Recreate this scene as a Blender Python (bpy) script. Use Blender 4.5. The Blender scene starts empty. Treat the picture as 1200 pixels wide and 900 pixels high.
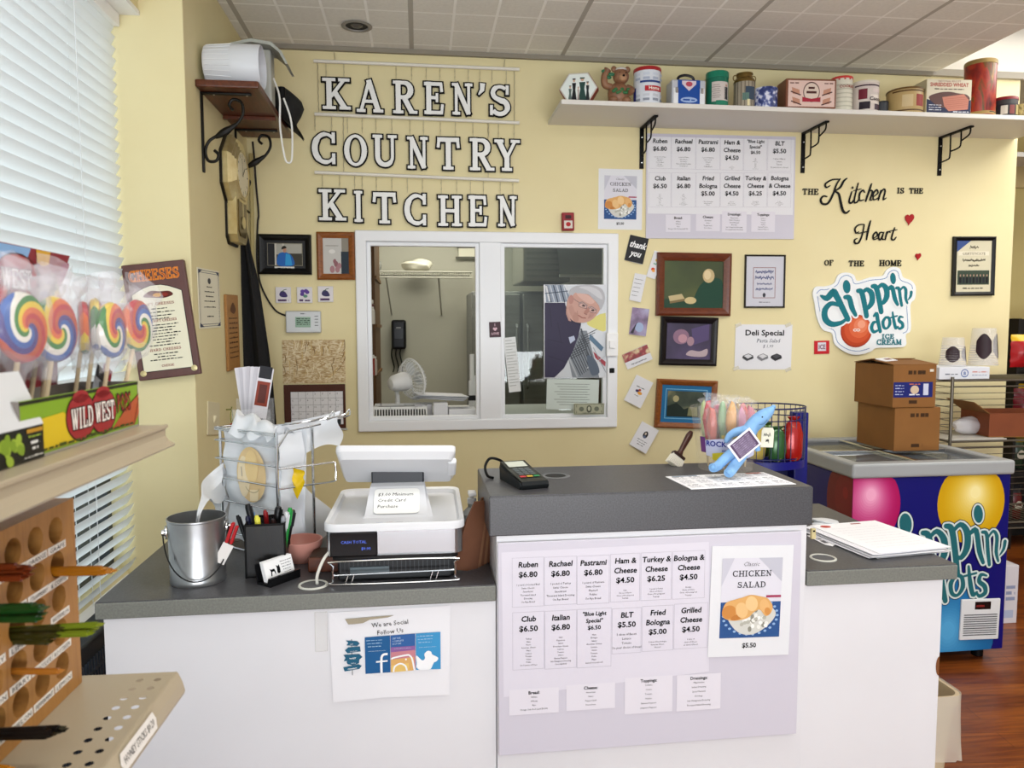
import bpy, bmesh, math, random
from mathutils import Matrix, Vector
random.seed(7)
C = bpy.context.scene.collection
SC = bpy.context.scene
PI = math.pi

# ------------------------------------------------------------------ camera
F_PX, PITCH, YAW, ROLL = 877.4, 0.075582, 0.1231193, -0.0024105
H = 1.5                                   # eye height
CAM = Vector((0, 0, H))
_f = Vector((math.sin(YAW)*math.cos(PITCH), math.cos(YAW)*math.cos(PITCH), -math.sin(PITCH)))
_r = Vector((math.cos(YAW), -math.sin(YAW), 0)); _u = _r.cross(_f)
_c, _s = math.cos(ROLL), math.sin(ROLL)
RT = _c*_r + _s*_u; UP = -_s*_r + _c*_u; FW = _f
cam_d = bpy.data.cameras.new('camera'); cam = bpy.data.objects.new('camera', cam_d); C.objects.link(cam)
cam.matrix_world = Matrix(((RT.x, UP.x, -FW.x, 0), (RT.y, UP.y, -FW.y, 0), (RT.z, UP.z, -FW.z, H), (0, 0, 0, 1)))
cam_d.sensor_fit = 'HORIZONTAL'; cam_d.sensor_width = 36; cam_d.lens = F_PX/1200*36; cam_d.clip_start = .05
SC.camera = cam
cam_d.dof.use_dof = True; cam_d.dof.focus_distance = 2.2; cam_d.dof.aperture_fstop = 8.5

# ------------------------------------------------------------------ light and exposure
world = bpy.data.worlds.new('daylight'); SC.world = world; world.use_nodes = True
_b = world.node_tree.nodes['Background']; _b.inputs['Color'].default_value = (.88, .94, 1, 1); _b.inputs['Strength'].default_value = 1.1
vs = SC.view_settings; vs.view_transform = 'Standard'; vs.look = 'None'; vs.gamma = 1; vs.exposure = -.06; vs.use_curve_mapping = False

def area(name, loc, rot, sx, sy, power, col=(1, 1, 1)):
    l = bpy.data.lights.new(name, 'AREA'); l.shape = 'RECTANGLE'; l.size = sx; l.size_y = sy; l.energy = power; l.color = col
    o = bpy.data.objects.new(name, l); C.objects.link(o); o.location = loc; o.rotation_euler = rot
    return o
area('ceiling_lamp_shop', (.9, 1.5, 2.80), (0, 0, 0), 1.4, .6, 26, (1, .98, .95))
area('ceiling_lamp_entrance', (.6, -1.2, 2.80), (0, 0, 0), 1.2, .6, 14, (1, .98, .95))
area('ceiling_lamp_aisle', (3.6, 2.4, 2.92), (0, 0, 0), .8, 2.4, 30, (1, .98, .94))
area('window_daylight', (-1.7, 1.4, 1.8), (0, math.radians(-90), 0), 2.4, 3.6, 46, (.94, .97, 1))
area('ceiling_fill_light', (-.2, -3.0, .7), (math.radians(148), 0, 0), 5, 1.6, 330, (.93, .96, 1))  # fill lamp added unseen behind the camera, aimed up to brighten the ceiling
area('kitchen_lamp', (.2, 5.4, 2.5), (0, 0, 0), 1.2, .6, 21, (1, .98, .88))

# ------------------------------------------------------------------ materials
def lin(h):
    h = h.lstrip('#'); o = []
    for i in (0, 2, 4):
        c = int(h[i:i+2], 16)/255
        o.append(c/12.92 if c <= .04045 else ((c+.055)/1.055)**2.4)
    return (*o, 1)
_mats = {}
def M(col, rough=.5, metal=0, emit=0, alpha=1, trans=0, spec=.28):
    k = (col, rough, metal, emit, alpha, trans, spec)
    if k in _mats: return _mats[k]
    m = bpy.data.materials.new('m_%s' % col.strip('#')); m.use_nodes = True
    p = m.node_tree.nodes['Principled BSDF']
    p.inputs['Base Color'].default_value = lin(col); p.inputs['Roughness'].default_value = rough; p.inputs['Metallic'].default_value = metal
    p.inputs['Specular IOR Level'].default_value = spec
    if emit: p.inputs['Emission Color'].default_value = lin(col); p.inputs['Emission Strength'].default_value = emit
    if trans: p.inputs['Transmission Weight'].default_value = trans
    if alpha < 1: p.inputs['Alpha'].default_value = alpha
    _mats[k] = m
    return m
def nodes(m): return m.node_tree.nodes, m.node_tree.links, m.node_tree.nodes['Principled BSDF']
def ramp(n, stops, mode='LINEAR'):
    r = n.new('ShaderNodeValToRGB'); r.color_ramp.interpolation = mode
    while len(r.color_ramp.elements) < len(stops): r.color_ramp.elements.new(.5)
    for e, (p, c) in zip(r.color_ramp.elements, stops): e.position = p; e.color = lin(c)
    return r
def noisy(name, stops, scale=20, rough=.5, metal=0, stretch=(1, 1, 1), detail=4, bump=0, kind='noise', dist=0, spec=.5):
    m = bpy.data.materials.new(name); m.use_nodes = True; n, l, p = nodes(m)
    tc = n.new('ShaderNodeTexCoord'); mp = n.new('ShaderNodeMapping'); mp.inputs['Scale'].default_value = stretch
    l.new(tc.outputs['Object'], mp.inputs[0])
    if kind == 'wave':
        t = n.new('ShaderNodeTexWave'); t.inputs['Distortion'].default_value = dist; t.inputs['Detail'].default_value = detail; o = t.outputs['Fac']
    elif kind == 'voronoi':
        t = n.new('ShaderNodeTexVoronoi'); o = t.outputs['Distance']
    else:
        t = n.new('ShaderNodeTexNoise'); t.inputs['Detail'].default_value = detail; t.inputs['Distortion'].default_value = dist; o = t.outputs[0]
    t.inputs['Scale'].default_value = scale; l.new(mp.outputs[0], t.inputs['Vector'])
    r = ramp(n, stops); l.new(o, r.inputs[0]); l.new(r.outputs[0], p.inputs['Base Color'])
    p.inputs['Roughness'].default_value = rough; p.inputs['Metallic'].default_value = metal; p.inputs['Specular IOR Level'].default_value = spec
    if bump:
        b = n.new('ShaderNodeBump'); b.inputs['Strength'].default_value = bump; b.inputs['Distance'].default_value = .004
        l.new(o, b.inputs['Height']); l.new(b.outputs[0], p.inputs['Normal'])
    return m
def film(name, col, fac, rough=.15):
    m = bpy.data.materials.new(name); m.use_nodes = True; n, l, p = nodes(m)
    p.inputs['Base Color'].default_value = lin(col); p.inputs['Roughness'].default_value = rough
    t = n.new('ShaderNodeBsdfTransparent'); x = n.new('ShaderNodeMixShader'); x.inputs[0].default_value = fac
    l.new(t.outputs[0], x.inputs[1]); l.new(p.outputs[0], x.inputs[2]); l.new(x.outputs[0], n['Material Output'].inputs[0])
    return m
YEL = noisy('yellow_paint', [(.3, '#dfd2a2'), (.7, '#e3d7a9')], 3, .62, bump=.02)
PIERM = YEL
LAM = noisy('grey_laminate', [(.35, '#3c3c3f'), (.5, '#444447'), (.65, '#4c4c50')], 260, .38, detail=2)
LAMEDGE = noisy('grey_laminate_edge', [(.35, '#6d6f69'), (.65, '#797b74')], 200, .45, detail=2)
WHITEP = noisy('white_panel', [(.3, '#dbdbdf'), (.7, '#e0e0e4')], 2.5, .45)
WALNUT = noisy('walnut', [(.2, '#3a1a0e'), (.8, '#6b3318')], 5, .35, stretch=(14, 1.5, 14), dist=1)
OAK = noisy('oak_frame', [(.2, '#6e3a14'), (.8, '#9a5a24')], 8, .35, stretch=(3, 12, 12), dist=1)
REDWOOD = noisy('redwood_frame', [(.2, '#4f200f'), (.8, '#74371a')], 8, .3, stretch=(3, 12, 12), dist=1)
PINE = noisy('pine', [(.2, '#93652f'), (.55, '#a8773c'), (.8, '#8d5e28')], 7, .5, stretch=(8, 14, 1.2), dist=1.2)
CARD = noisy('cardboard', [(.3, '#7c4f1c'), (.7, '#865722')], 6, .75)
CARDIN = M('#b08a58', .8)
STEEL = noisy('galvanised', [(.3, '#9a9b9c'), (.7, '#b4b6b7')], 9, .32, .85, detail=6)
INOX = noisy('stainless', [(.3, '#a3a5a4'), (.7, '#b3b5b3')], 5, .35, .7, stretch=(1, 1, 14))
CHROME = M('#d0d2d4', .14, 1)
BLACK = M('#060607', .45, spec=.15); INK = M('#0a0a0c', .8, spec=.1); IRON = M('#15130f', .45, .3)
WHITE = M('#f0f0f0', .5); PAPER = M('#e2e2e6', .7); LILAC = M('#ccc9d5', .3); VINYL = M('#e0e2e6', .35)
GOLD = noisy('brass', [(.3, '#c0ab74'), (.7, '#ddd0a0')], 12, .3, .55)
GREYINK = M('#66666c', .8); REDM = M('#b01c22', .5); TAN = M('#ab9e86', .4); TEAL = M('#12707c', .4); NAVY = M('#060766', .35)
CLEAR = film('clear_film', '#f4f4f6', .13, .12); CLOUDY = film('cloudy_film', '#f0f0f4', .45, .2)
CUPF = film('clear_cup_plastic', '#e6e6ea', .3, .1)
PLBAG = film('white_poly_bag', '#dde1e6', .9, .35)
GLASSM = bpy.data.materials.new('window_glass'); GLASSM.use_nodes = True
_n, _l, _p = nodes(GLASSM); _t = _n.new('ShaderNodeBsdfTransparent'); _t.inputs[0].default_value = (.86, .9, .88, 1)
_g = _n.new('ShaderNodeBsdfGlossy'); _g.inputs['Roughness'].default_value = .02
_x = _n.new('ShaderNodeMixShader'); _x.inputs[0].default_value = .035
_l.new(_t.outputs[0], _x.inputs[1]); _l.new(_g.outputs[0], _x.inputs[2]); _l.new(_x.outputs[0], _n['Material Output'].inputs[0])

# ------------------------------------------------------------------ glyphs of the built-in typeface
_dg = bpy.context.evaluated_depsgraph_get
_glyph = {}
_cu = bpy.data.curves.new('glyph', 'FONT'); _ob = bpy.data.objects.new('glyph', _cu); C.objects.link(_ob)
def _text_mesh(s, off, res):
    _cu.body = s; _cu.offset = off; _cu.resolution_u = res
    bpy.context.view_layer.update()
    e = _ob.evaluated_get(_dg()); me = e.to_mesh()
    v = [(p.co.x, p.co.y) for p in me.vertices]; f = [tuple(p.vertices) for p in me.polygons]
    e.to_mesh_clear()
    return v, f
def _w(s):
    v, f = _text_mesh(s, 0, 1); xs = [a for a, b in v]
    return max(xs)-min(xs)
_II = _w('II')
def glyph(ch, bold, res):
    k = (ch, bold, res)
    if k not in _glyph:
        adv = _w('I'+ch+'I') - _II
        v, f = ([], []) if ch == ' ' else _text_mesh(ch, .026 if bold else 0, res)
        _glyph[k] = (v, f, adv)
    return _glyph[k]
CHARS = "ABCDEFGHIJKLMNOPQRSTUVWXYZabcdefghijklmnopqrstuvwxyz0123456789$.,&:'\"-!/+() "
for ch in CHARS: glyph(ch, False, 1); glyph(ch, True, 2)
bpy.data.objects.remove(_ob)

# ------------------------------------------------------------------ mesh builder
class MB:
    def __init__(s): s.v = []; s.f = []; s.m = []; s.sm = []; s.mats = []; s.T = Matrix.Identity(4); s.j = 0; s.jb = 0
    def mi(s, m):
        if m not in s.mats: s.mats.append(m)
        return s.mats.index(m)
    def add(s, vs, fs, m, smooth=False):
        o = len(s.v); T = s.T
        s.v += [tuple(T @ Vector(p)) for p in vs]; k = s.mi(m)
        for f in fs: s.f.append(tuple(i+o for i in f)); s.m.append(k); s.sm.append(smooth)
    def bm(s, b, m, smooth=False):
        b.verts.ensure_lookup_table(); b.verts.index_update()
        s.add([v.co for v in b.verts], [tuple(v.index for v in f.verts) for f in b.faces], m, smooth); b.free()
    def box(s, x0, x1, y0, y1, z0, z1, m, bev=0, seg=2):
        s.jb = (s.jb+1) % 9; e = s.jb*2.5e-5; x0 -= e; x1 += e; y0 -= e; y1 += e; z0 -= e if z0 else 0; z1 += e
        b = bmesh.new(); bmesh.ops.create_cube(b, size=1)
        for v in b.verts: v.co = (x0+(v.co.x+.5)*(x1-x0), y0+(v.co.y+.5)*(y1-y0), z0+(v.co.z+.5)*(z1-z0))
        if bev: bmesh.ops.bevel(b, geom=b.edges[:], offset=bev, segments=seg, affect='EDGES', profile=.5)
        bmesh.ops.recalc_face_normals(b, faces=b.faces[:])
        s.bm(b, m, False); return s
    def tube(s, pts, r, m, n=8, closed=False, cap=True):
        pts = [Vector(p) for p in pts]; N = len(pts); rs = r if isinstance(r, (list, tuple)) else [r]*N
        t = []
        for i in range(N):
            a = pts[(i-1) % N] if (i or closed) else pts[0]; b = pts[(i+1) % N] if (i < N-1 or closed) else pts[-1]
            d = (b-a); t.append(d.normalized() if d.length > 1e-9 else Vector((0, 0, 1)))
        q = Vector((0, 0, 1)) if abs(t[0].z) < .9 else Vector((1, 0, 0))
        u = (q-t[0]*q.dot(t[0])).normalized(); vs = []
        for i in range(N):
            u = u-t[i]*u.dot(t[i]); u = u.normalized() if u.length > 1e-6 else t[i].orthogonal().normalized()
            w = t[i].cross(u)
            for k in range(n):
                a = 2*PI*k/n; vs.append(pts[i]+(u*math.cos(a)+w*math.sin(a))*rs[i])
        fs = []
        for i in range(N if closed else N-1):
            j = (i+1) % N
            for k in range(n): fs.append((i*n+k, i*n+(k+1) % n, j*n+(k+1) % n, j*n+k))
        if cap and not closed: fs += [tuple(range(n-1, -1, -1)), tuple((N-1)*n+k for k in range(n))]
        s.add(vs, fs, m, True); return s
    def lathe(s, prof, m, n=28, sx=1, sy=1, smooth=True, a0=0, a1=2*PI):
        full = abs(a1-a0-2*PI) < 1e-6; cols = n if full else n+1; vs = []
        for r, z in prof:
            for k in range(cols):
                a = a0+(a1-a0)*k/n; vs.append((r*math.cos(a)*sx, r*math.sin(a)*sy, z))
        fs = []
        for i in range(len(prof)-1):
            for k in range(n):
                k2 = (k+1) % cols; fs.append((i*cols+k, i*cols+k2, (i+1)*cols+k2, (i+1)*cols+k))
        s.add(vs, fs, m, smooth); return s
    def cyl(s, r, z0, z1, m, n=24, r2=None, sx=1, sy=1, bev=0):
        r2 = r if r2 is None else r2
        if bev: p = [(1e-5, z0), (r-bev, z0), (r, z0+bev), (r2, z1-bev), (r2-bev, z1), (1e-5, z1)]
        else: p = [(1e-5, z0), (r, z0), (r, z0), (r2, z1), (r2, z1), (1e-5, z1)]
        s.lathe(p, m, n, sx, sy, smooth=True); return s
    def prism(s, p, z0, z1, m, back=True):
        n = len(p); a = sum(p[i][0]*p[(i+1) % n][1]-p[(i+1) % n][0]*p[i][1] for i in range(n))
        if a < 0: p = p[::-1]
        vs = [(x, y, z0) for x, y in p]+[(x, y, z1) for x, y in p]
        fs = [tuple(range(n, 2*n))]+[(i, (i+1) % n, n+(i+1) % n, n+i) for i in range(n)]
        if back: fs.append(tuple(range(n-1, -1, -1)))
        s.add(vs, fs, m); return s
    def poly(s, p, z, m):
        n = len(p); a = sum(p[i][0]*p[(i+1) % n][1]-p[(i+1) % n][0]*p[i][1] for i in range(n))
        if a < 0: p = p[::-1]
        s.add([(x, y, z) for x, y in p], [tuple(range(n))], m); return s
    def rect(s, x0, y0, x1, y1, z, m): return s.poly([(x0, y0), (x1, y0), (x1, y1), (x0, y1)], z, m)
    def ell(s, cx, cy, rx, ry, z, m, rot=0, n=20):
        c, d = math.cos(rot), math.sin(rot)
        return s.poly([(cx+rx*math.cos(a)*c-ry*math.sin(a)*d, cy+rx*math.cos(a)*d+ry*math.sin(a)*c) for a in [2*PI*k/n for k in range(n)]], z, m)
    def stroke(s, pts, w, z, m, z1=None, closed=False, rnd=False):
        """a flat (or, with z1, solid) ribbon of width w along pts"""
        s.j = (s.j+1) % 12; z += s.j*2e-5; z1 = None if z1 is None else z1+s.j*2e-5
        N = len(pts); ws = list(w) if isinstance(w, (list, tuple)) else [w]*N; L = []; R = []
        if len(ws) != N:
            q0 = len(ws)-1; ws = [ws[min(int(i*q0/(N-1)), q0)] for i in range(N)]
        P = [Vector(p) for p in pts]
        for i in range(N):
            a = P[i-1] if (i or closed) else P[i]; b = P[(i+1) % N] if (i < N-1 or closed) else P[i]
            d1 = (P[i]-a); d2 = (b-P[i])
            d1 = d1.normalized() if d1.length > 1e-9 else d2.normalized(); d2 = d2.normalized() if d2.length > 1e-9 else d1
            d = d1+d2; d = d.normalized() if d.length > 1e-6 else d1
            nrm = Vector((-d.y, d.x)); k = min(1.6, 1/max(.3, d.dot(d1)))
            L.append(P[i]+nrm*ws[i]/2*k); R.append(P[i]-nrm*ws[i]/2*k)
        q = N if closed else N-1
        for i in range(q):
            j = (i+1) % N
            quad = [tuple(R[i]), tuple(R[j]), tuple(L[j]), tuple(L[i])]
            e = [4e-7*i, 4e-7*j, 4e-7*j, 4e-7*i]
            if z1 is None: s.add([(x, y, z+d) for (x, y), d in zip(quad, e)], [(0, 1, 2, 3)], m)
            else: s.add([(x, y, z) for x, y in quad]+[(x, y, z1+d) for (x, y), d in zip(quad, e)], [(4, 5, 6, 7), (0, 1, 5, 4), (2, 3, 7, 6), (1, 2, 6, 5), (3, 0, 4, 7)], m)
        if rnd:
            for i in ((0, N-1) if not closed else ()): s.ell(P[i].x, P[i].y, ws[i]/2, ws[i]/2, (z if z1 is None else z1)+(-1e-5 if i else 1e-5)-2e-6, m, n=10)
        return s
    def text(s, t, x, y, h, m, z=.0005, al='c', shear=0, bold=False, rot=0, sx=1, gap=0, W=None):
        """x, y is the baseline; h the capital height; W fits the line to a width"""
        k = h/.73; res = 2 if bold else 1; gl = [glyph(ch, bold, res) for ch in t]
        tot = sum(g[2] for g in gl)*k*sx+gap*(len(t)-1)
        if W: sx *= W/tot; gap *= W/tot; tot = W
        x0 = {'c': -tot/2, 'l': 0, 'r': -tot}[al]; c, d = math.cos(rot), math.sin(rot)
        for v, f, adv in gl:
            if v:
                pts = []
                for a, b in v:
                    px = x0+(a+shear*b)*k*sx; py = b*k
                    pts.append((x+px*c-py*d, y+px*d+py*c, z))
                s.add(pts, f, m)
            x0 += adv*k*sx+gap
        return s
    def dash(s, x, y, w, h, m, z, seed=0, al='c'):
        """a line of writing too small to read: a row of word-long dashes"""
        R = random.Random(seed); a = x-w/2 if al == 'c' else x; e = a+w
        while a < e:
            L = min(R.uniform(1.2, 4)*h, e-a); s.rect(a, y, a+L, y+h*R.uniform(.5, .9), z, m); a += L+h*.7
        return s
    def scrawl(s, x, y, w, h, m, z, seed=0, wd=None):
        R = random.Random(seed); n = max(6, int(w/h*5)); s.stroke(sm([(x-w/2+w*i/n, y+h*(R.uniform(.5, 1) if i % 2 else R.uniform(-.1, .4))) for i in range(n+1)], 3), wd or h*.14, z, m); return s
    def build(s, name, parent=None, mat=None, loc=None, kind=None):
        me = bpy.data.meshes.new(name); me.from_pydata(s.v, [], s.f)
        for m in s.mats: me.materials.append(m)
        me.polygons.foreach_set('material_index', s.m); me.polygons.foreach_set('use_smooth', s.sm); me.update()
        if any(s.sm):
            try: me.set_sharp_from_angle(angle=math.radians(42))
            except Exception: pass
        o = bpy.data.objects.new(name, me); C.objects.link(o)
        if parent: o.parent = parent
        if mat is not None: o.matrix_world = mat
        elif loc is not None: o.location = loc
        if kind: o['kind'] = kind
        return o
def arc(cx, cy, rx, ry, a0, a1, n=14): return [(cx+rx*math.cos(math.radians(a0+(a1-a0)*i/n)), cy+ry*math.sin(math.radians(a0+(a1-a0)*i/n))) for i in range(n+1)]
def sm(pts, n=5, closed=False):
    """Catmull-Rom through the points, any dimension"""
    P = [Vector(p) for p in pts]; N = len(P); out = []
    for i in range(N if closed else N-1):
        g = (lambda k: P[k % N]) if closed else (lambda k: P[max(0, min(N-1, k))])
        a, b, c, d = g(i-1), g(i), g(i+1), g(i+2)
        for k in range(n):
            t = k/n; out.append(.5*((2*b)+(c-a)*t+(2*a-5*b+4*c-d)*t*t+(3*b-a-3*c+d)*t**3))
    if not closed: out.append(P[-1])
    return [tuple(p) for p in out]
def tag(o, label, cat, group=None, kind=None):
    o['label'] = label; o['category'] = cat
    if group: o['group'] = group
    if kind: o['kind'] = kind
    return o
def thing(name, label, cat, loc=(0, 0, 0), rz=0, mat=None, group=None):
    o = bpy.data.objects.new(name, None); C.objects.link(o); o.empty_display_size = .05
    if mat is not None: o.matrix_world = mat
    else: o.location = loc; o.rotation_euler = (0, 0, rz)
    return tag(o, label, cat, group)
def copy_tree(o, mat=None, label=None, loc=None, parent=None):
    c = o.copy(); C.objects.link(c)
    if parent: c.parent = parent
    if mat is not None: c.matrix_world = mat
    if loc is not None: c.location = loc
    if label: c['label'] = label
    for ch in o.children: copy_tree(ch, parent=c)
    return c
def struct(name, mb, **k): return mb.build(name, kind='structure', **k)

# ------------------------------------------------------------------ from the photograph's pixels to points on known planes
def ray(u, v): return FW + RT*((u-600)/F_PX) - UP*((v-450)/F_PX)
def U(u, v, P, n):
    d = ray(u, v); P = Vector(P); n = Vector(n); return CAM + d*((P-CAM).dot(n)/d.dot(n))
def aY(u, v, y): return U(u, v, (0, y, 0), (0, 1, 0))
def aZ(u, v, z): return U(u, v, (0, 0, z), (0, 0, 1))
def aX(u, v, x): return U(u, v, (x, 0, 0), (1, 0, 0))
class Fr:
    """a rectangle's frame on a plane from three of its corners: x right, y up, z towards the room"""
    def __init__(s, P, n, tl, tr, bl, off=0, zoom=None):
        s.zoom = zoom; s.P = Vector(P); s.n = Vector(n).normalized(); s.P = s.P+s.n*off
        a, b, c = [s.un(*q) for q in (tl, tr, bl)]
        ex = (b-a).normalized(); ey = s.n.cross(ex); s.w = (b-a).length; s.h = (a-c).dot(ey)
        o = a+ex*s.w/2-ey*s.h/2
        s.mat = Matrix(((ex.x, ey.x, s.n.x, o.x), (ex.y, ey.y, s.n.y, o.y), (ex.z, ey.z, s.n.z, o.z), (0, 0, 0, 1)))
        s.inv = s.mat.inverted()
    def un(s, u, v):
        if s.zoom: u, v = s.zoom[0]+u/s.zoom[2], s.zoom[1]+v/s.zoom[2]
        return U(u, v, s.P, s.n)
    def l(s, u, v): p = s.inv @ s.un(u, v); return (p.x, p.y)
    def ls(s, pts): return [s.l(*p) for p in pts]
    def r(s): return (-s.w/2, -s.h/2, s.w/2, s.h/2)
    def at(s, zoom): s.zoom = zoom; return s

W, YC, ZL, ZU, XC, XW, CE = 3.85, 1.87, .84, 1.0715, -.82, -1.06, 2.867
YP = aX(229, 450, XC).y
NB = (0, -1, 0)
def wall(tl, tr, bl, off=.0, zoom=None): return Fr((0, W, 0), NB, tl, tr, bl, off, zoom)
def side(tl, tr, bl, off=.0, zoom=None): return Fr((XC, 0, 0), (1, 0, 0), tl, tr, bl, off, zoom)
def pier(tl, tr, bl, off=.0, zoom=None): return Fr((0, YP, 0), NB, tl, tr, bl, off, zoom)
def front(tl, tr, bl, off=.0, zoom=None): return Fr((0, YC, 0), NB, tl, tr, bl, off, zoom)

# ------------------------------------------------------------------ slab-serif letters, unit height
def _sl(*xs, y0=.05, y1=.95): return [([(x-h, .05 if e == 0 else .95), (x+h, .05 if e == 0 else .95)], .1) for x, h, e in xs]
TK, TN = .17, .105
SLAB = {
 'K': (.95, [([(.24, 0), (.24, 1)], TK), ([(.3, .4), (.74, .95)], TN), ([(.42, .56), (.76, .05)], TK)]+_sl((.24, .22, 0), (.24, .22, 1), (.74, .19, 1), (.77, .19, 0))),
 'A': (.95, [([(.16, .04), (.46, .98)], TN), ([(.44, 1), (.78, .04)], TK), ([(.26, .34), (.66, .34)], .1)]+_sl((.16, .16, 0), (.78, .18, 0))),
 'R': (.95, [([(.22, 0), (.22, 1)], TK), ([(.2, .94), (.46, .94)]+arc(.46, .72, .24, .22, 90, -90, 8)+[(.2, .5)], [.12, .12]+[.13, .15, .17, .19, .19, .19, .17, .15, .13]+[.12]), ([(.44, .5), (.74, .05)], TK)]+_sl((.22, .2, 0), (.12, .1, 1), (.8, .16, 0))),
 'E': (.85, [([(.22, 0), (.22, 1)], TK), ([(.04, .94), (.76, .94)], .12), ([(.22, .52), (.56, .52)], .11), ([(.04, .06), (.78, .06)], .12), ([(.71, .96), (.74, .7)], .1), ([(.55, .38), (.55, .66)], .09), ([(.73, .04), (.77, .32)], .1)]),
 'N': (.95, [([(.2, 0), (.2, .96)], TN), ([(.18, .98), (.76, .03)], TK), ([(.76, .02), (.76, 1)], TN)]+_sl((.2, .17, 0), (.13, .12, 1), (.76, .17, 1))),
 'S': (.8, [(arc(.4, .73, .25, .2, 40, 180, 8)+arc(.4, .73, .25, .2, 180, 250, 4)[1:]+[(.45, .48)]+arc(.4, .28, .27, .22, 60, -60, 8)+arc(.4, .28, .27, .22, -60, -150, 5)[1:], [.11]*5+[.15]*8+[.18]+[.18]*6+[.14]*8), ([(.66, .98), (.66, .68)], .1), ([(.1, .02), (.1, .34)], .1)]),
 "'": (.4, [([(.26, 1), (.24, .78), (.08, .62)], [.2, .16, .05])]),
 'C': (.92, [(arc(.5, .5, .38, .44, 48, 312, 22), [.1]*4+[.14]*4+[.19]*8+[.14]*4+[.1]*3), ([(.78, 1), (.78, .66)], .11), ([(.78, 0), (.78, .34)], .11)]),
 'O': (.92, [(arc(.45, .5, .35, .44, 0, 360, 28), [.18, .18, .17, .15, .13, .11, .1, .1, .1, .11, .13, .15, .17, .18, .18, .18, .17, .15, .13, .11, .1, .1, .1, .11, .13, .15, .17, .18, .18])]),
 'U': (.95, [([(.2, .97), (.2, .34)]+arc(.48, .32, .28, .26, 180, 360, 12)+[(.76, .97)], [TK]*6+[.15]*5+[TN]*4)]+_sl((.2, .18, 1), (.76, .17, 1))),
 'T': (.88, [([(.42, 0), (.42, .95)], TK), ([(.02, .93), (.82, .93)], .14), ([(.08, .94), (.05, .68)], .1), ([(.76, .94), (.79, .68)], .1)]+_sl((.42, .19, 0))),
 'Y': (.92, [([(.14, .97), (.45, .42)], TK), ([(.76, .97), (.45, .42)], TN), ([(.45, 0), (.45, .48)], TK)]+_sl((.16, .17, 1), (.76, .17, 1), (.45, .19, 0))),
 'I': (.5, [([(.22, 0), (.22, 1)], TK)]+_sl((.22, .2, 0), (.22, .2, 1))),
 'H': (1.0, [([(.22, 0), (.22, 1)], TK), ([(.78, 0), (.78, 1)], TK), ([(.22, .5), (.78, .5)], .12)]+_sl((.22, .2, 0), (.22, .2, 1), (.78, .2, 0), (.78, .2, 1))),
 'M': (1.1, [([(.18, 0), (.18, 1)], TN), ([(.18, .97), (.54, .08)], TK), ([(.92, .97), (.54, .08)], TN), ([(.92, 0), (.92, 1)], TK)]+_sl((.18, .16, 0), (.92, .18, 0), (.13, .1, 1), (.97, .1, 1))),
 'F': (.8, [([(.22, 0), (.22, 1)], TK), ([(.04, .94), (.74, .94)], .12), ([(.22, .52), (.54, .52)], .11), ([(.7, .96), (.72, .7)], .1)]+_sl((.22, .2, 0))),
 'L': (.82, [([(.22, 0), (.22, 1)], TK), ([(.04, .06), (.74, .06)], .12), ([(.7, .04), (.73, .34)], .1)]+_sl((.22, .2, 1))),
 'D': (.95, [([(.22, 0), (.22, 1)], TK), ([(.04, .94), (.42, .94)]+arc(.42, .5, .38, .44, 90, -90, 12)+[(.04, .06)], [.11]*4+[.17]*7+[.11]*5)]),
 'W': (1.2, [([(.12, .97), (.36, .03)], TK), ([(.36, .03), (.58, .8)], TN), ([(.54, .97), (.78, .03)], TK), ([(1.02, .97), (.78, .03)], TN)]+_sl((.14, .14, 1), (.56, .1, 1), (1.0, .14, 1))),
}
def slab(mb, t, x, y, h, m, z=.0005, z1=None, w=None, grow=0, gap=.06, al='l', rot=0):
    adv = [SLAB[c][0] if c != ' ' else .5 for c in t]; tot = sum(adv)+gap*(len(t)-1)
    sx = (w/(tot*h)) if w else 1
    ox = {'l': 0, 'c': -tot/2, 'r': -tot}[al]; cc, ss = math.cos(rot), math.sin(rot)
    for c, a in zip(t, adv):
        for pts, wd in (SLAB[c][1] if c != ' ' else []):
            q = [((ox+px)*h*sx, py*h) for px, py in pts]
            q = [(x+a_*cc-b_*ss, y+a_*ss+b_*cc) for a_, b_ in q]
            ww = [k*h*min(1.15, (sx+1)/2)+2*grow for k in wd] if isinstance(wd, list) else wd*h*min(1.15, (sx+1)/2)+2*grow
            if grow:   # lengthen the open ends too
                d0 = (Vector(q[0])-Vector(q[1])).normalized()*grow; d1 = (Vector(q[-1])-Vector(q[-2])).normalized()*grow
                if (Vector(q[0])-Vector(q[-1])).length > .02*h: q = [tuple(Vector(q[0])+d0)]+q[1:-1]+[tuple(Vector(q[-1])+d1)] if len(q) > 2 else [tuple(Vector(q[0])+d0), tuple(Vector(q[-1])+d1)]
            mb.stroke(q, ww, z, m, z1)
        ox += a+gap
    return tot*h*sx

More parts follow.
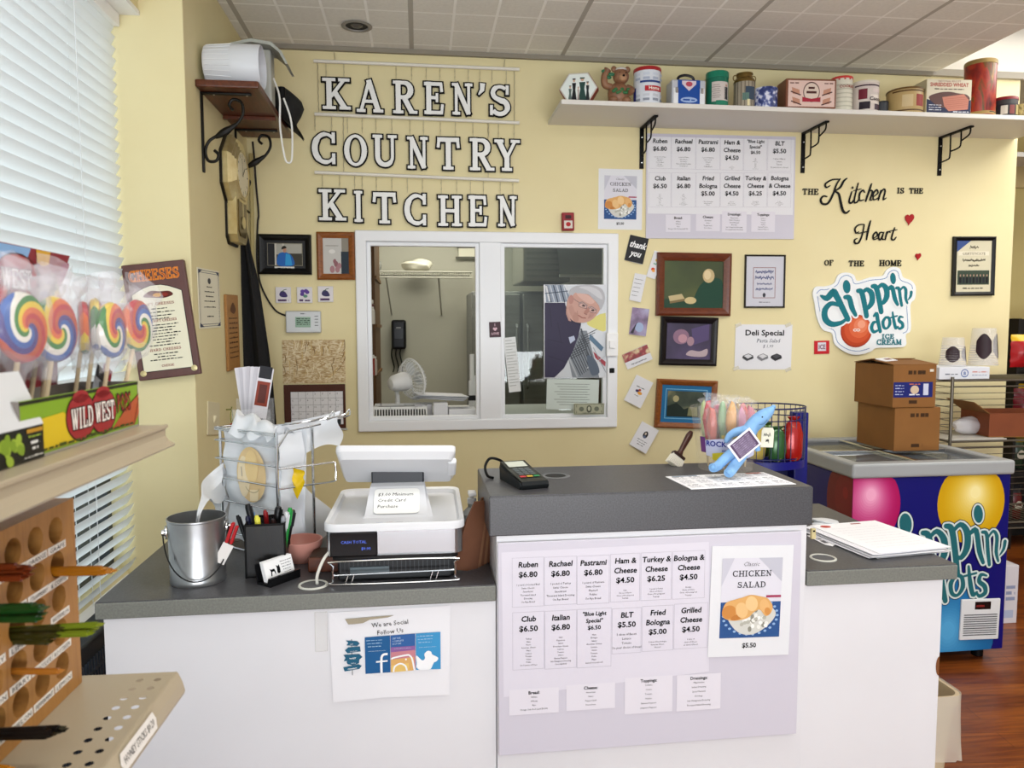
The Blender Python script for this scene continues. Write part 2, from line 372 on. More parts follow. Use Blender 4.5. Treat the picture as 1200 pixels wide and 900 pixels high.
# ================================================================== the room
def floor_mat():
    m = bpy.data.materials.new('laminate_planks'); m.use_nodes = True; n, l, p = nodes(m)
    tc = n.new('ShaderNodeTexCoord'); mp = n.new('ShaderNodeMapping'); mp.inputs['Rotation'].default_value = (0, 0, .12)
    l.new(tc.outputs['Object'], mp.inputs[0])
    br = n.new('ShaderNodeTexBrick'); br.inputs['Scale'].default_value = 1; br.inputs['Brick Width'].default_value = .9; br.inputs['Row Height'].default_value = .095
    br.inputs['Mortar Size'].default_value = .0015; br.inputs['Color1'].default_value = (.3, .3, .3, 1); br.inputs['Color2'].default_value = (.75, .75, .75, 1); br.inputs['Mortar'].default_value = (0, 0, 0, 1)
    l.new(mp.outputs[0], br.inputs['Vector'])
    m2 = n.new('ShaderNodeMapping'); m2.inputs['Rotation'].default_value = (0, 0, .12); m2.inputs['Scale'].default_value = (1.6, 22, 1); l.new(tc.outputs['Object'], m2.inputs[0])
    ns = n.new('ShaderNodeTexNoise'); ns.inputs['Scale'].default_value = 2.2; ns.inputs['Detail'].default_value = 6; ns.inputs['Distortion'].default_value = .8; l.new(m2.outputs[0], ns.inputs['Vector'])
    mx = n.new('ShaderNodeMix'); mx.data_type = 'FLOAT'; mx.inputs[0].default_value = .35; l.new(ns.outputs[0], mx.inputs[2]); l.new(br.outputs['Color'], mx.inputs[3])
    r = ramp(n, [(.2, '#3d1c0a'), (.45, '#6e3513'), (.62, '#8d4c1b'), (.8, '#a5622a')]); l.new(mx.outputs[0], r.inputs[0]); l.new(r.outputs[0], p.inputs['Base Color'])
    p.inputs['Roughness'].default_value = .3
    return m
def ceiling_mat():
    m = bpy.data.materials.new('acoustic_tile'); m.use_nodes = True; n, l, p = nodes(m)
    tc = n.new('ShaderNodeTexCoord'); sp = n.new('ShaderNodeSeparateXYZ'); l.new(tc.outputs['Object'], sp.inputs[0])
    def line(axis, pitch, wid, off):
        a = n.new('ShaderNodeMath'); a.operation = 'ADD'; a.inputs[1].default_value = off; l.new(sp.outputs[axis], a.inputs[0])
        q = n.new('ShaderNodeMath'); q.operation = 'PINGPONG'; q.inputs[1].default_value = pitch/2; l.new(a.outputs[0], q.inputs[0])
        c = n.new('ShaderNodeMath'); c.operation = 'LESS_THAN'; c.inputs[1].default_value = wid/2; l.new(q.outputs[0], c.inputs[0])
        return c
    g = n.new('ShaderNodeMath'); g.operation = 'MAXIMUM'; l.new(line(0, .1885, .012, .02).outputs[0], g.inputs[0]); l.new(line(1, .1885, .012, .0).outputs[0], g.inputs[1])
    t = n.new('ShaderNodeMath'); t.operation = 'MAXIMUM'; l.new(line(0, .754, .022, .02).outputs[0], t.inputs[0]); l.new(line(1, 1.508, .022, .35).outputs[0], t.inputs[1])
    ns = n.new('ShaderNodeTexNoise'); ns.inputs['Scale'].default_value = 60; ns.inputs['Detail'].default_value = 5; l.new(tc.outputs['Object'], ns.inputs['Vector'])
    r = ramp(n, [(.3, '#e2dfd8'), (.7, '#eae7e0')]); l.new(ns.outputs[0], r.inputs[0])
    x1 = n.new('ShaderNodeMix'); x1.data_type = 'RGBA'; l.new(g.outputs[0], x1.inputs[0]); l.new(r.outputs[0], x1.inputs[6]); x1.inputs[7].default_value = lin('#fbf9f4')
    x2 = n.new('ShaderNodeMix'); x2.data_type = 'RGBA'; l.new(t.outputs[0], x2.inputs[0]); l.new(x1.outputs[2], x2.inputs[6]); x2.inputs[7].default_value = lin('#b4afa6')
    l.new(x2.outputs[2], p.inputs['Base Color']); p.inputs['Roughness'].default_value = .85
    b = n.new('ShaderNodeBump'); b.inputs['Strength'].default_value = .6; b.inputs['Distance'].default_value = .008; b.invert = True; l.new(g.outputs[0], b.inputs['Height']); l.new(b.outputs[0], p.inputs['Normal'])
    return m
mb = MB(); mb.box(-1.3, 7, -3.4, 9, -.05, 0, floor_mat()); struct('floor', mb)
mb = MB(); mb.box(-9, -1.36, -6, 12, -.3, -.12, noisy('asphalt', [(.3, '#1d1f22'), (.7, '#2a2c30')], 30, .9)); struct('ground_outside', mb)
RX = 2.76                                  # the tiled ceiling stops here, a lit strip follows
TILEM = ceiling_mat()
mb = MB(); mb.box(-1.3, RX, -2.6, W+.12, CE, CE+.04, TILEM); struct('ceiling', mb)
mb = MB(); mb.box(RX, 7, -2.6, 9, 3.14, 3.18, M('#e9e6dd', .8)); mb.box(RX, RX+.02, -2.6, W+.1, CE, 3.14, M('#e9e6dd', .8)); mb.box(RX, 7, W-.02, W+.1, CE+.015, 3.14, M('#e9e6dd', .8)); struct('ceiling_aisle', mb)
mb = MB(); mb.box(-1.3, RX, W-.02, W, CE-.022, CE, M('#8d8678', .6)); mb.box(RX, 3.3, W-.02, W, CE-.02, CE+.015, M('#a29c90', .6)); struct('trim_1', mb)
# back wall, with the serving hatch cut in it
wt = wall((416, 270), (724, 275), (422, 504)); P0 = aY(416, 270, W); P1 = aY(722, 500, W)
HX0, HX1, HZ0, HZ1 = P0.x+.03, P1.x-.03, P1.z+.03, P0.z-.03
WR = 3.294
mb = MB(); mb.box(XW-.3, HX0, W, W+.12, 0, CE, YEL); mb.box(HX1, WR, W, W+.12, 0, CE, YEL); mb.box(HX0, HX1, W, W+.12, 0, HZ0, YEL); mb.box(HX0, HX1, W, W+.12, HZ1, CE, YEL)
struct('wall_back', mb)
mb = MB(); mb.box(WR-.12, WR, W+.12, 5.6, 0, CE, YEL); struct('wall_right_return', mb)
mb = MB(); mb.box(WR, 7, 5.6, 5.72, 0, 3.2, noisy('pale_yellow_paint', [(.3, '#d9c887'), (.7, '#dfcf90')], 3, .6)); struct('wall_far', mb)
mb = MB(); mb.box(6.9, 7.0, -3.4, 5.6, 0, 3.2, noisy('store_wall_paint', [(.3, '#cfc6a6'), (.7, '#d6cdb0')], 3, .6)); struct('wall_right', mb)  # shop's far side, out of view; added to block sky light from the right
# left: window wall, then the pier that steps forward
WZ0, WZ1 = .62, 2.60
mb = MB(); mb.box(XW-.12, XW-.02, -2.6, 3.0, 0, WZ0, YEL); mb.box(XW-.12, XW-.02, -2.6, 3.0, WZ1, CE, YEL); mb.box(XW-.12, XW-.02, -2.6, -1.0, WZ0, WZ1, YEL); struct('wall_left', mb)
mb = MB(); mb.box(XW-.13, XC, YP, W, 0, CE, YEL, .004); struct('wall_left_pier', mb)
mb = MB(); mb.box(XW-.06, XW+.09, -2.6, YP-.001, 2.615, CE, YEL); mb.box(XW-.06, XW+.095, -2.6, YP-.001, 2.60, 2.615, WHITE); struct('trim_window_head', mb)
mb = MB()
for y in (-1.0, .95, 2.84): mb.box(XW-.12, XW-.07, y, y+.04, WZ0, WZ1, M('#3a3d40', .4, .5))
mb.box(XW-.12, XW-.07, -1, 2.88, WZ0, WZ0+.05, M('#3a3d40', .4, .5)); mb.box(XW-.12, XW-.07, -1, 2.88, WZ1-.05, WZ1, M('#3a3d40', .4, .5)); mb.box(XW-.12, XW-.07, .9, 2.88, .93, .97, M('#3a3d40', .4, .5))
w1 = struct('window_1', mb)
mb = MB(); mb.box(XW-.098, XW-.092, -.98, 2.86, WZ0+.03, WZ1-.03, GLASSM); g = mb.build('window_glass', w1)

# venetian blind in the window
SLAT = bpy.data.materials.new('blind_slat'); SLAT.use_nodes = True; n, l, p = nodes(SLAT)
p.inputs['Base Color'].default_value = lin('#eef2f5'); p.inputs['Roughness'].default_value = .45
tr = n.new('ShaderNodeBsdfTranslucent'); tr.inputs[0].default_value = lin('#eef1f4'); x = n.new('ShaderNodeMixShader'); x.inputs[0].default_value = .3
l.new(p.outputs[0], x.inputs[1]); l.new(tr.outputs[0], x.inputs[2]); l.new(x.outputs[0], n['Material Output'].inputs[0])
bl = thing('window_blind', 'white slatted venetian blind covering the large window beside the yellow pier', 'blind', (XW, 1.0, 2.6))
mb = MB(); mb.box(-.03, .03, -1.9, 1.865, -.045, 0, WHITE, .003); mb.build('headrail', bl)
mb = MB(); zz = -.06; n_s = 0
def slat(mb, z):
    ang = math.radians(60); N = 4; vs = []
    for i in range(N+1):
        t = (i/N-.5)*.05; bow = .0035*(1-(2*i/N-1)**2)
        x = t*math.cos(ang)-bow*math.sin(ang)*-1; zz_ = t*math.sin(ang)+bow*math.cos(ang)
        for y in (-1.9, 1.865): vs.append((x, y, z+zz_))
    mb.add(vs, [(2*i, 2*i+1, 2*i+3, 2*i+2) for i in range(N)], SLAT, True)
while zz > -1.99: slat(mb, zz); zz -= .0405
mb.build('slats', bl)
mb = MB(); mb.box(-.026, .026, -1.9, 1.865, -2.03, -2.006, WHITE, .003); mb.build('bottom_rail', bl)
for y in (1.5, .2, -1.1):
    mb = MB()
    for q in (-.032, .032): mb.tube([(q, y, -.03), (q, y, -2.01)], .0012, M('#dfe3e6', .7), 5)
    mb.tube([(0, y+.02, -.03), (0, y+.02, -2.01)], .001, M('#dfe3e6', .7), 5); mb.build('ladder_cord', bl)
# black slotted heater grille low on the window wall
hv = thing('floor_heater', 'black slotted heater cover standing below the blind beside the counter', 'heater', (XW+.07, 2.2, 0))
mb = MB(); mb.box(-.03, .05, -1.0, .66, 0, .612, M('#22262c', .45), .006); mb.build('casing', hv)
mb = MB()
for i in range(7): mb.box(.05, .056, -.4, .65, .05+i*.078, .058+i*.078, M('#39404a', .4))
for i in range(58): mb.box(.05, .0545, -.4+i*.018, -.392+i*.018, .05, .56, M('#39404a', .4))
mb.build('slot_grille', hv)

# recessed ceiling can and the lit strip beyond the tiles
c0 = aZ(418, 30, CE)
t = thing('recessed_downlight', 'dark round unlit downlight set into the tiled ceiling', 'ceiling light', c0)
mb = MB(); mb.lathe([(.062, -.0005), (.07, -.004), (.052, -.006), (.05, -.0005)], M('#8f8b85', .4), 28); mb.build('trim_ring', t)
mb = MB(); mb.lathe([(1e-4, -.0012), (.05, -.0012)], M('#232120', .6)); mb.lathe([(1e-4, -.012), (.02, -.006), (.028, -.0013)], M('#55504a', .25)); mb.build('lamp_recess', t)
t = thing('fluorescent_ceiling_panel', 'long lit white ceiling panel above the aisle past the tiled ceiling', 'ceiling light', (3.75, 2.6, 3.14))
mb = MB(); mb.box(-.95, .95, -1.9, 1.15, -.05, 0, WHITE, .004); mb.build('frame', t)
mb = MB(); mb.box(-.92, .92, -1.87, 1.12, -.056, -.048, M('#fffdf6', .5, emit=2.2)); mb.build('diffuser', t)

# ------------------------------------------------------------------ the serving hatch
fx0, fx1, fz0, fz1 = P0.x, P1.x, P1.z, P0.z
VIN = M('#eceef1', .35)
mb = MB(); T = .055
for a in ((fx0, fx1, fz1-T, fz1), (fx0, fx1, fz0, fz0+T)): mb.box(a[0], a[1], W-.022, W+.05, a[2], a[3], VIN, .006)
for a in ((fx0, fx0+T), (fx1-T, fx1)): mb.box(a[0], a[1], W-.022, W+.05, fz0, fz1, VIN, .006)
mx0 = aY(562, 390, W).x; mx1 = aY(587, 390, W).x
mb.box(mx0, mx1, W-.016, W+.05, fz0+.04, fz1-.04, VIN, .004)
w2 = struct('window_2', mb)
mb = MB()
for a, b, e in ((fx0+T, mx0, .02), (mx1, fx1-T, .02)):
    mb.box(a, b, W-.004, W+.03, fz1-T-e, fz1-T, VIN, .003); mb.box(a, b, W-.004, W+.03, fz0+T, fz0+T+e, VIN, .003)
    mb.box(a, a+e, W-.004, W+.03, fz0+T, fz1-T, VIN, .003); mb.box(b-e, b, W-.004, W+.03, fz0+T, fz1-T, VIN, .003)
mb.build('sash_frame', w2)
mb = MB(); mb.box(mx1+.01, fx1-T-.01, W+.010, W+.014, fz0+T+.01, fz1-T-.01, GLASSM); mb.build('glass_pane', w2)
mb = MB(); a = aY(709, 390, W); b = aY(722, 417, W); mb.box(a.x, b.x, W-.04, W-.022, b.z, a.z, WHITE, .004); mb.box(a.x+.012, b.x-.02, W-.052, W-.04, (a.z+b.z)/2-.02, (a.z+b.z)/2+.02, WHITE, .003); mb.build('sash_lock', w2)
mb = MB(); a = aY(713, 431, W); mb.box(a.x, a.x+.026, W-.027, W-.021, a.z-.026, a.z, BLACK, .002); mb.build('latch', w2)

# the kitchen behind it
KY = 6.3; KW = noisy('kitchen_wall_paint', [(.3, '#a9a797'), (.7, '#b1af9f')], 2, .6)
mb = MB(); mb.box(-1.6, 3.2, KY, KY+.1, 0, 2.7, KW); struct('wall_kitchen_back', mb)
mb = MB(); mb.box(-1.0, -.9, W+.12, KY, 0, 2.7, KW); struct('wall_kitchen_left', mb)
mb = MB(); mb.box(3.0, 3.1, W+.12, KY, 0, 2.7, KW); struct('wall_kitchen_right', mb)
mb = MB(); mb.box(-1.6, 3.2, W+.12, KY, 2.62, 2.68, M('#e4e0cc', .8)); struct('ceiling_kitchen', mb)
t = thing('kitchen_ceiling_lamp', 'bright ceiling lamp lens glimpsed at the top of the open hatch', 'ceiling light', (.2, 5.5, 2.62))
mb = MB(); mb.box(-.65, .65, -.3, .3, -.05, 0, WHITE, .004); mb.build('frame', t)
mb = MB(); mb.box(-.62, .62, -.27, .27, -.056, -.05, M('#fffbe6', .5, emit=2.0)); mb.build('diffuser', t)
# wire shelf on the kitchen's back wall
a = aY(440, 318, KY-.35); b = aY(553, 318, KY-.35); zs = a.z
t = thing('wire_wall_shelf', 'thin white wire shelf across the kitchen back wall seen through the hatch', 'shelf', ((a.x+b.x)/2, KY, zs))
L = (b.x-a.x)/2; WS = M('#a8a698', .4)
mb = MB()
mb.tube([(-L, -.35, 0), (L, -.35, 0)], .006, WS); mb.tube([(-L, -.35, -.045), (L, -.35, -.045)], .006, WS); mb.tube([(-L, -.01, 0), (L, -.01, 0)], .006, WS)
for i in range(41): x = -L+2*L*i/40; mb.tube([(x, -.01, 0), (x, -.35, 0), (x, -.35, -.045)], .0025, WS, 5)
mb.build('wire_deck', t)
for u in (452, 514):
    x = aY(u, 320, KY-.35).x-(a.x+b.x)/2
    mb = MB(); mb.tube([(x, -.34, -.04), (x+.03, -.005, -.33)], .006, WS); mb.build('strut', t)
x0 = (a.x+b.x)/2
def bagheap(name, label, cat, u0, v0, u1, v1, y, m, zb, seed, group=None, flat=.8):
    """crumpled bag: a lumpy closed hull"""
    A = aY(u0, v0, y); B = aY(u1, v1, y); rx = (B.x-A.x)/2; hz = A.z-zb; R = random.Random(seed)
    bm_ = bmesh.new(); bmesh.ops.create_icosphere(bm_, subdivisions=3, radius=1)
    ph = [(R.uniform(2, 5), R.uniform(2, 5), R.uniform(2, 5), R.uniform(0, 6)) for _ in range(5)]
    for q in bm_.verts:
        k = 1+sum(.07*math.sin(p_[0]*q.co.x+p_[1]*q.co.y+p_[2]*q.co.z+p_[3]) for p_ in ph)+R.uniform(-.03, .03)
        q.co = Vector((q.co.x*rx*k, q.co.y*rx*flat*k, max(-.98, q.co.z*k)*hz/2+hz/2))
    mb = MB(); mb.bm(bm_, m, True); o = mb.build(name, loc=((A.x+B.x)/2, y, zb)); return tag(o, label, cat, group)
bagheap('plastic_bag', 'round clear plastic bag of ware on the kitchen wire shelf', 'bag', 473, 304, 506, 318, KY-.2, film('kitchen_bag', '#f4f0dc', .8), zs+.006, 3)
bagheap('crumpled_plastic_wrap', 'small crumpled plastic bundle at the left end of the kitchen wire shelf', 'bag', 439, 305, 447, 318, KY-.2, M('#8e8f88', .4), zs+.006, 5)
# kitchen wall vent, towel dispenser
f = Fr((0, KY, 0), NB, (537, 288), (558, 288), (537, 303))
t = tag(MB().box(-f.w/2, f.w/2, -f.h/2, f.h/2, 0, .03, M('#d9d6c2', .5), .004).box(-.09, .09, .03, .05, .03, .034, M('#55544a')).box(-.1, .1, -.06, -.04, .03, .034, M('#55544a')).build('wall_vent_box', mat=f.mat), 'cream wall box with two dark slots high on the kitchen wall', 'vent')
f = Fr((0, KY, 0), NB, (459, 375), (476, 375), (459, 409))
t = thing('towel_dispenser', 'black paper towel dispenser on the kitchen wall behind the white fan', 'dispenser', mat=f.mat)
w, h = f.w/2, f.h/2
mb = MB(); mb.box(-w, w, -h, h, 0, .13, M('#101114', .25), .02, 3); mb.build('casing', t)
mb = MB(); mb.box(-w*.6, w*.6, -h*.3, h*.4, .13, .134, M('#24262a', .2), .002); mb.box(-.02, .02, h*.45, h*.5, .13, .135, M('#8b8b8b', .3)); mb.build('window_panel', t)
mb = MB()
for k in range(3): x = -w*.9+k*.035; mb.tube(sm([(x, -h*.8, .02), (x-.01, -h*1.4, .02), (x+.01, -h*2.2, .015), (x, -h*2.6, .015)]), .006, M('#1c201c', .5), 6)
mb.build('supply_cords', t)
# tall pantry with ware at the left jamb
kx = aY(441, 400, 4.6).x
t = thing('pantry_rack', 'tall brown wooden rack just inside the hatch, filled with jars and red packets', 'rack', (kx-.16, 5.0, 0))
mb = MB(); mb.box(.10, .15, -.3, .3, 0, 2.4, M('#5a3c1c', .5), .003); mb.box(-.2, .1, -.3, -.28, 0, 2.4, M('#4a3216', .5)); mb.build('post_frame', t)
mb = MB()
for z in (.9, 1.2, 1.5, 1.8, 2.1): mb.box(-.2, .16, -.28, .3, z, z+.02, M('#6b4a24', .5))
mb.build('shelf_boards', t)
for i, (v, col, r, hh) in enumerate(((345, '#d8d2c8', .045, .10), (362, '#c9c3bb', .045, .09), (385, '#5a1d14', .04, .14), (405, '#8c2a1c', .04, .12), (430, '#b8b0a4', .05, .11))):
    P = aY(445, v, 4.33); zz = [.92, 1.22, 1.52, 1.82, 2.12]; z = min(zz, key=lambda q: abs(q-(P.z-hh/2)))
    o = MB(); o.cyl(r, 0, hh*.85, M(col, .4), 14, bev=.004); o.cyl(r*.9, hh*.85, hh, M('#d0ccc2', .4), 14, bev=.003)
    tag(o.build('storage_jar', loc=(kx-.04, 4.40+.02*i, z)), ['pale jar on the pantry rack, topmost inside the hatch', 'grey-lidded jar second from top on the pantry rack', 'dark red jar in the middle of the pantry rack', 'bright red jar on the pantry rack above the fan', 'buff jar lowest on the pantry rack'][i], 'jar', 'jars on the pantry rack')
# refrigerator and hood behind the right pane
a = aY(553, 345, 5.5); b = aY(668, 490, 5.5)
t = thing('kitchen_refrigerator', 'tall grey stainless refrigerator standing behind the right hatch pane', 'refrigerator', ((a.x+b.x)/2, 5.75, 0))
w = (b.x-a.x)/2; top = aY(560, 341, 5.5).z
mb = MB(); mb.box(-w, w, -.22, .4, .05, top, noisy('brushed_door', [(.3, '#7c7e79'), (.7, '#878984')], 5, .6, 0, stretch=(1, 1, 10)), .01); mb.build('body', t)
for s in (-1, 1):
    mb = MB(); mb.box(s*w/2-w/2+.01, s*w/2+w/2-.01, -.262, -.222, .12, top-.02, noisy('brushed_door_front', [(.3, '#838580'), (.7, '#8f918c')], 5, .6, 0, stretch=(1, 1, 10), spec=.2), .008); d = mb.build('door', t)
    mb = MB(); mb.tube([(-s*-.04, -.27, 1.05), (-s*-.04, -.31, 1.07), (-s*-.04, -.31, 1.5), (-s*-.04, -.27, 1.52)], .009, INOX, 8); mb.build('door_handle', d)
a = aY(613, 290, 5.2); b = aY(668, 330, 5.2)
t = thing('range_hood', 'grey metal panelled hood high behind the right hatch pane', 'hood', ((a.x+b.x)/2, 5.4, b.z))
w = (b.x-a.x)/2; hh = 2.6-b.z
mb = MB(); mb.box(-w, w, -.2, .4, 0, hh, M('#8f8c80', .4, .3), .01)
for i in range(9): mb.box(-w+.02, w-.02, -.206, -.2, .03+i*.04, .045+i*.04, M('#7d7b70', .4, .3))
mb.build('shell', t); mb = MB(); mb.box(-w*.75, -w*.35, -.21, -.205, hh*.4, hh*.7, PAPER); mb.build('notice_paper', t)
mb = MB(); N = 12; wx = aY(712, 310, 5.2).x-(a.x+b.x)/2
vs = [(x, -.2-.30*math.sin(PI/2*q/N), .02+.26*math.cos(PI/2*q/N)) for q in range(N+1) for x in (w*.2, wx)]
mb.add(vs, [(2*q, 2*q+1, 2*q+3, 2*q+2) for q in range(N)], M('#8f9492', .3, .5), True); mb.tube([(w*.2, -.5, .02), (wx, -.5, .02)], .012, M('#c9cccb', .3, .5), 8); mb.build('curved_canopy', t)
# white pipes / rods at the right jamb
for i, (u, v0, v1) in enumerate(((553, 415, 482), (558, 440, 486), (552, 446, 486))):
    A = aY(u, v0, 4.3); B = aY(u, v1, 4.3)
    mb = MB(); mb.cyl(.014, 0, A.z-.98, WHITE, 14, bev=.003); o = thing('roll_of_wrap', ['tall white wrap tube leaning inside the hatch at the right jamb', 'short white wrap tube nearest the right jamb of the hatch', 'short white wrap tube left of the other two in the hatch'][i], 'roll', (A.x, 4.3, .98), group='wrap tubes inside the hatch')
    mb.build('tube', o); mb = MB(); mb.cyl(.017, .1, .13, M('#2c2c2e', .5), 14); mb.build('band', o)
# the ledge and what stands on it
lz = HZ0+.02
mb = MB(); mb.box(HX0-.1, HX1+.1, W+.05, W+.75, lz-.05, lz, M('#d8d8d6', .4), .004); o = mb.build('kitchen_prep_ledge'); tag(o, 'pale ledge behind the hatch carrying the fan and the white basket', 'shelf')
# fan
fp = aY(466, 476, W+.3); t = thing('desk_fan', 'small white desk fan standing on the ledge in the open hatch', 'fan', (fp.x, W+.3, lz))
hd = aY(477, 446, W+.3); hz = hd.z-lz; hx = hd.x-fp.x
FW_ = M('#e4e4e2', .35)
mb = MB(); mb.cyl(.075, 0, .018, FW_, 28, bev=.006); mb.build('base', t)
mb = MB(); mb.tube([(0, 0, .01), (.0, .0, hz*.55), (-.01, -.01, hz-.03)], [.016, .012, .012], FW_, 10); mb.build('stand', t)
hm = Matrix.Translation((hx, 0, hz)) @ Matrix.Rotation(math.radians(35), 4, 'Z') @ Matrix.Rotation(math.radians(82), 4, 'Y')
R_ = .115
mb = MB(); mb.T = hm
for k in range(30):
    a = 2*PI*k/30
    mb.tube([(.035*math.cos(a), .035*math.sin(a), .075), (R_*.75*math.cos(a), R_*.75*math.sin(a), .07), (R_*math.cos(a), R_*math.sin(a), .035), (R_*.8*math.cos(a), R_*.8*math.sin(a), .0), (.05*math.cos(a), .05*math.sin(a), -.015)], .0017, FW_, 5)
mb.tube([(R_*math.cos(2*PI*k/40), R_*math.sin(2*PI*k/40), .035) for k in range(40)], .005, FW_, 8, closed=True)
for r, z in ((.08, .069), (.035, .075)): mb.tube([(r*math.cos(2*PI*k/30), r*math.sin(2*PI*k/30), z) for k in range(30)], .002, FW_, 6, closed=True)
mb.lathe([(1e-4, .078), (.034, .078), (.036, .072)], FW_, 24); mb.build('guard', t)
mb = MB(); mb.T = hm; mb.lathe([(1e-4, -.115), (.03, -.11), (.044, -.09), (.05, -.05), (.052, -.015), (.05, 0), (1e-4, 0)], FW_, 24); mb.build('motor_housing', t)
for k in range(4):
    a = k*PI/2; mb = MB(); mb.T = hm @ Matrix.Rotation(a, 4, 'Z') @ Matrix.Translation((.055, 0, .03)) @ Matrix.Rotation(.45, 4, 'X')
    mb.prism([(-.035, -.012), (.02, -.03), (.042, -.01), (.042, .02), (.0, .03), (-.035, .012)], -.001, .001, M('#cfd2d2', .3)); mb.build('blade', t)
# white slotted basket, stacked papers, boxes on the ledge
a = aY(438, 479, W+.12); b = aY(500, 491, W+.12)
t = thing('white_slotted_basket', 'white slotted plastic basket on the ledge below the fan', 'basket', ((a.x+b.x)/2, W+.2, lz))
w = (b.x-a.x)/2; hh = a.z-lz+.01
mb = MB(); mb.box(-w, w, -.09, .09, 0, .006, FW_)
for yy in (-.09, .086): mb.box(-w, w, yy, yy+.004, hh-.014, hh, FW_); mb.box(-w, w, yy, yy+.004, 0, .015, FW_)
for xx in (-w, w-.004): mb.box(xx, xx+.004, -.09, .09, 0, hh, FW_)
for k in range(20): x = -w+2*w*k/19; mb.box(x-.0025, x+.0025, -.09, -.086, 0, hh, FW_); mb.box(x-.0025, x+.0025, .086, .09, 0, hh, FW_)
mb.build('slotted_tub', t); mb = MB(); mb.box(-w+.01, w-.01, -.075, .075, .008, hh*.8, M('#4a4a46', .7), .01); mb.build('dark_filler', t)  # dark filler block added; stands in for the shade behind the slots
def slab_box(name, label, cat, u0, v0, u1, v1, y, d, m, rz=0, group=None, z0=None):
    A = aY(u0, v0, y); B = aY(u1, v1, y); z0 = B.z if z0 is None else z0
    mb = MB(); mb.box(-(B.x-A.x)/2, (B.x-A.x)/2, 0, d, 0, A.z-z0, m, .003)
    o = mb.build(name, loc=((A.x+B.x)/2, y, z0)); o.rotation_euler.z = rz
    return tag(o, label, cat, group)
slab_box('white_carton', 'upright white carton in the middle of the hatch ledge', 'box', 508, 473, 525, 491, W+.13, .1, M('#dcdce0', .5), z0=lz)
slab_box('white_carton', 'low white carton at the right end of the hatch ledge', 'box', 526, 480, 558, 491, W+.13, .14, M('#e2e2e6', .5), z0=lz)
for i in range(4):
    a = aY(497, 470, W+.2); mb = MB(); mb.T = Matrix.Rotation(.1*i-.15, 4, 'Z') @ Matrix.Rotation(.06, 4, 'Y')
    mb.box(-.14, .14, -.1, .1, .0, .003, PAPER if i % 2 else M('#c9cdd4', .6))
    tag(mb.build('loose_paper_sheet', loc=(a.x+.09, W+.3, lz+.088+.006*i)), 'sheet of paper in the loose pile on top of the hatch ledge cartons', 'paper', 'papers piled on the hatch ledge')
slab_box('paper_block', 'stack of white takeaway trays under the loose papers beside the fan', 'box', 486, 474, 507, 484, W+.25, .12, M('#e6e6e8', .5), z0=lz)

# ================================================================== on the pier and the return wall
# cheese board sign, hung a little askew on the pier
f = pier((144, 312), (217, 304.5), (160, 447), .004)
t = thing('cheese_sign', 'brown wooden CHEESES sign with a cream list hung on the yellow pier', 'sign', mat=f.mat)
w, h = f.w/2, f.h/2; BRN = noisy('brown_stain', [(.2, '#54312c'), (.8, '#653c36')], 6, .4, stretch=(6, 1, 1))
mb = MB(); mb.box(-w, w, -h, h, 0, .022, BRN, .004); mb.build('board', t)
mb = MB(); z = .0225; CRM = M('#ece6cc', .5); OR = M('#e07a2c', .5)
pts = [(-w*.8, -h*.86), (w*.8, -h*.86), (w*.8, h*.48)]+[(x*w*.8, h*(.48+.14*math.cos(x*PI/2))) for x in (.8, .5, .2, -.2, -.5, -.8)]+[(-w*.8, h*.48)]
mb.poly(pts, z, CRM); mb.stroke(pts, .002, z+.0004, INK, closed=True)
slab(mb, 'CHEESES', 0, h*.70, h*.19, M('#e0842e', .5), z+.0006, w=w*1.6, al='c', grow=.0011); slab(mb, 'CHEESES', 0, h*.70, h*.19, M('#8a2114', .5), z+.0012, w=w*1.6, al='c', grow=-.0018)
mb.poly(sm([(-w*.45, h*.43), (-w*.2, h*.52), (w*.1, h*.5), (w*.4, h*.49), (w*.5, h*.42), (w*.2, h*.38), (-w*.1, h*.4)], 4, True), z+.0004, M('#5d1f16')); mb.ell(0, h*.44, w*.14, h*.035, z+.0008, M('#d89c34')); mb.ell(w*.25, h*.44, w*.1, h*.03, z+.0008, M('#8d2a1e'))
R = random.Random(2)
for k, (ty, s) in enumerate(((.27, 'SOFT CHEESES'), (-.02, 'SEMISOFT CHEESES'), (-.52, 'HARD CHEESES'))): slab(mb, s.replace('G', 'C'), 0, h*ty, h*.045, M('#8c2c20'), z+.0006, w=w*1.0, al='c')
ys = [.2, .14, .08, .03] + [-.08-.05*i for i in range(8)] + [-.58, -.63, -.68]
for k, y in enumerate(ys): mb.dash(0, h*y, w*(.5+.7*((k*37) % 10)/10), h*.022, INK, z+.0006, k)
slab(mb, 'CHEESE', 0, -h*.80, h*.04, M('#8c2c20'), z+.0006, w=w*.4, al='c')
mb.build('cheese_list', t)
for sx in (-1, 1): mb = MB(); mb.T = Matrix.Translation((sx*w*.82, -h*.88, .022)); mb.lathe([(.011, 0), (.011, .002), (.006, .0035), (1e-4, .004)], GOLD, 16); mb.build('brass_stud', t)
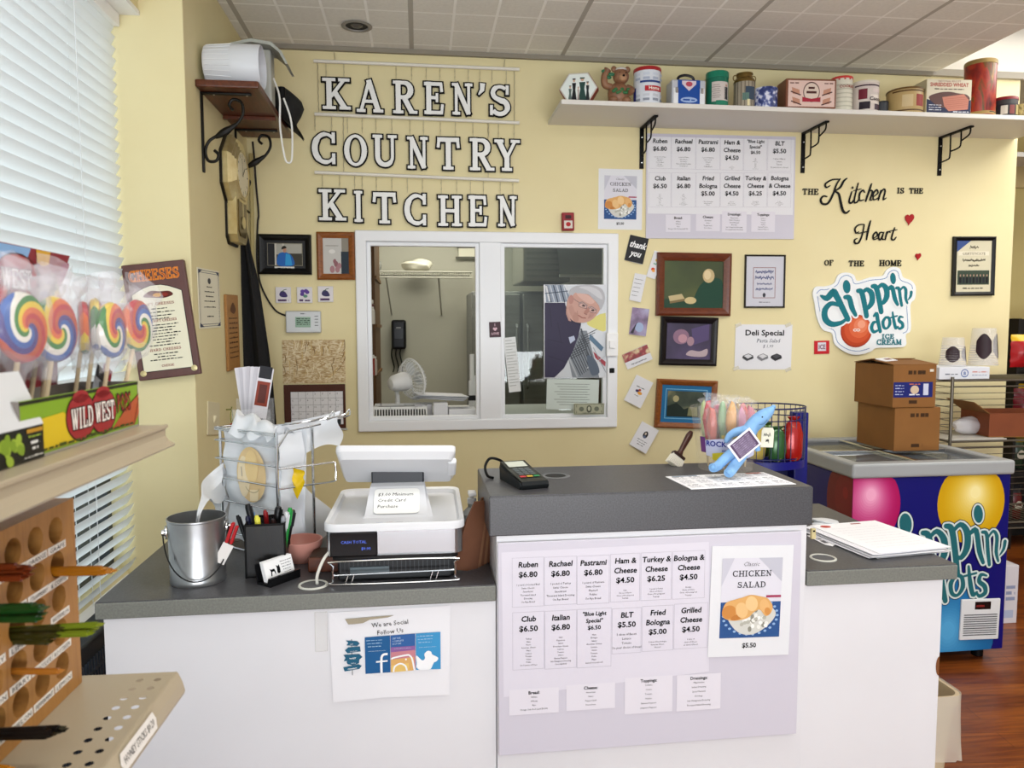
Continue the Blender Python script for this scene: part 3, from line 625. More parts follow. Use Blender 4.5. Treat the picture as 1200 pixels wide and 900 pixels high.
# framed certificate paper
f = side((230.5, 313), (256, 318), (233, 385.5), .001)
mb = MB(); w, h = f.w/2, f.h/2; mb.box(-w, w, -h, h, 0, .002, M('#e7e2cc', .6)); z = .0025
for k in (.93, .86): mb.stroke([(-w*k, -h*k), (w*k, -h*k), (w*k, h*k), (-w*k, h*k)], .002, z, GREYINK, closed=True)
for sx in (-1, 1):
    for sy in (-1, 1): mb.poly([(sx*w*.95, sy*h*.95), (sx*w*.6, sy*h*.95), (sx*w*.95, sy*h*.8)], z+.0003, M('#2c3450'))
mb.ell(0, h*.6, w*.14, h*.1, z, M('#3a3a40'))
for k, (y, q) in enumerate(((.38, .5), (.22, .9), (.06, .7), (-.1, 1.0), (-.3, 1.1), (-.62, .6))): mb.dash(0, h*y, w*q, h*.045, INK, z, k)
tag(mb.build('certificate', mat=f.mat), 'cream paper certificate with dark corner marks on the return wall beside the pier', 'certificate')
# narrow wooden plaque
f = side((262, 345), (275.5, 346), (264, 435.5), .001)
mb = MB(); w, h = f.w/2, f.h/2; mb.box(-w, w, -h, h, 0, .012, PINE, .002); z = .0125
mb.poly(sm([(-w*.5, h*.6), (0, h*.8), (w*.5, h*.62), (w*.2, h*.5), (-w*.2, h*.52)], 4, True), z, M('#5a3214'))
for i in range(9): mb.dash(0, h*(.36-.13*i), w*1.5, h*.05, M('#4c2a12'), z, i)
tag(mb.build('wooden_plaque', mat=f.mat), 'narrow tan wooden plaque with brown writing next to the hanging black apron', 'plaque')
# light switch, keys
f = side((242, 470), (256, 472), (243.5, 510), .0)
t = thing('light_switch', 'ivory light switch plate on the return wall above the bag rack', 'switch', mat=f.mat); w, h = f.w/2, f.h/2
mb = MB(); mb.box(-w, w, -h, h, 0, .006, M('#ddd3b0', .4), .003); mb.build('plate', t)
mb = MB(); mb.T = Matrix.Rotation(.3, 4, 'X'); mb.box(-.008, .008, -.014, .014, .0, .014, M('#e6dec0', .35), .002); mb.build('toggle', t)
P = aX(265, 480, XC)
t = thing('key_hook', 'red tagged key ring hanging on the return wall beside the switch', 'keys', (XC, P.y, P.z))
mb = MB(); mb.tube([(0, 0, .0), (.02, 0, .0), (.024, 0, .012)], .003, M('#8a8f4a', .4, .4)); mb.build('hook', t)
mb = MB(); mb.tube([(.022, .02*math.cos(a), -.03+.026*math.sin(a)) for a in [2*PI*k/18 for k in range(18)]], .002, M('#96a04e', .3, .4), 6, closed=True); mb.build('ring', t)
mb = MB(); mb.box(.016, .028, -.014, .014, -.19, -.06, M('#b01f1f', .4), .003); mb.build('fob', t)
# wooden shelf with two scroll brackets
Q = aX(228, 92, XC); SY0, SZ = Q.y, Q.z; SY1 = aZ(337, 163, SZ-.03).y; SX = aY(303, 100, SY0).x
t = thing('wooden_wall_shelf', 'brown wooden shelf on black scroll brackets high on the return wall', 'shelf', (XC, SY0, SZ)); SL = SY1-SY0; SD = SX-XC
mb = MB(); mb.box(0, SD, 0, SL, -.028, 0, WALNUT, .006, 3); mb.box(.005, SD-.01, SL*.5, SL*.5+.02, -.045, -.028, WALNUT, .003); mb.build('board', t)
def scroll(y, name='scroll_bracket'):
    mb = MB(); k = .95
    mb.box(.001, .008, y-.010, y+.010, -.33, -.028, IRON, .002); mb.box(.001, SD*.82, y-.010, y+.010, -.036, -.028, IRON, .002)
    s = sm([(.045, -.245), (.06, -.262), (.05, -.285), (.022, -.285), (.012, -.25), (.028, -.21), (.075, -.18), (.125, -.15), (.155, -.105), (.15, -.062), (.12, -.052), (.105, -.075), (.12, -.092)], 6)
    mb.tube([(a, y, b) for a, b in s], [.006]*len(s), IRON, 8)
    mid = sm([(.05, -.197), (.09, -.172), (.13, -.145)], 6); mb.tube([(a, y, b) for a, b in mid], [.006, .008, .010, .012, .014, .015, .015, .014, .012, .010, .009, .008, .006], IRON, 8)
    mb.build(name, t)
    for xx in (.05, SD*.75): mb = MB(); mb.T = Matrix.Translation((xx, y, -.0365)); mb.lathe([(.004, 0), (.003, -.002), (1e-4, -.0025)], M('#b8b4a8', .3, .8), 10); mb.build('screw', t)
scroll(.07); scroll(SL*.80)
# things on it
P = aY(262, 76, SY0+.11)
t = thing('white_plastic_tub', 'white plastic tub lying on its side on the wooden wall shelf', 'tub', (XC+.02, SY0+.1, SZ)); R_ = .082
mb = MB(); mb.T = Matrix.Translation((0, 0, R_)) @ Matrix.Rotation(math.radians(90), 4, 'Y')
mb.lathe([(1e-4, .0), (R_*.86, .0), (R_*.88, .004), (R_*.98, .1), (R_, .105), (R_, .205), (R_*.97, .208), (R_*.95, .2), (R_*.84, .01), (1e-4, .01)], M('#d6d9de', .35), 36); mb.build('bucket_body', t)
mb = MB(); mb.T = Matrix.Translation((0, 0, R_)) @ Matrix.Rotation(math.radians(90), 4, 'Y')
for k in range(24):
    a = 2*PI*k/24; mb.tube([(R_*.885*math.cos(a), R_*.885*math.sin(a), .006), (R_*.985*math.cos(a), R_*.985*math.sin(a), .1)], .002, M('#e0e2e6', .35), 5)
mb.build('rib', t)
t = thing('wall_phone', 'old grey wall phone with a curved lid and white looped cord on the wooden shelf', 'phone', (XC+.175, SY0+.33, SZ))
mb = MB(); mb.box(-.045, .05, -.04, .045, 0, .22, M('#b9bbb4', .4), .01, 3); mb.build('body', t)
mb = MB(); prof = [(-.10, .225), (-.02, .245), (.06, .235), (.10, .20), (.125, .15), (.115, .15), (.09, .195), (.055, .222), (-.02, .232), (-.10, .215)]
vs = [(x, -.08, z) for x, z in prof]+[(x, .08, z) for x, z in prof]; n_ = len(prof)
mb.add(vs, [tuple(range(n_)), tuple(range(2*n_-1, n_-1, -1))]+[(i, (i+1) % n_, n_+(i+1) % n_, n_+i) for i in range(n_)], M('#a9aca4', .4)); mb.build('curved_lid', t)
mb = MB(); mb.tube(sm([(.06, -.045, .10), (.085, -.06, .02), (.085, -.065, -.1), (.10, -.065, -.22), (.115, -.065, -.245), (.13, -.065, -.22), (.13, -.06, -.08), (.10, -.05, .02)], 7), .004, M('#e2e2de', .4), 7); mb.build('cord_loop', t)
mb = MB(); mb.cyl(.016, .0, .05, BLACK, 14, bev=.004); mb.T = Matrix.Identity(4); o = mb.build('black_knob', t, loc=(.085, .0, .03))
P = aY(322, 140, SY1-.08)
t = thing('black_hat', 'black felt hat with a curled brim at the far end of the wooden wall shelf', 'hat', mat=Matrix.Translation((XC+SD-.035, SY1-.22, SZ+.015)) @ Matrix.Rotation(math.radians(38), 4, 'Y'))
FELT = noisy('black_felt', [(.3, '#0c0c0c'), (.7, '#161615')], 60, .8)
mb = MB()
mb.lathe([(1e-4, .125), (.05, .122), (.075, .105), (.085, .07), (.09, .02), (.095, .008)], FELT, 32, 1, .86); mb.build('crown', t)
mb = MB(); vs = []; n_ = 36
for ri, r in enumerate((.09, .115, .14, .155)):
    for k in range(n_): a = 2*PI*k/n_; vs.append((r*math.cos(a), r*.88*math.sin(a), .008+(.035*(ri/3)**2)*(math.sin(a)**2)-.012*ri/3*math.cos(a)**2))
fs = [(i*n_+k, i*n_+(k+1) % n_, (i+1)*n_+(k+1) % n_, (i+1)*n_+k) for i in range(3) for k in range(n_)]
mb.add(vs, fs, FELT, True); mb.add([(a, b, c-.005) for a, b, c in vs], [q[::-1] for q in fs], FELT, True); mb.build('brim', t)
mb = MB(); mb.lathe([(.0955, .012), (.093, .03)], M('#050505', .35), 32, 1, .87); mb.build('hat_band', t)
# wall clock: gilt octagon over a pendulum case
A = aX(255, 160, XC); B = aX(262, 290, XC); yc = aX(268, 205, XC).y+.02; cz = aX(266, 203, XC+.05).z+.045
t = thing('pendulum_wall_clock', 'gilt octagonal wall clock with pendulum case under the wooden shelf', 'clock', mat=Matrix(((0, 0, .62, XC), (.86, 0, 0, yc), (0, .78, 0, cz), (0, 0, 0, 1))))
def octa(r, sq=1): return [(r*math.cos(PI/8+k*PI/4), r*sq*math.sin(PI/8+k*PI/4)) for k in range(8)]
mb = MB(); mb.prism(octa(.225), 0, .018, M('#17120c', .4)); mb.prism([(-.125, -.15), (.125, -.15), (.125, -.36), (.085, -.40), (-.085, -.40), (-.125, -.36)], 0, .015, M('#17120c', .4)); mb.build('back_board', t)
mb = MB(); mb.prism([(-.115, -.12), (.115, -.12), (.115, -.345), (.078, -.385), (-.078, -.385), (-.115, -.345)], .012, .075, GOLD); mb.prism([(-.085, -.15), (.085, -.15), (.085, -.32), (.055, -.35), (-.055, -.35), (-.085, -.32)], .075, .082, M('#5c4a26', .3, .6)); mb.build('pendulum_case', t)
mb = MB(); mb.T = Matrix.Translation((0, -.27, .083)); mb.cyl(.035, 0, .008, GOLD, 22, bev=.002); mb.T = Matrix.Identity(4); mb.box(-.004, .004, -.27, -.15, .083, .087, GOLD); mb.build('pendulum', t)
mb = MB()
for r0, z0, r1, z1 in ((.215, .018, .215, .05), (.215, .05, .195, .075), (.195, .075, .18, .07), (.18, .07, .17, .085), (.17, .085, .155, .08), (.155, .08, .148, .092), (.148, .092, .125, .088)):
    a, b = octa(r0), octa(r1)
    mb.add([(x, y, z0) for x, y in a]+[(x, y, z1) for x, y in b], [(k, (k+1) % 8, 8+(k+1) % 8, 8+k) for k in range(8)], GOLD)
mb.build('octagon_bezel', t)
mb = MB(); mb.lathe([(1e-4, .089), (.128, .089)], M('#e4dcc0', .4), 40); mb.tube([(.128*math.cos(2*PI*k/40), .128*math.sin(2*PI*k/40), .092) for k in range(40)], .005, GOLD, 8, closed=True)
for k in range(12):
    a = k*PI/6; mb.stroke([(.095*math.cos(a), .095*math.sin(a)), (.116*math.cos(a), .116*math.sin(a))], .006, .0895, INK)
mb.build('dial', t)
mb = MB(); mb.stroke([(-.01, -.01), (.05, .045)], .006, .092, INK); mb.stroke([(.0, -.015), (-.02, .085)], .005, .093, INK); mb.build('clock_hands', t)
# black apron in the corner
AY = 3.66
def apron_pt(u, v, d=0): return aY(u, v, AY-d)
t = thing('black_apron', 'long black apron hanging in the corner between the two yellow walls', 'apron', aY(282, 252, AY))
o0 = aY(282, 252, AY); vs = []; rows = [(250, 279, 286), (262, 278.5, 287.5), (290, 278, 292.5), (330, 277.5, 302), (370, 277.5, 308), (410, 277.5, 314), (450, 278, 319), (495, 279, 323), (540, 280, 326)]; NC = 15
for v, ul, ur in rows:
    for k in range(NC):
        s = k/(NC-1); P = aY(ul+(ur-ul)*s, v, AY); wob = .02*math.sin(s*13+v*.004)*min(1, (v-245)/80)
        vs.append((P.x-o0.x, P.y-o0.y+wob, P.z-o0.z))
mb = MB(); fs = [(i*NC+k, i*NC+k+1, (i+1)*NC+k+1, (i+1)*NC+k) for i in range(len(rows)-1) for k in range(NC-1)]
BC = noisy('black_cloth', [(.3, '#0b0b0d'), (.7, '#131316')], 90, .9)
mb.add(vs, fs, BC, True); mb.add([(a, b+.006, c) for a, b, c in vs], [q[::-1] for q in fs], BC, True); mb.build('cloth', t)
mb = MB(); mb.tube(sm([(-.005, .0, .0), (-.012, .03, .035), (.0, .06, .05), (.008, .03, .03), (.012, 0, -.02), (.035, .0, -.15), (.05, .0, -.28)], 6), .006, BC, 7); mb.build('apron_string', t)
mb = MB(); mb.tube([(0, .185, .04), (0, .06, .04), (0, .045, .06)], .005, IRON, 7); mb.build('wall_hook', t)
# the corner's cables
mb = MB(); q = [aY(u, v, W-.006) for u, v in ((296, 166), (298, 186), (300, 215), (303, 250), (302, 262), (301, 300), (304, 328), (312, 348), (323, 364), (335, 370))]
tag(mb.tube(sm(q, 5), .0045, M('#1a1311', .5), 7).build('thermostat_cable'), 'dark cable running down the corner of the back wall to the thermostat', 'cable')
mb = MB(); q = [aY(294, 180, W-.012), aY(295.5, 255, W-.012), aY(296.5, 330, W-.012), aY(298, 470, W-.012)]
tag(mb.tube(q, .010, M('#b9ab78', .5), 6).build('corner_conduit'), 'thin yellow painted conduit running down the back corner beside the apron', 'conduit')

# ================================================================== small things on the back wall, left of the hatch
def frame_thing(name, label, cat, f, bw, depth, fm, face, group=None, lip=None):
    t = thing(name, label, cat, mat=f.mat, group=group); w, h = f.w/2, f.h/2
    mb = MB(); d = depth; e = bw*.28
    ring = [((w, h), 0), ((w, h), d*.75), ((w-e, h-e), d), ((w-bw*.6, h-bw*.6), d*.86), ((w-bw, h-bw), d*.6), ((w-bw, h-bw), .004)]
    vs = []
    for (a, b), z in ring: vs += [(-a, -b, z), (a, -b, z), (a, b, z), (-a, b, z)]
    fs = [(4*i+k, 4*i+(k+1) % 4, 4*i+4+(k+1) % 4, 4*i+4+k) for i in range(len(ring)-1) for k in range(4)]+[(3, 2, 1, 0)]
    mb.add(vs, fs, fm); mb.build('frame', t)
    mb = MB(); a, b = w-bw, h-bw; face(mb, a, b, depth*.45); mb.build('picture', t)
    return t
f = wall((302.5, 274.5), (365, 275.5), (303.5, 321.5))
def face(mb, a, b, z):
    mb.rect(-a, -b, a, b, z, M('#17181c', .4)); A, B = a*.84, b*.78; mb.stroke([(-A, -B), (A, -B), (A, B), (-A, B)], .004, z+.0006, M('#8b8675', .4), closed=True)
    mb.rect(-A, -B, A, B, z+.0003, M('#4a4740')); mb.rect(-A, 0, A, B, z+.0005, M('#a8a79e')); mb.rect(-A, -B, -A*.55, B, z+.0007, M('#1e1f24')); mb.rect(A*.2, -B, A, B*.1, z+.0007, M('#3a372c'))
    for x in (-.5, -.05): mb.rect(A*x-.008, -B, A*x, B, z+.0009, M('#c8c4b8'))
    mb.poly(sm([(-A*.42, -B), (-A*.4, -B*.05), (-A*.15, B*.2), (A*.15, B*.15), (A*.42, -B*.2), (A*.5, -B)], 4, True), z+.001, M('#1f62b4')); mb.poly([(A*.0, -B), (A*.05, B*.1), (A*.3, 0), (A*.42, -B)], z+.0012, M('#2d98d6')); mb.ell(-A*.02, B*.4, A*.11, B*.24, z+.0014, M('#b98a70')); mb.poly(arc(-A*.04, B*.5, A*.16, B*.3, 20, 190, 10), z+.0016, M('#17120f'))
    mb.rect(-a*.52, -b*1.08, a*.45, -b*.87, z+.0018, M('#d8d6d0'))
    mb.dash(-a*.04, -b*1.02, a*.7, b*.07, INK, z+.0022)
frame_thing('framed_photo', 'black framed photo of a person in a blue jacket near the corner', 'picture', f, .030, .022, M('#0e0e0f', .3), face)
f = wall((371, 272), (415.5, 272.5), (371.5, 328))
def face(mb, a, b, z):
    mb.rect(-a, -b, a, b, z, M('#c4c2be')); mb.rect(a*.4, -b, a, b*.25, z+.0004, M('#1d2b38')); mb.rect(a*.45, b*.25, a, b, z+.0004, M('#8a8478'))
    for i, (x, y, r) in enumerate(((-.3, -.75, .12), (0, -.45, .1), (.1, -.75, .11), (-.1, -.3, .08), (.25, -.55, .1))): mb.ell(a*x, b*y, a*r*1.6, b*r*1.7, z+.0006+i*.0001, M(('#a77a80', '#8e5f66')[i % 2]))
    mb.ell(-a*.3, b*.25, a*.25, b*.12, z+.0005, M('#dedcd8')); mb.rect(-a*.8, b*.55, a*.2, b*.6, z+.0005, M('#a09c96'))
frame_thing('framed_photo', 'oak framed pale photo touching the hatch frame beside the black frame', 'picture', f, .030, .022, OAK, face)
# three small fruit tiles
for i, (u0, v0, word, col, lab) in enumerate(((323, 336.5, 'JAM', '#3c2f66', 'small white wall tile with a dark berry, first from the corner'), (348, 336.5, 'VIOLET', '#5b3c92', 'small white wall tile with violet flowers and green leaf, between the others'), (372.5, 335.5, 'PLUM', '#34305c', 'small white wall tile with a dark plum, nearest the hatch'))):
    f = wall((u0, v0), (u0+18, v0), (u0+.5, v0+18.5)); w = f.w/2; h = f.h/2
    mb = MB(); mb.box(-w, w, -h, h, 0, .010, M('#dcd8dc', .25), .002); z = .0104
    if i == 1:
        for k, (x, y) in enumerate(((-.25, .45), (.2, .5), (-.3, .1), (.35, .35))): mb.ell(w*x, h*y, w*.28, h*.24, z+k*.0001, M(col))
        mb.ell(w*.1, -h*.15, w*.28, h*.2, z+.0006, M('#5b8f7a'))
    else:
        mb.poly(sm([(-w*.5, h*.1), (-w*.2, h*.5), (w*.3, h*.35), (w*.55, -h*.2), (w*.1, -h*.3), (-w*.35, -h*.2)], 4, True), z, M(col)); mb.stroke(sm([(-w*.15, h*.35), (w*.1, h*.62), (w*.45, h*.7)], 4), w*.09, z+.0004, M('#3f5a3a'))
    mb.dash(0, -h*.8, w*1.4, h*.3, M('#4a2a58'), z, i)
    tag(mb.build('fruit_tile', mat=f.mat), lab, 'tile', 'small fruit tiles under the framed photos')
# thermostat
f = wall((335.5, 364.5), (376.5, 364.5), (336, 390))
t = thing('thermostat', 'silver grey thermostat with a green screen on the back wall', 'thermostat', mat=f.mat); w, h = f.w/2, f.h/2
mb = MB(); mb.box(-w, w, -h, h, 0, .028, M('#c3c6c8', .35, .2), .005); mb.dash(0, h*.7, w*.3, h*.1, GREYINK, .0284)
for k in range(4): mb.rect(w*.65, h*(.55-.28*k), w*.85, h*(.48-.28*k), .0284, GREYINK)
mb.build('case', t)
mb = MB(); mb.box(-w*.45, w*.42, -h*.5, h*.45, .028, .0292, M('#8fae9a', .2)); [mb.dash(0, h*(.25-.17*k), w*.75, h*.1, M('#2c4034'), .0296, k) for k in range(4)]; mb.build('screen', t)
# wheat print over a calendar
f = wall((330.5, 398.5), (404, 398), (331.5, 449.5)); f2 = wall((332.5, 451), (404.5, 450), (333, 503))
t = thing('wall_calendar', 'wall calendar with a golden wheat picture above a brown bordered month page', 'calendar', mat=f.mat)
w, h = f.w/2, f.h/2
WHT = noisy('wheat_print', [(.2, '#7a6038'), (.42, '#b39260'), (.55, '#d6c49c'), (.75, '#ece2c8')], 9, .5, stretch=(3, 9, 1), detail=8, dist=2.2)
mb = MB(); mb.box(-w, w, -h, h, 0, .004, WHT)
R = random.Random(5)
for k in range(46):
    x, y = R.uniform(-w*.95, w*.9), R.uniform(-h*.95, h*.6); L = R.uniform(.04, .09); a = R.uniform(.5, 1.5)
    q = [(x+L*s*math.cos(a)-.02*s*s, y+L*s*math.sin(a)) for s in (0, .35, .7, 1)]
    q = [(max(-w, min(w, i)), max(-h, min(h, j))) for i, j in q]
    mb.stroke(q, [.001, .003, .004, .001], .0044+k*.00002, M(('#e9dcba', '#7a5c30', '#c8aa6c')[k % 3], .6))
mb.build('wheat_picture', t)
mm = f.inv @ f2.mat; w, h = f2.w/2, f2.h/2
mb = MB(); mb.T = mm; mb.box(-w, w, -h, h, 0, .005, M('#4a2314', .5)); z = .0054; x0, x1, y0, y1 = -w*.78, w*.92, -h*.82, h*.68
mb.rect(x0, y0, x1, y1, z, PAPER)
for k in range(8): x = x0+(x1-x0)*k/7; mb.rect(x-.0006, y0, x+.0006, y1, z+.0004, GREYINK)
for k in range(6): y = y0+(y1-y0)*k/5; mb.rect(x0, y-.0006, x1, y+.0006, z+.0004, GREYINK)
d = 1
for r_ in range(5):
    for c_ in range(7):
        if (r_ == 0 and c_ < 2) or d > 30: continue
        mb.text(str(d), x0+(x1-x0)*(c_+.25)/7, y1-(y1-y0)*(r_+.45)/5, .009, INK, z+.0004); d += 1
mb.rect(x0+(x1-x0)*.74, y0, x1-.012, y0+(y1-y0)*.16, z+.0006, M('#2b2f36')); mb.build('month_page', t)
mb = MB(); mb.T = mm; mb.box(-w*.95, w*1.05, -h*1.08, -h*1.0, 0, .012, M('#bdbdb8', .35, .5), .002); mb.build('bottom_clip', t)

# ================================================================== hanging letter sign
t = thing('hanging_letter_sign', 'white letters on chained rails spelling KAREN\'S COUNTRY KITCHEN above the hatch', 'sign', aY(488, 170, W))
o0 = aY(488, 170, W)
def wl(u, v): P = aY(u, v, W); return (P.x-o0.x, P.z-o0.z)
WALLM = Matrix(((1, 0, 0, 0), (0, 0, -1, 0), (0, 1, 0, 0), (0, 0, 0, 1)))     # x right, y up, z out of the back wall
RAILM = M('#e6e2d6', .4); LETM = M('#eff0ee', .4); CHN = M('#b8b19a', .35, .5)
zo = (350, 60, 1096/280)
def zl(a, b): return wl(zo[0]+a/zo[2], zo[1]+b/zo[2])
for a, b in (((72, 52), (1010, 90)), ((76, 294), (1010, 334)), ((76, 560), (1008, 598))):
    p, q = zl(*a), zl(*b); mb = MB(); mb.T = WALLM
    mb.tube([(p[0], p[1], .022), (q[0], q[1], .022)], .0085, RAILM, 10); mb.build('rail', t)
rows = [("KAREN'S", [(104, 236, 126, 276), (262, 385, 134, 290), (426, 542, 138, 296), (566, 668, 143, 300), (696, 798, 148, 302), (810, 850, 160, 216), (864, 972, 155, 306)], 52),
        ('COUNTRY', [(56, 178, 372, 526), (206, 315, 380, 538), (334, 452, 384, 538), (492, 594, 392, 548), (628, 742, 396, 552), (776, 894, 400, 556), (892, 1010, 406, 558)], 294),
        ('KITCHEN', [(88, 216, 632, 784), (250, 304, 638, 792), (336, 452, 646, 798), (478, 592, 652, 806), (632, 748, 660, 810), (768, 866, 660, 812), (904, 1000, 662, 812)], 560)]
SL_W = {k: v[0] for k, v in SLAB.items()}
for word, boxes, ry in rows:
    for ch, (a0, a1, b0, b1) in zip(word, boxes):
        p = zl(a0, b1); q = zl(a1, b0); Wd = q[0]-p[0]; Hh = q[1]-p[1]; m_ = .0065
        mb = MB(); mb.T = WALLM @ Matrix.Translation((p[0]+m_, p[1]+m_, 0))
        if ch == "'":
            sub = Hh/.42; slab(mb, ch, 0, -.58*sub, sub, BLACK, .010, .018, w=Wd, grow=.0065); slab(mb, ch, 0, -.58*sub, sub, LETM, .018, .022, w=Wd)
        else:
            slab(mb, ch, 0, 0, Hh-2*m_, BLACK, .010, .018, w=(Wd-2*m_)*1.06, grow=.0072); slab(mb, ch, 0, 0, Hh-2*m_, LETM, .018, .022, w=(Wd-2*m_)*1.06)
        mb.build('letter', t)
        n_ch = 1 if ch in "AI'" and ch != 'I' else 2
        yrail = zl((a0+a1)/2, ry+38*((a0+a1)/2-72)/938)[1]
        for s in ((.5,) if n_ch == 1 else (.2, .8)):
            x = p[0]+Wd*s; mb = MB(); mb.T = WALLM
            nl = 5
            for i in range(nl):
                ya = yrail+(q[1]-yrail)*i/nl; yb = yrail+(q[1]-yrail)*(i+1)/nl
                dx = .0022 if i % 2 else 0; dz = 0 if i % 2 else .0022
                mb.tube([(x+dx, ya, .016+dz), (x+dx, (ya+yb)/2, .016+dz+.001), (x, yb, .016), (x-dx, (ya+yb)/2, .016-dz)], .0011, CHN, 5, closed=True)
            mb.build('chain', t)
for (a, b), (c, d) in (((88, 60), (94, 292)), ((988, 96), (988, 332)), ((206, 300), (208, 560)), ((868, 330), (868, 590)), ((162, 0), (170, 56)), ((946, 30), (940, 88))):
    p, q = zl(a, b), zl(c, d); mb = MB(); mb.T = WALLM; N = 14
    mb.tube([(p[0]+(q[0]-p[0])*i/N+(.0015 if i % 2 else -.0015), p[1]+(q[1]-p[1])*i/N, .012) for i in range(N+1)], .0016, CHN, 5); mb.build('rail_chain', t)

# ================================================================== between hatch and menu
f = wall((657.5, 250), (671.5, 250), (657.5, 271)); w, h = f.w/2, f.h/2
mb = MB(); mb.box(-w, w, -h, h, 0, .03, M('#8d1a22', .35), .003); mb.rect(-w*.7, -h*.75, w*.7, h*.1, .0304, M('#d6cfc6')); mb.rect(-w*.5, h*.3, w*.5, h*.7, .0304, M('#3a1216')); mb.ell(0, -h*.3, w*.4, h*.25, .0308, REDM)
tag(mb.build('red_tin', mat=f.mat), 'small red tin fixed just above the hatch frame', 'tin')
def croissant(mb, fr_l, s, z):
    """croissant sandwich on a blue plate, drawn inside a w x h picture centred on 0"""
    w, h = s
    mb.rect(-w, -h, w, h, z, M('#d9d8e2')); mb.rect(-w, -h, w, -h*.1, z+.0003, M('#27508a'))
    mb.ell(0, -h*.5, w*1.0, h*.5, z+.0005, M('#dfe4ee')) if False else None
    for i in range(26):
        a = 2*PI*i/26; x, y = w*.9*math.cos(a), -h*.45+h*.47*math.sin(a)
        if -h < y < -h*.12 and abs(x) < w*.97: mb.ell(x, y, w*.05, h*.03, z+.0007, M('#8fb0d8'))
    mb.poly(sm([(-w*.75, -h*.5), (-w*.4, -h*.85), (w*.1, -h*.92), (w*.6, -h*.7), (w*.85, -h*.4), (w*.5, -h*.2), (-w*.5, -h*.3)], 4, True), z+.0009, M('#cfcfc8'))
    R = random.Random(4)
    for i in range(40):
        a = R.uniform(0, 2*PI); r = R.uniform(0, 1); mb.ell(w*.05+w*.62*r*math.cos(a), -h*.55+h*.26*r*math.sin(a), w*.07, h*.045, z+.0011+i*.00001, M(('#e6e6e0', '#b3b2a6', '#f0f0ec', '#8d8c80')[i % 4]), rot=a)
    mb.poly(sm([(-w*.95, -h*.4), (-w*.85, -h*.12), (-w*.5, -h*.02), (-w*.3, h*.02), (-w*.02, h*.08), (w*.3, h*.04), (w*.55, -h*.02), (w*.72, -h*.2), (w*.68, -h*.38), (w*.5, -h*.46), (w*.3, -h*.3), (w*.1, -h*.36), (-w*.1, -h*.5), (-w*.5, -h*.56), (-w*.8, -h*.52)], 4, True), z+.002, M('#dba866'))
    for q, c in (((-.72, -.34, .24, .17), '#c98742'), ((-.3, -.3, .2, .2), '#e6bd82'), ((.02, -.14, .2, .19), '#e9c48c'), ((.45, -.2, .16, .17), '#e2b274'), ((.56, -.34, .1, .1), '#cf8f4a'), ((-.45, -.47, .22, .07), '#bd7a38')):
        mb.ell(w*q[0], h*q[1], w*q[2], h*q[3], z+.0022+q[0]*.0001, M(c), rot=.3)
def chicken(mb, w, h, z, price):
    pw, ph = w*.74, h*.72; mb.T = mb.T @ Matrix.Translation((0, h*.06, 0))
    croissant(mb, None, (pw, ph), z)
    mb.poly([(-pw, ph), (-pw*.6, ph), (-pw, ph*.3)], z+.0004, M('#c6c6d2')); mb.poly([(pw, ph), (pw, ph*.4), (pw*.2, ph)], z+.0004, M('#bfc0cc')); mb.rect(pw*.5, ph*.0, pw, ph*.06, z+.0004, M('#a23a5a'))
    mb.text('Classic', -pw*.05, ph*.80, ph*.11, GREYINK, z+.0006, shear=.35)
    slab(mb, 'CHICKEN', 0, ph*.54, ph*.15, M('#24242c'), z+.0006, w=pw*1.3, al='c'); slab(mb, 'SALAD', 0, ph*.26, ph*.15, M('#24242c'), z+.0006, w=pw*.95, al='c')
    mb.text(price, 0, -h*.90, h*.085, INK, z+.0006, bold=True)
f = wall((701.5, 197.5), (753, 199), (701, 268.5)); w, h = f.w/2, f.h/2
mb = MB(); mb.box(-w, w, -h, h, 0, .002, VINYL); chicken(mb, w, h, .0024, '$5.50')
tag(mb.build('chicken_salad_poster', mat=f.mat), 'white chicken salad poster on the yellow wall beside the wall menu', 'poster')

# menu sheets: used on the wall and on the counter front
ING = {
 'Ruben': ['1 pound of Corned Beef', 'Swiss Cheese', 'Sauerkraut', 'Thousand Island', 'Dressing', 'On Rye Bread'], 'Rachael': ['1 pound of Turkey', 'Swiss Cheese', 'Sauerkraut', 'Thousand Island Dressing', 'On Rye Bread'],
 'Pastrami': ['1 pound of Pastrami', 'Swiss Cheese', 'Mustard', 'Pickles', 'On Rye Bread'], 'Ham &|Cheese': ['Ham', 'Choice of Cheese', 'Choice of Dressings and', 'Toppings'], 'Turkey &|Cheese': ['1 pound of Turkey', 'Choice of Cheese', 'Choice of Dressings and', 'Toppings'],
 'Bologna &|Cheese': ['Bologna', 'Choice of Cheese', 'Choice of Dressings and', 'Toppings'], 'Bologna|& Cheese': ['Bologna', 'Choice of Cheese', 'Choice of Dressings and', 'Toppings'], 'Club': ['Turkey', 'Ham', 'Bacon', 'American Cheese', 'Mayo', 'Lettuce', 'Tomato', 'Onion', 'Pickle', 'On 3 pieces of Toast'],
 'Italian': ['Ham', 'Pepperoni', 'Salami', 'Provolone Cheese', 'Lettuce', 'Tomato', 'Onion', 'Banana Peppers', 'Sub Vinaigrette Dressing', 'On a Sub Roll'], '"Blue Light|Special"': ['Ham', 'Bologna', 'Salami', 'American Cheese', 'Lettuce', 'Onion', 'Tomato', 'Pickle', 'Mayo', 'Served on a sub roll'],
 'BLT': ['5 slices of Bacon', 'Lettuce', 'Tomato', 'On your choice of bread'], 'Fried|Bologna': ['2 slices of fried bologna', 'American Cheese', 'Mustard'], 'Grilled|Cheese': ['2 slices of', 'choice of Cheese', 'on choice of bread']}
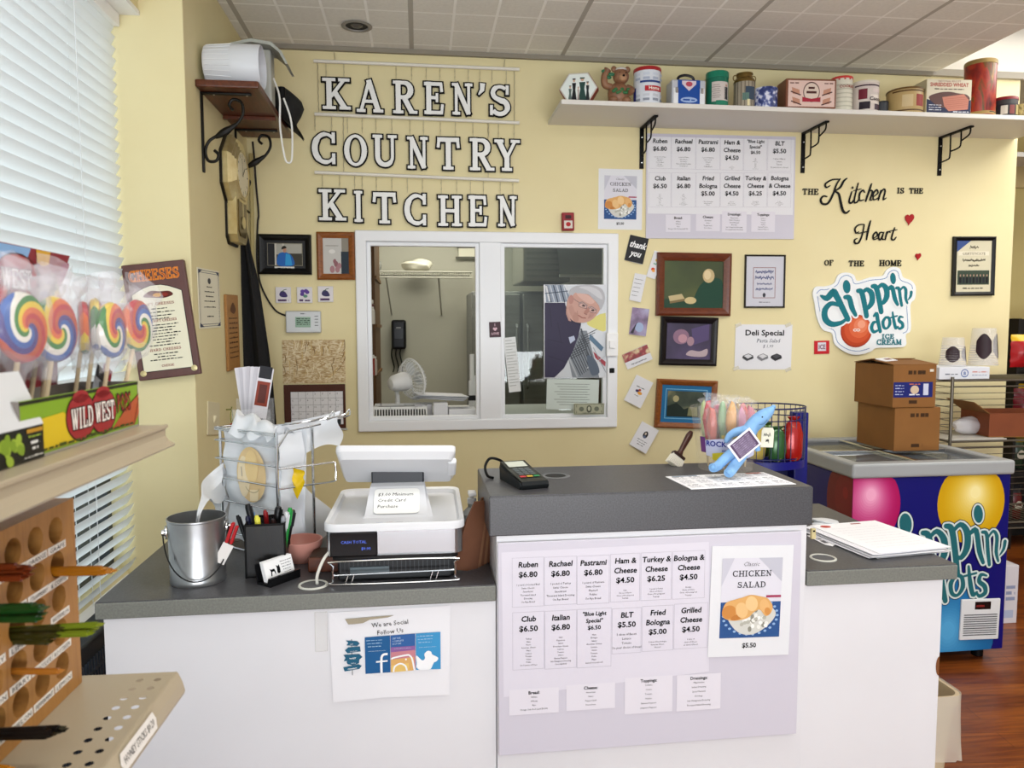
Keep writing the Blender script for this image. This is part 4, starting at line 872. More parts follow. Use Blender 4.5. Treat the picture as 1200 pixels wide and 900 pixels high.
def cell(mb, f, box, name, price, z, big):
    x0, y0 = f.l(box[0], box[3]); x1, y1 = f.l(box[2], box[1]); w, h = x1-x0, y1-y0
    mb.stroke([(x0, y0), (x1, y0), (x1, y1), (x0, y1)], .0012, z+.0003, M('#c2bfca'), closed=True)
    ls = name.split('|'); q = big if not name.startswith('"') else big*.72; y = y1-q*1.7
    for s in ls: mb.text(s, (x0+x1)/2, y, q, INK, z+.0005, shear=.12, bold=True); y -= q*1.75
    mb.text(price, (x0+x1)/2, y, q, INK, z+.0005, bold=True, sx=1.08); y -= q*1.5
    n_ = len(ING[name]); st = min(q*1.0, (y-y0)/n_*.98)
    for s in ING[name]: mb.text(s, (x0+x1)/2, y, st*.52, INK, z+.0005, sx=.95); y -= st
def slip(mb, f, box, head, items, z, big):
    x0, y0 = f.l(box[0], box[3]); x1, y1 = f.l(box[2], box[1]); mb.rect(x0, y0, x1, y1, z+.0003, M('#dddae3', .45))
    mb.text(head, (x0+x1)/2, y1-big*1.7, big, INK, z+.0008, bold=True); y = y1-big*2.9; st = (y-y0)/len(items)
    for s in items: mb.text(s, (x0+x1)/2, y, min(st*.55, big*.55), INK, z+.0008); y -= st
BREAD = ['White', 'Wheat', 'Rye', 'Hoagie Sub Roll (add $0.50)']; CHEESE = ['American', 'Swiss', 'Pepper Jack', 'Provolone']; TOPS = ['Lettuce', 'Onion', 'Tomato', 'Pickles', 'Banana Peppers', 'Jalapeno Peppers']; DRESS = ['Mayonnaise', 'Italian Dressing', 'Spicy Mustard', 'Ketchup', 'Sub Vinaigrette Dressing', 'Thousand Island Dressing']
f = wall((757, 156.5), (932, 160.5), (753, 279.5), .001, ); f.at((690, 150, 4.8)); w, h = f.w/2, f.h/2
mb = MB(); mb.box(-w, w, -h, h, 0, .006, LILAC, .001); z = .0064
a = f.l(330, 50); b = f.l(1145, 490); mb.rect(a[0], b[1], b[0], a[1], z, PAPER); z += .0004
xs = [(335, 460), (462, 598), (600, 735), (737, 866), (868, 1000), (1002, 1135)]
for i, (nm, pr) in enumerate((('Ruben', '$6.80'), ('Rachael', '$6.80'), ('Pastrami', '$6.80'), ('Ham &|Cheese', '$4.50'), ('"Blue Light|Special"', '$6.50'), ('BLT', '$5.50'))): cell(mb, f, (xs[i][0], 45+3*i, xs[i][1], 228+3*i), nm, pr, z, .0225)
for i, (nm, pr) in enumerate((('Club', '$6.50'), ('Italian', '$6.80'), ('Fried|Bologna', '$5.00'), ('Grilled|Cheese', '$4.50'), ('Turkey &|Cheese', '$6.25'), ('Bologna|& Cheese', '$4.50'))): cell(mb, f, (xs[i][0], 255, xs[i][1], 445), nm, pr, z, .0225)
slip(mb, f, (430, 490, 570, 585), 'Bread:', BREAD, z, .013); slip(mb, f, (600, 485, 735, 580), 'Cheese:', CHEESE, z, .013); slip(mb, f, (745, 470, 885, 588), 'Dressings:', DRESS, z, .013); slip(mb, f, (910, 472, 1045, 585), 'Toppings:', TOPS, z, .013)
tag(mb.build('wall_menu_board', mat=f.mat), 'lilac backed sandwich menu board high on the wall under the tin shelf', 'menu board')

# greeting cards stuck down the wall
def gcard(name, label, tl, tr, bl, art, open_=.0, back=PAPER, th=.004):
    f = wall(tl, tr, bl, .002); w, h = f.w/2, f.h/2; mb = MB()
    mb.box(-w, w, -h, h, 0, .0015, back)
    mb.T = Matrix.Translation((-w, 0, .002)) @ Matrix.Rotation(-open_, 4, 'Y') @ Matrix.Translation((w, 0, 0)); mb.box(-w, w, -h, h, 0, .0012, back); art(mb, w, h, .0016)
    return tag(mb.build(name, mat=f.mat), label, 'card', 'greeting cards beside the hatch')
def art(mb, w, h, z):
    mb.rect(-w, -h, w, h, z, M('#17171a', .5)); wt_ = M('#f2f2f2')
    mb.text('thank', 0, h*.12, h*.5, wt_, z+.0005, shear=.3, bold=True, W=w*1.7); mb.text('you', 0, -h*.55, h*.5, wt_, z+.0005, shear=.3, bold=True, W=w*1.1)
gcard('greeting_card', 'black greeting card with white brush writing, topmost beside the hatch', (738.5, 275), (759.5, 280.5), (726.5, 303.5), art, .15)
def art(mb, w, h, z):
    mb.scrawl(0, -h*.0, w*.7, h*.2, M('#2f8f6a'), z, 4, h*.03); mb.ell(-w*.1, -h*.35, w*.4, h*.12, z, M('#cf4326')); mb.ell(w*.1, -h*.46, w*.35, h*.09, z+.0003, M('#e6a13a')); mb.ell(w*.1, h*.35, w*.3, h*.1, z, M('#d8b02c'))
gcard('greeting_card', 'long white folded card with small coloured lettering overlapping the green picture frame', (767, 293.5), (777, 297), (751.5, 322), art, .12)
def art(mb, w, h, z):
    for k in range(5): mb.rect(-w*.8, h*(.6-.3*k), w*(.6-.1*k), h*(.57-.3*k), z, GREYINK)
gcard('greeting_card', 'blank white folded card hanging open below the long lettered card', (744, 320), (757, 323), (731, 350), art, .35)
PURP = noisy('lilac_print', [(.3, '#4a3d55'), (.5, '#8a7596'), (.7, '#a9a4c4')], 14, .5)
def art(mb, w, h, z): mb.rect(-w, -h, w, h, z, PURP); mb.ell(w*.1, -h*.4, w*.5, h*.35, z+.0003, M('#9fb0d0')); mb.poly([(-w*.9, -h*.9), (-w*.2, h*.0), (-w*.5, -h*.9)], z+.0005, M('#2e2a38'))
gcard('greeting_card', 'purple and blue printed card beside the black framed picture', (741, 360), (760, 362.5), (731.5, 391), art, .25)
FLOW = noisy('flower_print', [(.3, '#5a3a2c'), (.5, '#9a2f3a'), (.7, '#d8c49a')], 30, .5)
def art(mb, w, h, z): mb.rect(-w, -h*.1, w, h, z, FLOW); mb.scrawl(0, -h*.7, w*1.2, h*.2, GREYINK, z, 5)
gcard('greeting_card', 'greeting card with a red flower strip above white, beside the hatch lock', (728.5, 416), (757, 403.5), (735.5, 433), art, .12)
def art(mb, w, h, z):
    mb.ell(-w*.15, h*.0, w*.22, h*.1, z, M('#3a2c5e')); mb.ell(w*.2, -h*.08, w*.26, h*.11, z+.0002, M('#e09a2c')); mb.ell(w*.05, h*.12, w*.15, h*.08, z+.0004, M('#a33a2a')); mb.dash(0, h*.28, w*.9, h*.06, INK, z, 2); mb.dash(0, -h*.34, w*.5, h*.05, INK, z, 3)
gcard('greeting_card', 'white card with a small fruit drawing, left of the blue matted picture', (746, 439), (764.5, 448.5), (730.5, 468.5), art, .2)
def art(mb, w, h, z):
    mb.ell(0, h*.22, w*.26, h*.28, z, M('#2a2628')); mb.ell(-w*.03, h*.3, w*.1, h*.1, z+.0003, M('#c9b6a8')); mb.poly([(-w*.2, h*.0), (0, h*.2), (w*.2, h*.0), (w*.1, -h*.04), (-w*.1, -h*.04)], z+.0003, M('#56617e'))
    for k in range(3): mb.dash(0, -h*(.3+.18*k), w*(1.1-.2*k), h*.05, INK, z, k)
gcard('greeting_card', 'white memorial card with a dark oval portrait, lowest of the cards', (752.5, 493.5), (771, 504), (736, 520), art, .2)

# ================================================================== pictures right of the hatch (plain generic stand-ins)
f = wall((769, 296), (856, 297.5), (762, 370))
GRN = noisy('dark_green_print', [(.3, '#26300f'), (.5, '#3d4a1c'), (.7, '#5a5a22')], 2.2, .5)
def face(mb, a, b, z):
    mb.rect(-a, -b, a, b, z, GRN); mb.rect(-a, -b, a, -b*.62, z+.0004, M('#20402c'))
    mb.poly(sm([(a*.05, -b*.9), (a*.1, -b*.3), (a*.35, b*.15), (a*.7, b*.3), (a*.98, b*.1), (a*.98, -b*.9)], 4, True), z+.0006, M('#17402f'))       # a dark draped bundle
    mb.ell(a*.5, b*.38, a*.2, b*.3, z+.0008, M('#c2ac80')); mb.ell(a*.46, b*.42, a*.12, b*.2, z+.001, M('#d8c69c'))                              # a pale gourd
    mb.ell(-a*.1, -b*.68, a*.2, b*.15, z+.0008, M('#c9b684')); mb.poly([(-a*.85, -b*.5), (-a*.4, -b*.4), (-a*.3, -b*.6), (-a*.8, -b*.72)], z+.0008, M('#bfae82')); mb.poly([(-a*.8, -b*.72), (-a*.3, -b*.6), (-a*.3, -b*.7), (-a*.8, -b*.82)], z+.001, M('#7d6a44'))
frame_thing('framed_picture', 'brown framed dark green still life, largest picture right of the hatch', 'picture', f, .042, .028, REDWOOD, face)
f = wall((774, 370.5), (840.5, 372.5), (770.5, 427.5))
PUR = noisy('violet_print', [(.3, '#1d1528'), (.55, '#3d2f52'), (.75, '#5a4a78')], 3, .45)
def face(mb, a, b, z):
    mb.rect(-a, -b, a, b, z, PUR); mb.poly([(a*.1, b*.7), (a*.9, b), (a*.9, b*.1), (a*.2, -b*.2)], z+.0003, M('#54476f'))
    mb.ell(-a*.35, b*.25, a*.36, b*.42, z+.0006, M('#8a6a80')); mb.ell(-a*.28, b*.15, a*.2, b*.24, z+.0008, M('#b98c98')); mb.ell(a*.08, b*.0, a*.16, b*.26, z+.0009, M('#a58490'))
    mb.poly(sm([(-a*.1, -b*.75), (a*.1, -b*.5), (a*.5, -b*.55), (a*.85, -b*.4), (a*.8, -b*.8), (a*.3, -b*.85)], 4, True), z+.0008, M('#b6a3a8'))
frame_thing('framed_picture', 'black framed violet picture directly under the brown framed green one', 'picture', f, .034, .026, M('#120d10', .3), face)
f = wall((769.5, 443.5), (840, 446.5), (766, 500.5))
def face(mb, a, b, z):
    mb.rect(-a, -b, a, b, z, M('#1d6a9c', .5)); A, B = a*.83, b*.78; mb.stroke([(-A, -B), (A, -B), (A, B), (-A, B)], .004, z+.0004, M('#7ab6d6'), closed=True)
    A *= .92; B *= .88; mb.rect(-A, -B, A, B, z+.0006, noisy('old_scene_print', [(.3, '#16221c'), (.5, '#3d4a38'), (.7, '#8d8a64')], 7, .5))
    mb.poly([(-A, -B), (-A, -B*.2), (-A*.5, B*.1), (-A*.1, -B*.4), (A*.4, -B*.1), (A, -B*.5), (A, -B)], z+.0008, M('#1b2a22')); mb.ell(-A*.55, B*.4, A*.16, B*.25, z+.0008, M('#b3ab7e')); mb.poly([(A*.1, -B*.9), (A*.15, -B*.2), (A*.6, -B*.2), (A*.65, -B*.9)], z+.001, M('#7d7f5c'))
frame_thing('framed_picture', 'oak framed small scene with a bright blue mat, behind the rock candy tub', 'picture', f, .030, .024, OAK, face)
f = wall((872.5, 298.5), (920, 298.8), (869, 361))
def face(mb, a, b, z):
    mb.rect(-a, -b, a, b, z, M('#c9c9d2', .25)); mb.stroke([(-a*.62, -b*.66), (a*.55, -b*.66), (a*.55, b*.55), (-a*.62, b*.55)], .003, z+.0004, M('#8c5a5a'), closed=True)
    for k in range(4): mb.scrawl(-a*.03, b*(.3-.22*k), a*(.95, 1.0, .8, .9)[k], b*(.16, .16, .09, .12)[k], M('#34407a'), z+.0006, k)
    mb.ell(-a*.03, -b*.55, a*.08, b*.09, z+.0006, M('#3a3a44')); mb.dash(0, -b*.85, a*.6, b*.04, GREYINK, z+.0006)
frame_thing('framed_print', 'thin dark framed grey print with blue lettering above the deli special sheet', 'picture', f, .009, .014, M('#26221e', .4), face)
f = wall((862, 380), (928.5, 380.5), (861, 433), .001); w, h = f.w/2, f.h/2; f.at((860, 290, 6))
t = thing('deli_special_sheet', 'white taped sheet reading Deli Special under the thin dark framed print', 'sign', mat=f.mat)
mb = MB(); mb.box(-w, w, -h, h, 0, .0016, PAPER); z = .002
mb.text('Deli Special', *f.l(216, 618), .030, INK, z, bold=True, W=f.l(355, 600)[0]-f.l(78, 600)[0]); mb.text('Pasta Salad', *f.l(240, 668), .022, M('#23304e'), z, shear=.2); mb.text('$ 1.99', *f.l(238, 705), .017, M('#23304e'), z, shear=.2)
for cx, k in ((97, 0), (200, 1), (296, 2)):
    x, y = f.l(cx, 775); r = .033; dk = M(('#3c3c40', '#77777c', '#2c2c30')[k]); lt = M('#d2d2d6')
    mb.poly([(x-r, y), (x-r*.2, y-r*.55), (x+r, y-r*.1), (x+r*.9, y+r*.35), (x+r*.1, y+r*.7), (x-r*.8, y+r*.35)], z, dk); mb.poly([(x-r*.7, y+r*.3), (x, y-r*.15), (x+r*.8, y+r*.25), (x+r*.1, y+r*.6)], z+.0003, lt if k < 2 else M('#4a4a50')); mb.stroke([(x-r*.9, y-r*.15), (x-r*.15, y-r*.6), (x+r*.95, y-r*.2)], .003, z+.0005, lt)
mb.build('sheet', t)
for (u, v) in ((30, 545), (380, 545), (15, 850), (380, 858)):
    x, y = f.l(u, v); mb = MB(); mb.T = Matrix.Translation((x, y, .0021)) @ Matrix.Rotation(.4, 4, 'Z'); mb.box(-.017, .017, -.009, .009, 0, .0006, film('tape', '#efe9d6', .5)); mb.build('tape', t)
f = wall((954, 399.5), (971.5, 399), (954.5, 415)); w, h = f.w/2, f.h/2
mb = MB(); mb.box(-w, w, -h, h, 0, .004, M('#c01f2a', .4)); mb.rect(-w*.55, -h*.55, w*.55, h*.75, .0044, M('#d8d4dc')); mb.text('ICE', 0, -h*.25, h*.7, M('#6a2a50'), .0048, bold=True, W=w*.9)
tag(mb.build('red_sticker', mat=f.mat), 'small red square sticker on the wall below left of the ice cream sign', 'sticker')
f = wall((1116, 277.5), (1165.5, 277.5), (1109.5, 347))
def face(mb, a, b, z):
    mb.rect(-a, -b, a, b, z, M('#cfc9ae', .2)); mb.poly([(-a, b), (-a, b*.55), (-a*.2, b)], z+.0003, M('#3a4f86')); mb.rect(-a*.9, b*.42, a*.85, b*.58, z+.0003, M('#dcd6c0'))
    mb.scrawl(0, b*.68, a*.5, b*.14, INK, z+.0006, 1); slab(mb, 'CERTIFICATE'.replace('F', 'F'), 0, b*.45, b*.09, M('#6a6244'), z+.0006, w=a*1.3, al='c'); mb.scrawl(0, b*.18, a*1.3, b*.12, INK, z+.0006, 2); mb.scrawl(0, -b*.02, a*.6, b*.1, INK, z+.0006, 3)
    mb.rect(-a*.92, -b*.72, a*.9, -b*.16, z+.0004, M('#39463a')); R = random.Random(9)
    for k in range(9): x = -a*.75+a*.19*k; mb.ell(x, -b*.36, a*.035, b*.045, z+.001, M('#a98a76')); mb.rect(x-a*.07, -b*.66, x+a*.07, -b*.42, z+.0008, M(('#15171c', '#22262c')[k % 2]))
    mb.dash(0, -b*.88, a*1.2, b*.05, INK, z+.0006)
frame_thing('framed_certificate', 'black framed cream certificate with a group photo, near the wall\'s right end', 'picture', f, .022, .02, M('#0d0d0d', .3), face)

# ================================================================== wall lettering: the kitchen is the heart of the home
zc = (920, 190, 3.75); o0 = aY(1010, 260, W)
def kl(a, b): P = aY(zc[0]+a/zc[2], zc[1]+b/zc[2], W); return (P.x-o0.x, P.z-o0.z)
t = thing('wall_lettering', 'black wall lettering, The Kitchen is the Heart of the Home, with two red hearts', 'lettering', o0)
def slabword(s, a0, b0, a1, b1):
    p = kl(a0, b1); q = kl(a1, b0); mb = MB(); mb.T = WALLM; slab(mb, s, p[0], p[1], (q[1]-p[1]), BLACK, .001, .006, w=q[0]-p[0]); mb.build('word', t)
slabword('THE', 75, 118, 146, 143); slabword('IS', 491, 113, 522, 138); slabword('THE', 544, 115, 605, 138); slabword('OF', 171, 430, 211, 455); slabword('THE', 278, 433, 346, 458); slabword('HOME', 412, 431, 510, 457)
def script(strokes, dots=()):
    mb = MB(); mb.T = WALLM
    for w_, pts in strokes:
        q = sm([kl(*p) for p in pts], 5); n_ = len(q); ww = [w_/1000*(.55+.45*math.sin(PI*(i+.6)/(n_+.2))) for i in range(n_)]
        mb.stroke(q, ww, .001, BLACK, .006, rnd=True)
    for a, b in dots: x, y = kl(a, b); mb.ell(x, y, .006, .007, .006, BLACK)
    mb.build('word', t)
script([(11, [(182, 152), (166, 150), (155, 166), (164, 184), (188, 180), (210, 140), (224, 100), (240, 74)]), (9, [(240, 76), (205, 78), (176, 96), (180, 112), (196, 104)]), (11, [(270, 72), (256, 84), (240, 112), (214, 128)]), (13, [(214, 128), (234, 140), (243, 176), (252, 212), (266, 224), (280, 214)]),
        (9, [(292, 130), (280, 172), (290, 180), (303, 162)]), (9, [(320, 92), (302, 168), (312, 178), (324, 162)]), (6, [(300, 126), (333, 118)]), (9, [(348, 134), (340, 124), (326, 140), (326, 168), (344, 166)]), (10, [(378, 96), (352, 174)]), (8, [(356, 152), (372, 126), (382, 132), (372, 166), (384, 164)]), (8, [(388, 152), (406, 136), (400, 122), (386, 140), (388, 166), (410, 156)]), (9, [(420, 124), (408, 168)]), (8, [(412, 148), (430, 120), (438, 128), (430, 164), (442, 158)])], [(294, 113)])
script([(9, [(314, 336), (304, 342), (306, 356), (322, 354), (338, 318), (346, 276)]), (8, [(346, 274), (322, 276), (306, 292), (310, 312), (322, 306)]), (10, [(374, 258), (364, 296), (356, 342)]), (6, [(318, 314), (366, 304)]), (8, [(386, 336), (404, 322), (398, 308), (386, 322), (388, 340), (406, 334)]), (8, [(430, 310), (416, 310), (409, 330), (416, 342), (430, 314)]), (8, [(432, 308), (424, 336), (434, 340)]), (8, [(446, 306), (438, 342)]), (7, [(441, 324), (452, 306), (460, 310)]), (8, [(480, 288), (466, 334), (476, 342), (486, 330)]), (6, [(456, 304), (490, 297)])])
for cx, cy, s in ((545, 250, 25), (583, 414, 16)):
    x, y = kl(cx, cy); k = s/zc[2]*W/F_PX*1.0; pts = []
    for i in range(28):
        a = 2*PI*i/28; hx = 16*math.sin(a)**3/16; hy = (13*math.cos(a)-5*math.cos(2*a)-2*math.cos(3*a)-math.cos(4*a))/15
        hx += -.28*(hy < 0)*hy*hy; pts.append((x+k*(hx*.9-.1*hy), y+k*(hy*1.05+.12*hx)))
    mb = MB(); mb.T = WALLM; mb.prism(pts, .001, .007, M('#a3141c', .35)); mb.build('heart', t)

# ================================================================== ice cream logo sign
DIP = [ # (letter strokes in the zoom's pixels, width in pixels)
 ([(152, 588), (178, 598), (206, 572), (222, 592), (246, 640), (270, 690)], [10, 26, 30, 28, 26, 24]), ([(228, 628), (196, 622), (170, 650), (172, 690), (200, 712), (240, 706), (262, 690)], [16, 20, 26, 28, 24, 18, 12]),
 ([(258, 594), (276, 598), (288, 640), (304, 672)], [18, 24, 24, 16]),
 ([(314, 566), (330, 572), (342, 620), (352, 676)], [18, 24, 24, 22]), ([(330, 580), (352, 560), (374, 578), (376, 614), (358, 640), (342, 636)], [12, 18, 26, 26, 18, 10]),
 ([(378, 546), (394, 552), (406, 600), (416, 658)], [18, 24, 24, 22]), ([(394, 562), (418, 540), (438, 556), (440, 592), (424, 618), (406, 612)], [12, 18, 26, 26, 18, 10]),
 ([(448, 558), (464, 552), (476, 600), (488, 626)], [16, 20, 20, 14]),
 ([(482, 554), (494, 558), (500, 598), (506, 630)], [12, 15, 15, 13]), ([(496, 570), (512, 550), (524, 562), (524, 598), (531, 620)], [7, 10, 15, 14, 9]),
 ([(548, 572), (545, 590), (534, 606)], [14, 12, 4])]
DOT = [([(384, 676), (396, 668), (402, 700), (412, 744)], [10, 18, 18, 16]), ([(396, 702), (382, 706), (374, 728), (384, 746), (404, 738)], [8, 14, 16, 14, 8]),
 ([(436, 682), (424, 702), (428, 726), (442, 730), (454, 710), (450, 686), (436, 682)], [10, 15, 13, 9, 15, 13, 10]), ([(466, 660), (472, 700), (480, 728), (490, 722)], [8, 15, 15, 6]), ([(456, 684), (486, 676)], 7), ([(512, 682), (498, 680), (494, 696), (508, 708), (510, 724), (496, 732), (488, 722)], [6, 11, 14, 15, 14, 11, 6])]
IDOT = [(265, 548, 17, 28), (468, 512, 13, 24)]
def dippin(mb, L, layers, k, which=('dip', 'dot'), ws_=.98):
    """layers: (grow px, material, z); L maps zoom pixels to local x, y; k metres per pixel"""
    for grow, m, z in layers:
        for grp, src in (('dip', DIP), ('dot', DOT)):
            if grp not in which: continue
            for pts, w_ in src:
                q = sm([L(*p) for p in pts], 4); n0 = len(pts)
                ws = [w_]*n0 if not isinstance(w_, list) else w_
                ww = []
                for i in range(len(q)):
                    s_ = i/4; a = min(int(s_), n0-1); b = min(a+1, n0-1); ww.append((ws[a]+(ws[b]-ws[a])*(s_-a))*ws_*k+2*grow*k)
                mb.stroke(q, ww, z, m, rnd=True)
        if 'dip' in which:
            for cx, cy, rx, ry in IDOT: x, y = L(cx, cy); mb.ell(x, y, (rx+grow)*k, (ry+grow)*k, z, m, rot=.15)
kpx = (kl(200, 600)[0]-kl(100, 600)[0])/100
o1 = aY(1012, 365, W)
def dl(a, b): P = aY(zc[0]+a/zc[2], zc[1]+b/zc[2], W); return (P.x-o1.x, P.z-o1.z)
t = thing('ice_cream_sign', 'white cut-out dippin\' dots ice cream sign with an orange ball on the wall', 'sign', o1)
out = [(118, 575), (132, 548), (172, 546), (212, 532), (228, 498), (262, 485), (298, 496), (314, 522), (372, 506), (424, 500), (440, 476), (470, 461), (500, 470), (514, 506), (548, 520), (569, 548), (566, 600), (546, 628), (548, 735), (526, 758), (525, 806), (470, 814), (398, 816), (372, 832), (320, 846), (268, 838), (215, 800), (202, 752), (162, 736), (136, 682), (126, 620)]
mb = MB(); mb.T = WALLM; op = sm([dl(*p) for p in out], 4, True); mb.prism(op, .001, .010, M('#e9ecee', .3)); mb.build('backing', t)
mb = MB(); mb.T = WALLM
cx = sum(p[0] for p in op)/len(op); cy = sum(p[1] for p in op)/len(op)
inn = [(134, 578), (150, 562), (180, 560), (222, 542), (240, 510), (264, 498), (288, 508), (304, 536), (368, 520), (434, 512), (450, 488), (470, 476), (490, 484), (502, 518), (540, 534), (554, 552), (550, 598), (530, 622), (534, 730), (512, 752)]
mb.stroke(sm([dl(*p) for p in inn], 4), 2.6*kpx, .0104, M('#5a7fb4', .4)); mb.stroke(sm([dl(*p) for p in ((138, 590), (146, 640), (156, 680), (178, 722), (212, 742), (226, 790), (270, 822), (320, 830), (366, 818))], 4), 2.6*kpx, .0104, M('#5a7fb4', .4))
x, y = dl(308, 742)
for i, (r, c, dx, dy) in enumerate(((70, '#9c2d12', 0, 0), (66, '#b8401c', 1, 2), (58, '#c8502a', 5, 7), (44, '#d4633c', 12, 14), (30, '#dd7c58', 18, 22), (17, '#e79b7e', 22, 28))): mb.ell(x+dx*kpx, y+dy*kpx, r*kpx, r*.98*kpx, .0104+.0002*i, M(c, .35), n=32)
for a in (0, 1): mb.ell(x+(-6+14*a)*kpx, y+(4)*kpx, 9*kpx, 6*kpx, .0118, M('#f0e6e0'), n=12); mb.ell(x+(-6+14*a)*kpx, y+4*kpx, 5*kpx, 2.5*kpx, .0120, M('#c8502a'), n=12)
dippin(mb, dl, ((7, M('#e9ecee', .3), .0122), (0, TEAL, .0128)), kpx)
p = dl(420, 775); slab(mb, 'ICE', p[0], p[1], 18*kpx, TEAL, .0128, w=54*kpx, grow=.001); p = dl(396, 802); slab(mb, 'CREAM', p[0], p[1], 22*kpx, TEAL, .0128, w=112*kpx, grow=.001)
mb.build('logo', t)

# ================================================================== on the hatch glass: photo poster, receipt, paper, banknote
zg = (580, 280, 4.093); YG = W-.006
f = Fr((0, YG, 0), NB, (637, 333.5), (710, 333.5), (637, 443.5)); f.at(zg); w, h = f.w/2, f.h/2
mb = MB(); mb.box(-w, w, -h, h, 0, .002, M('#dfe0e4', .35)); z = [.0024]
def pp(pts, c, smooth=0):
    z[0] += .00015; q = [f.l(*p) for p in pts]; q = [(max(-w, min(w, a)), max(-h, min(h, b))) for a, b in q]
    if smooth: q = [(max(-w, min(w, a)), max(-h, min(h, b))) for a, b in sm(q, smooth, True)]
    mb.poly(q, z[0], M(c, .4))
def pl_(pts, wd, c):
    z[0] += .0001; q = [f.l(*p) for p in pts]; q = [(max(-w, min(w, a)), max(-h, min(h, b))) for a, b in q]; mb.stroke(q, wd/4.093*W/F_PX, z[0], M(c, .4))
pp([(240, 220), (330, 220), (370, 300), (245, 305)], '#8d97a6'); 
for i in range(6): pl_([(248+i*16, 222), (270+i*16, 304)], 5, ('#2f3a4c', '#c6ccd4')[i % 2])
pl_([(245, 225), (262, 300)], 9, '#d2d4d8'); pl_([(240, 262), (350, 250)], 4, '#3c4658')
pp([(340, 222), (530, 222), (536, 660), (420, 660), (400, 420)], '#d6dadf'); pp([(440, 400), (530, 355), (535, 440), (480, 430)], '#d9d27c', 3); pp([(350, 560), (410, 440), (440, 440), (500, 664), (350, 664)], '#7f858c')
for i in range(9): pl_([(362+i*7, 560-i*14), (410+i*9, 655-i*6)], 3.5, '#2b3038')
for i in range(8): pl_([(350+i*10, 580-i*16), (425+i*9, 545-i*16)], 3, '#23272e')
pl_([(350, 560), (395, 662)], 9, '#a6abb0'); pl_([(412, 430), (470, 655)], 8, '#4b5056'); pp([(455, 455), (520, 520), (510, 540), (450, 480)], '#5c7890'); pp([(470, 540), (530, 590), (528, 612), (480, 570)], '#a8404a'); pl_([(440, 620), (530, 560)], 4, '#c9cdd0'); pl_([(470, 520), (534, 640)], 3, '#8a9096')
pp([(440, 560), (480, 580), (500, 640), (460, 650)], '#556070', 3); pp([(290, 664), (350, 570), (370, 664)], '#c8ccd0')
pp([(238, 306), (335, 306), (352, 390), (400, 402), (412, 410), (398, 470), (372, 540), (330, 620), (285, 664), (238, 664)], '#2b2340')                # polo shirt
for q in (((250, 480), (330, 500)), ((252, 560), (340, 590)), ((300, 400), (318, 500)), ((262, 330), (270, 420))): pl_(q, 4, '#221b36')
pp([(340, 322), (352, 330), (372, 398), (352, 392), (340, 360)], '#b98f84'); pp([(334, 312), (346, 345), (366, 400), (410, 412), (412, 402), (372, 392), (352, 350)], '#221b36')
pp([(352, 472), (378, 464), (384, 484), (360, 502)], '#b4bcd2')
pp([(345, 300), (362, 262), (392, 248), (440, 262), (488, 308), (502, 336), (488, 362), (468, 384), (440, 399), (408, 402), (378, 396), (356, 376), (344, 340)], '#c59a8c', 4)   # face
pp([(356, 250), (382, 228), (420, 222), (470, 222), (512, 242), (526, 280), (518, 318), (504, 340), (496, 318), (470, 282), (436, 264), (404, 268), (384, 258), (366, 280), (358, 296)], '#b3b3b8', 4)  # hair
pp([(400, 232), (450, 228), (500, 250), (515, 290), (490, 280), (440, 246)], '#c9c9cd', 3)
pp([(392, 262), (440, 268), (476, 300), (452, 312), (410, 286)], '#d3aca0', 3); pp([(366, 352), (392, 356), (400, 392), (376, 392)], '#b3877a', 3); pp([(456, 352), (478, 352), (464, 378), (446, 378)], '#b98c80', 3); pp([(352, 330), (368, 318), (380, 350), (366, 372)], '#bb8f82', 3)
pp([(352, 290), (362, 268), (376, 282), (372, 306), (358, 312)], '#b5847a', 3)                                      # ear
for cx, cy in ((424, 318), (468, 340)):
    pp([(cx-24, cy-6), (cx-8, cy-12), (cx+14, cy+2), (cx+14, cy+14), (cx-8, cy+10), (cx-22, cy+4)], '#d0aaa0', 2)
    pp([(cx-10, cy+2), (cx, cy-2), (cx+8, cy+6), (cx-2, cy+7)], '#3a2c2c', 2); pl_([(cx-24, cy-10), (cx-6, cy-16), (cx+18, cy+2)], 4, '#8d7f80'); pl_([(cx-24, cy-4), (cx-10, cy-9), (cx+15, cy+4), (cx+14, cy+16), (cx-8, cy+12), (cx-22, cy+5), (cx-24, cy-4)], 2, '#5c5058')
pl_([(400, 304), (376, 288)], 2, '#5c5058'); pp([(444, 330), (452, 344), (436, 362), (424, 354)], '#b07f72', 3); pl_([(426, 358), (440, 364)], 3, '#8a5a52')
pl_([(398, 366), (416, 378), (434, 380)], 4.5, '#94564f'); pl_([(392, 344), (396, 366)], 2.5, '#a67c70'); pl_([(458, 366), (444, 382)], 2.5, '#a67c70')
tag(mb.build('photo_poster', mat=f.mat), 'photo print of a grey-haired man in a navy polo shirt, stuck to the hatch glass', 'photo')
f = Fr((0, YG, 0), NB, (590, 396), (604, 394.5), (592, 460.5)); w, h = f.w/2, f.h/2
mb = MB(); mb.box(-w, w, -h, h, 0, .0012, M('#dcdedd', .5))
for k in range(16): mb.rect(-w*.8, h*(.9-.11*k), w*(.8 if k % 3 else .3), h*(.875-.11*k), .0016, M('#a9aca9'))
tag(mb.build('paper_receipt', mat=f.mat), 'narrow paper receipt taped to the glass left of the photo print', 'receipt')
f = Fr((0, YG, 0), NB, (641, 444), (702, 445), (640, 479.5)); w, h = f.w/2, f.h/2
mb = MB(); mb.box(-w, w, -h, h, 0, .0012, M('#c9d3cc', .5))
for k in range(9): mb.rect(-w*(.7-.1*(k % 3)), h*(.7-.17*k), w*(.65-.08*(k % 2)), h*(.66-.17*k), .0016, M('#8a948c'))
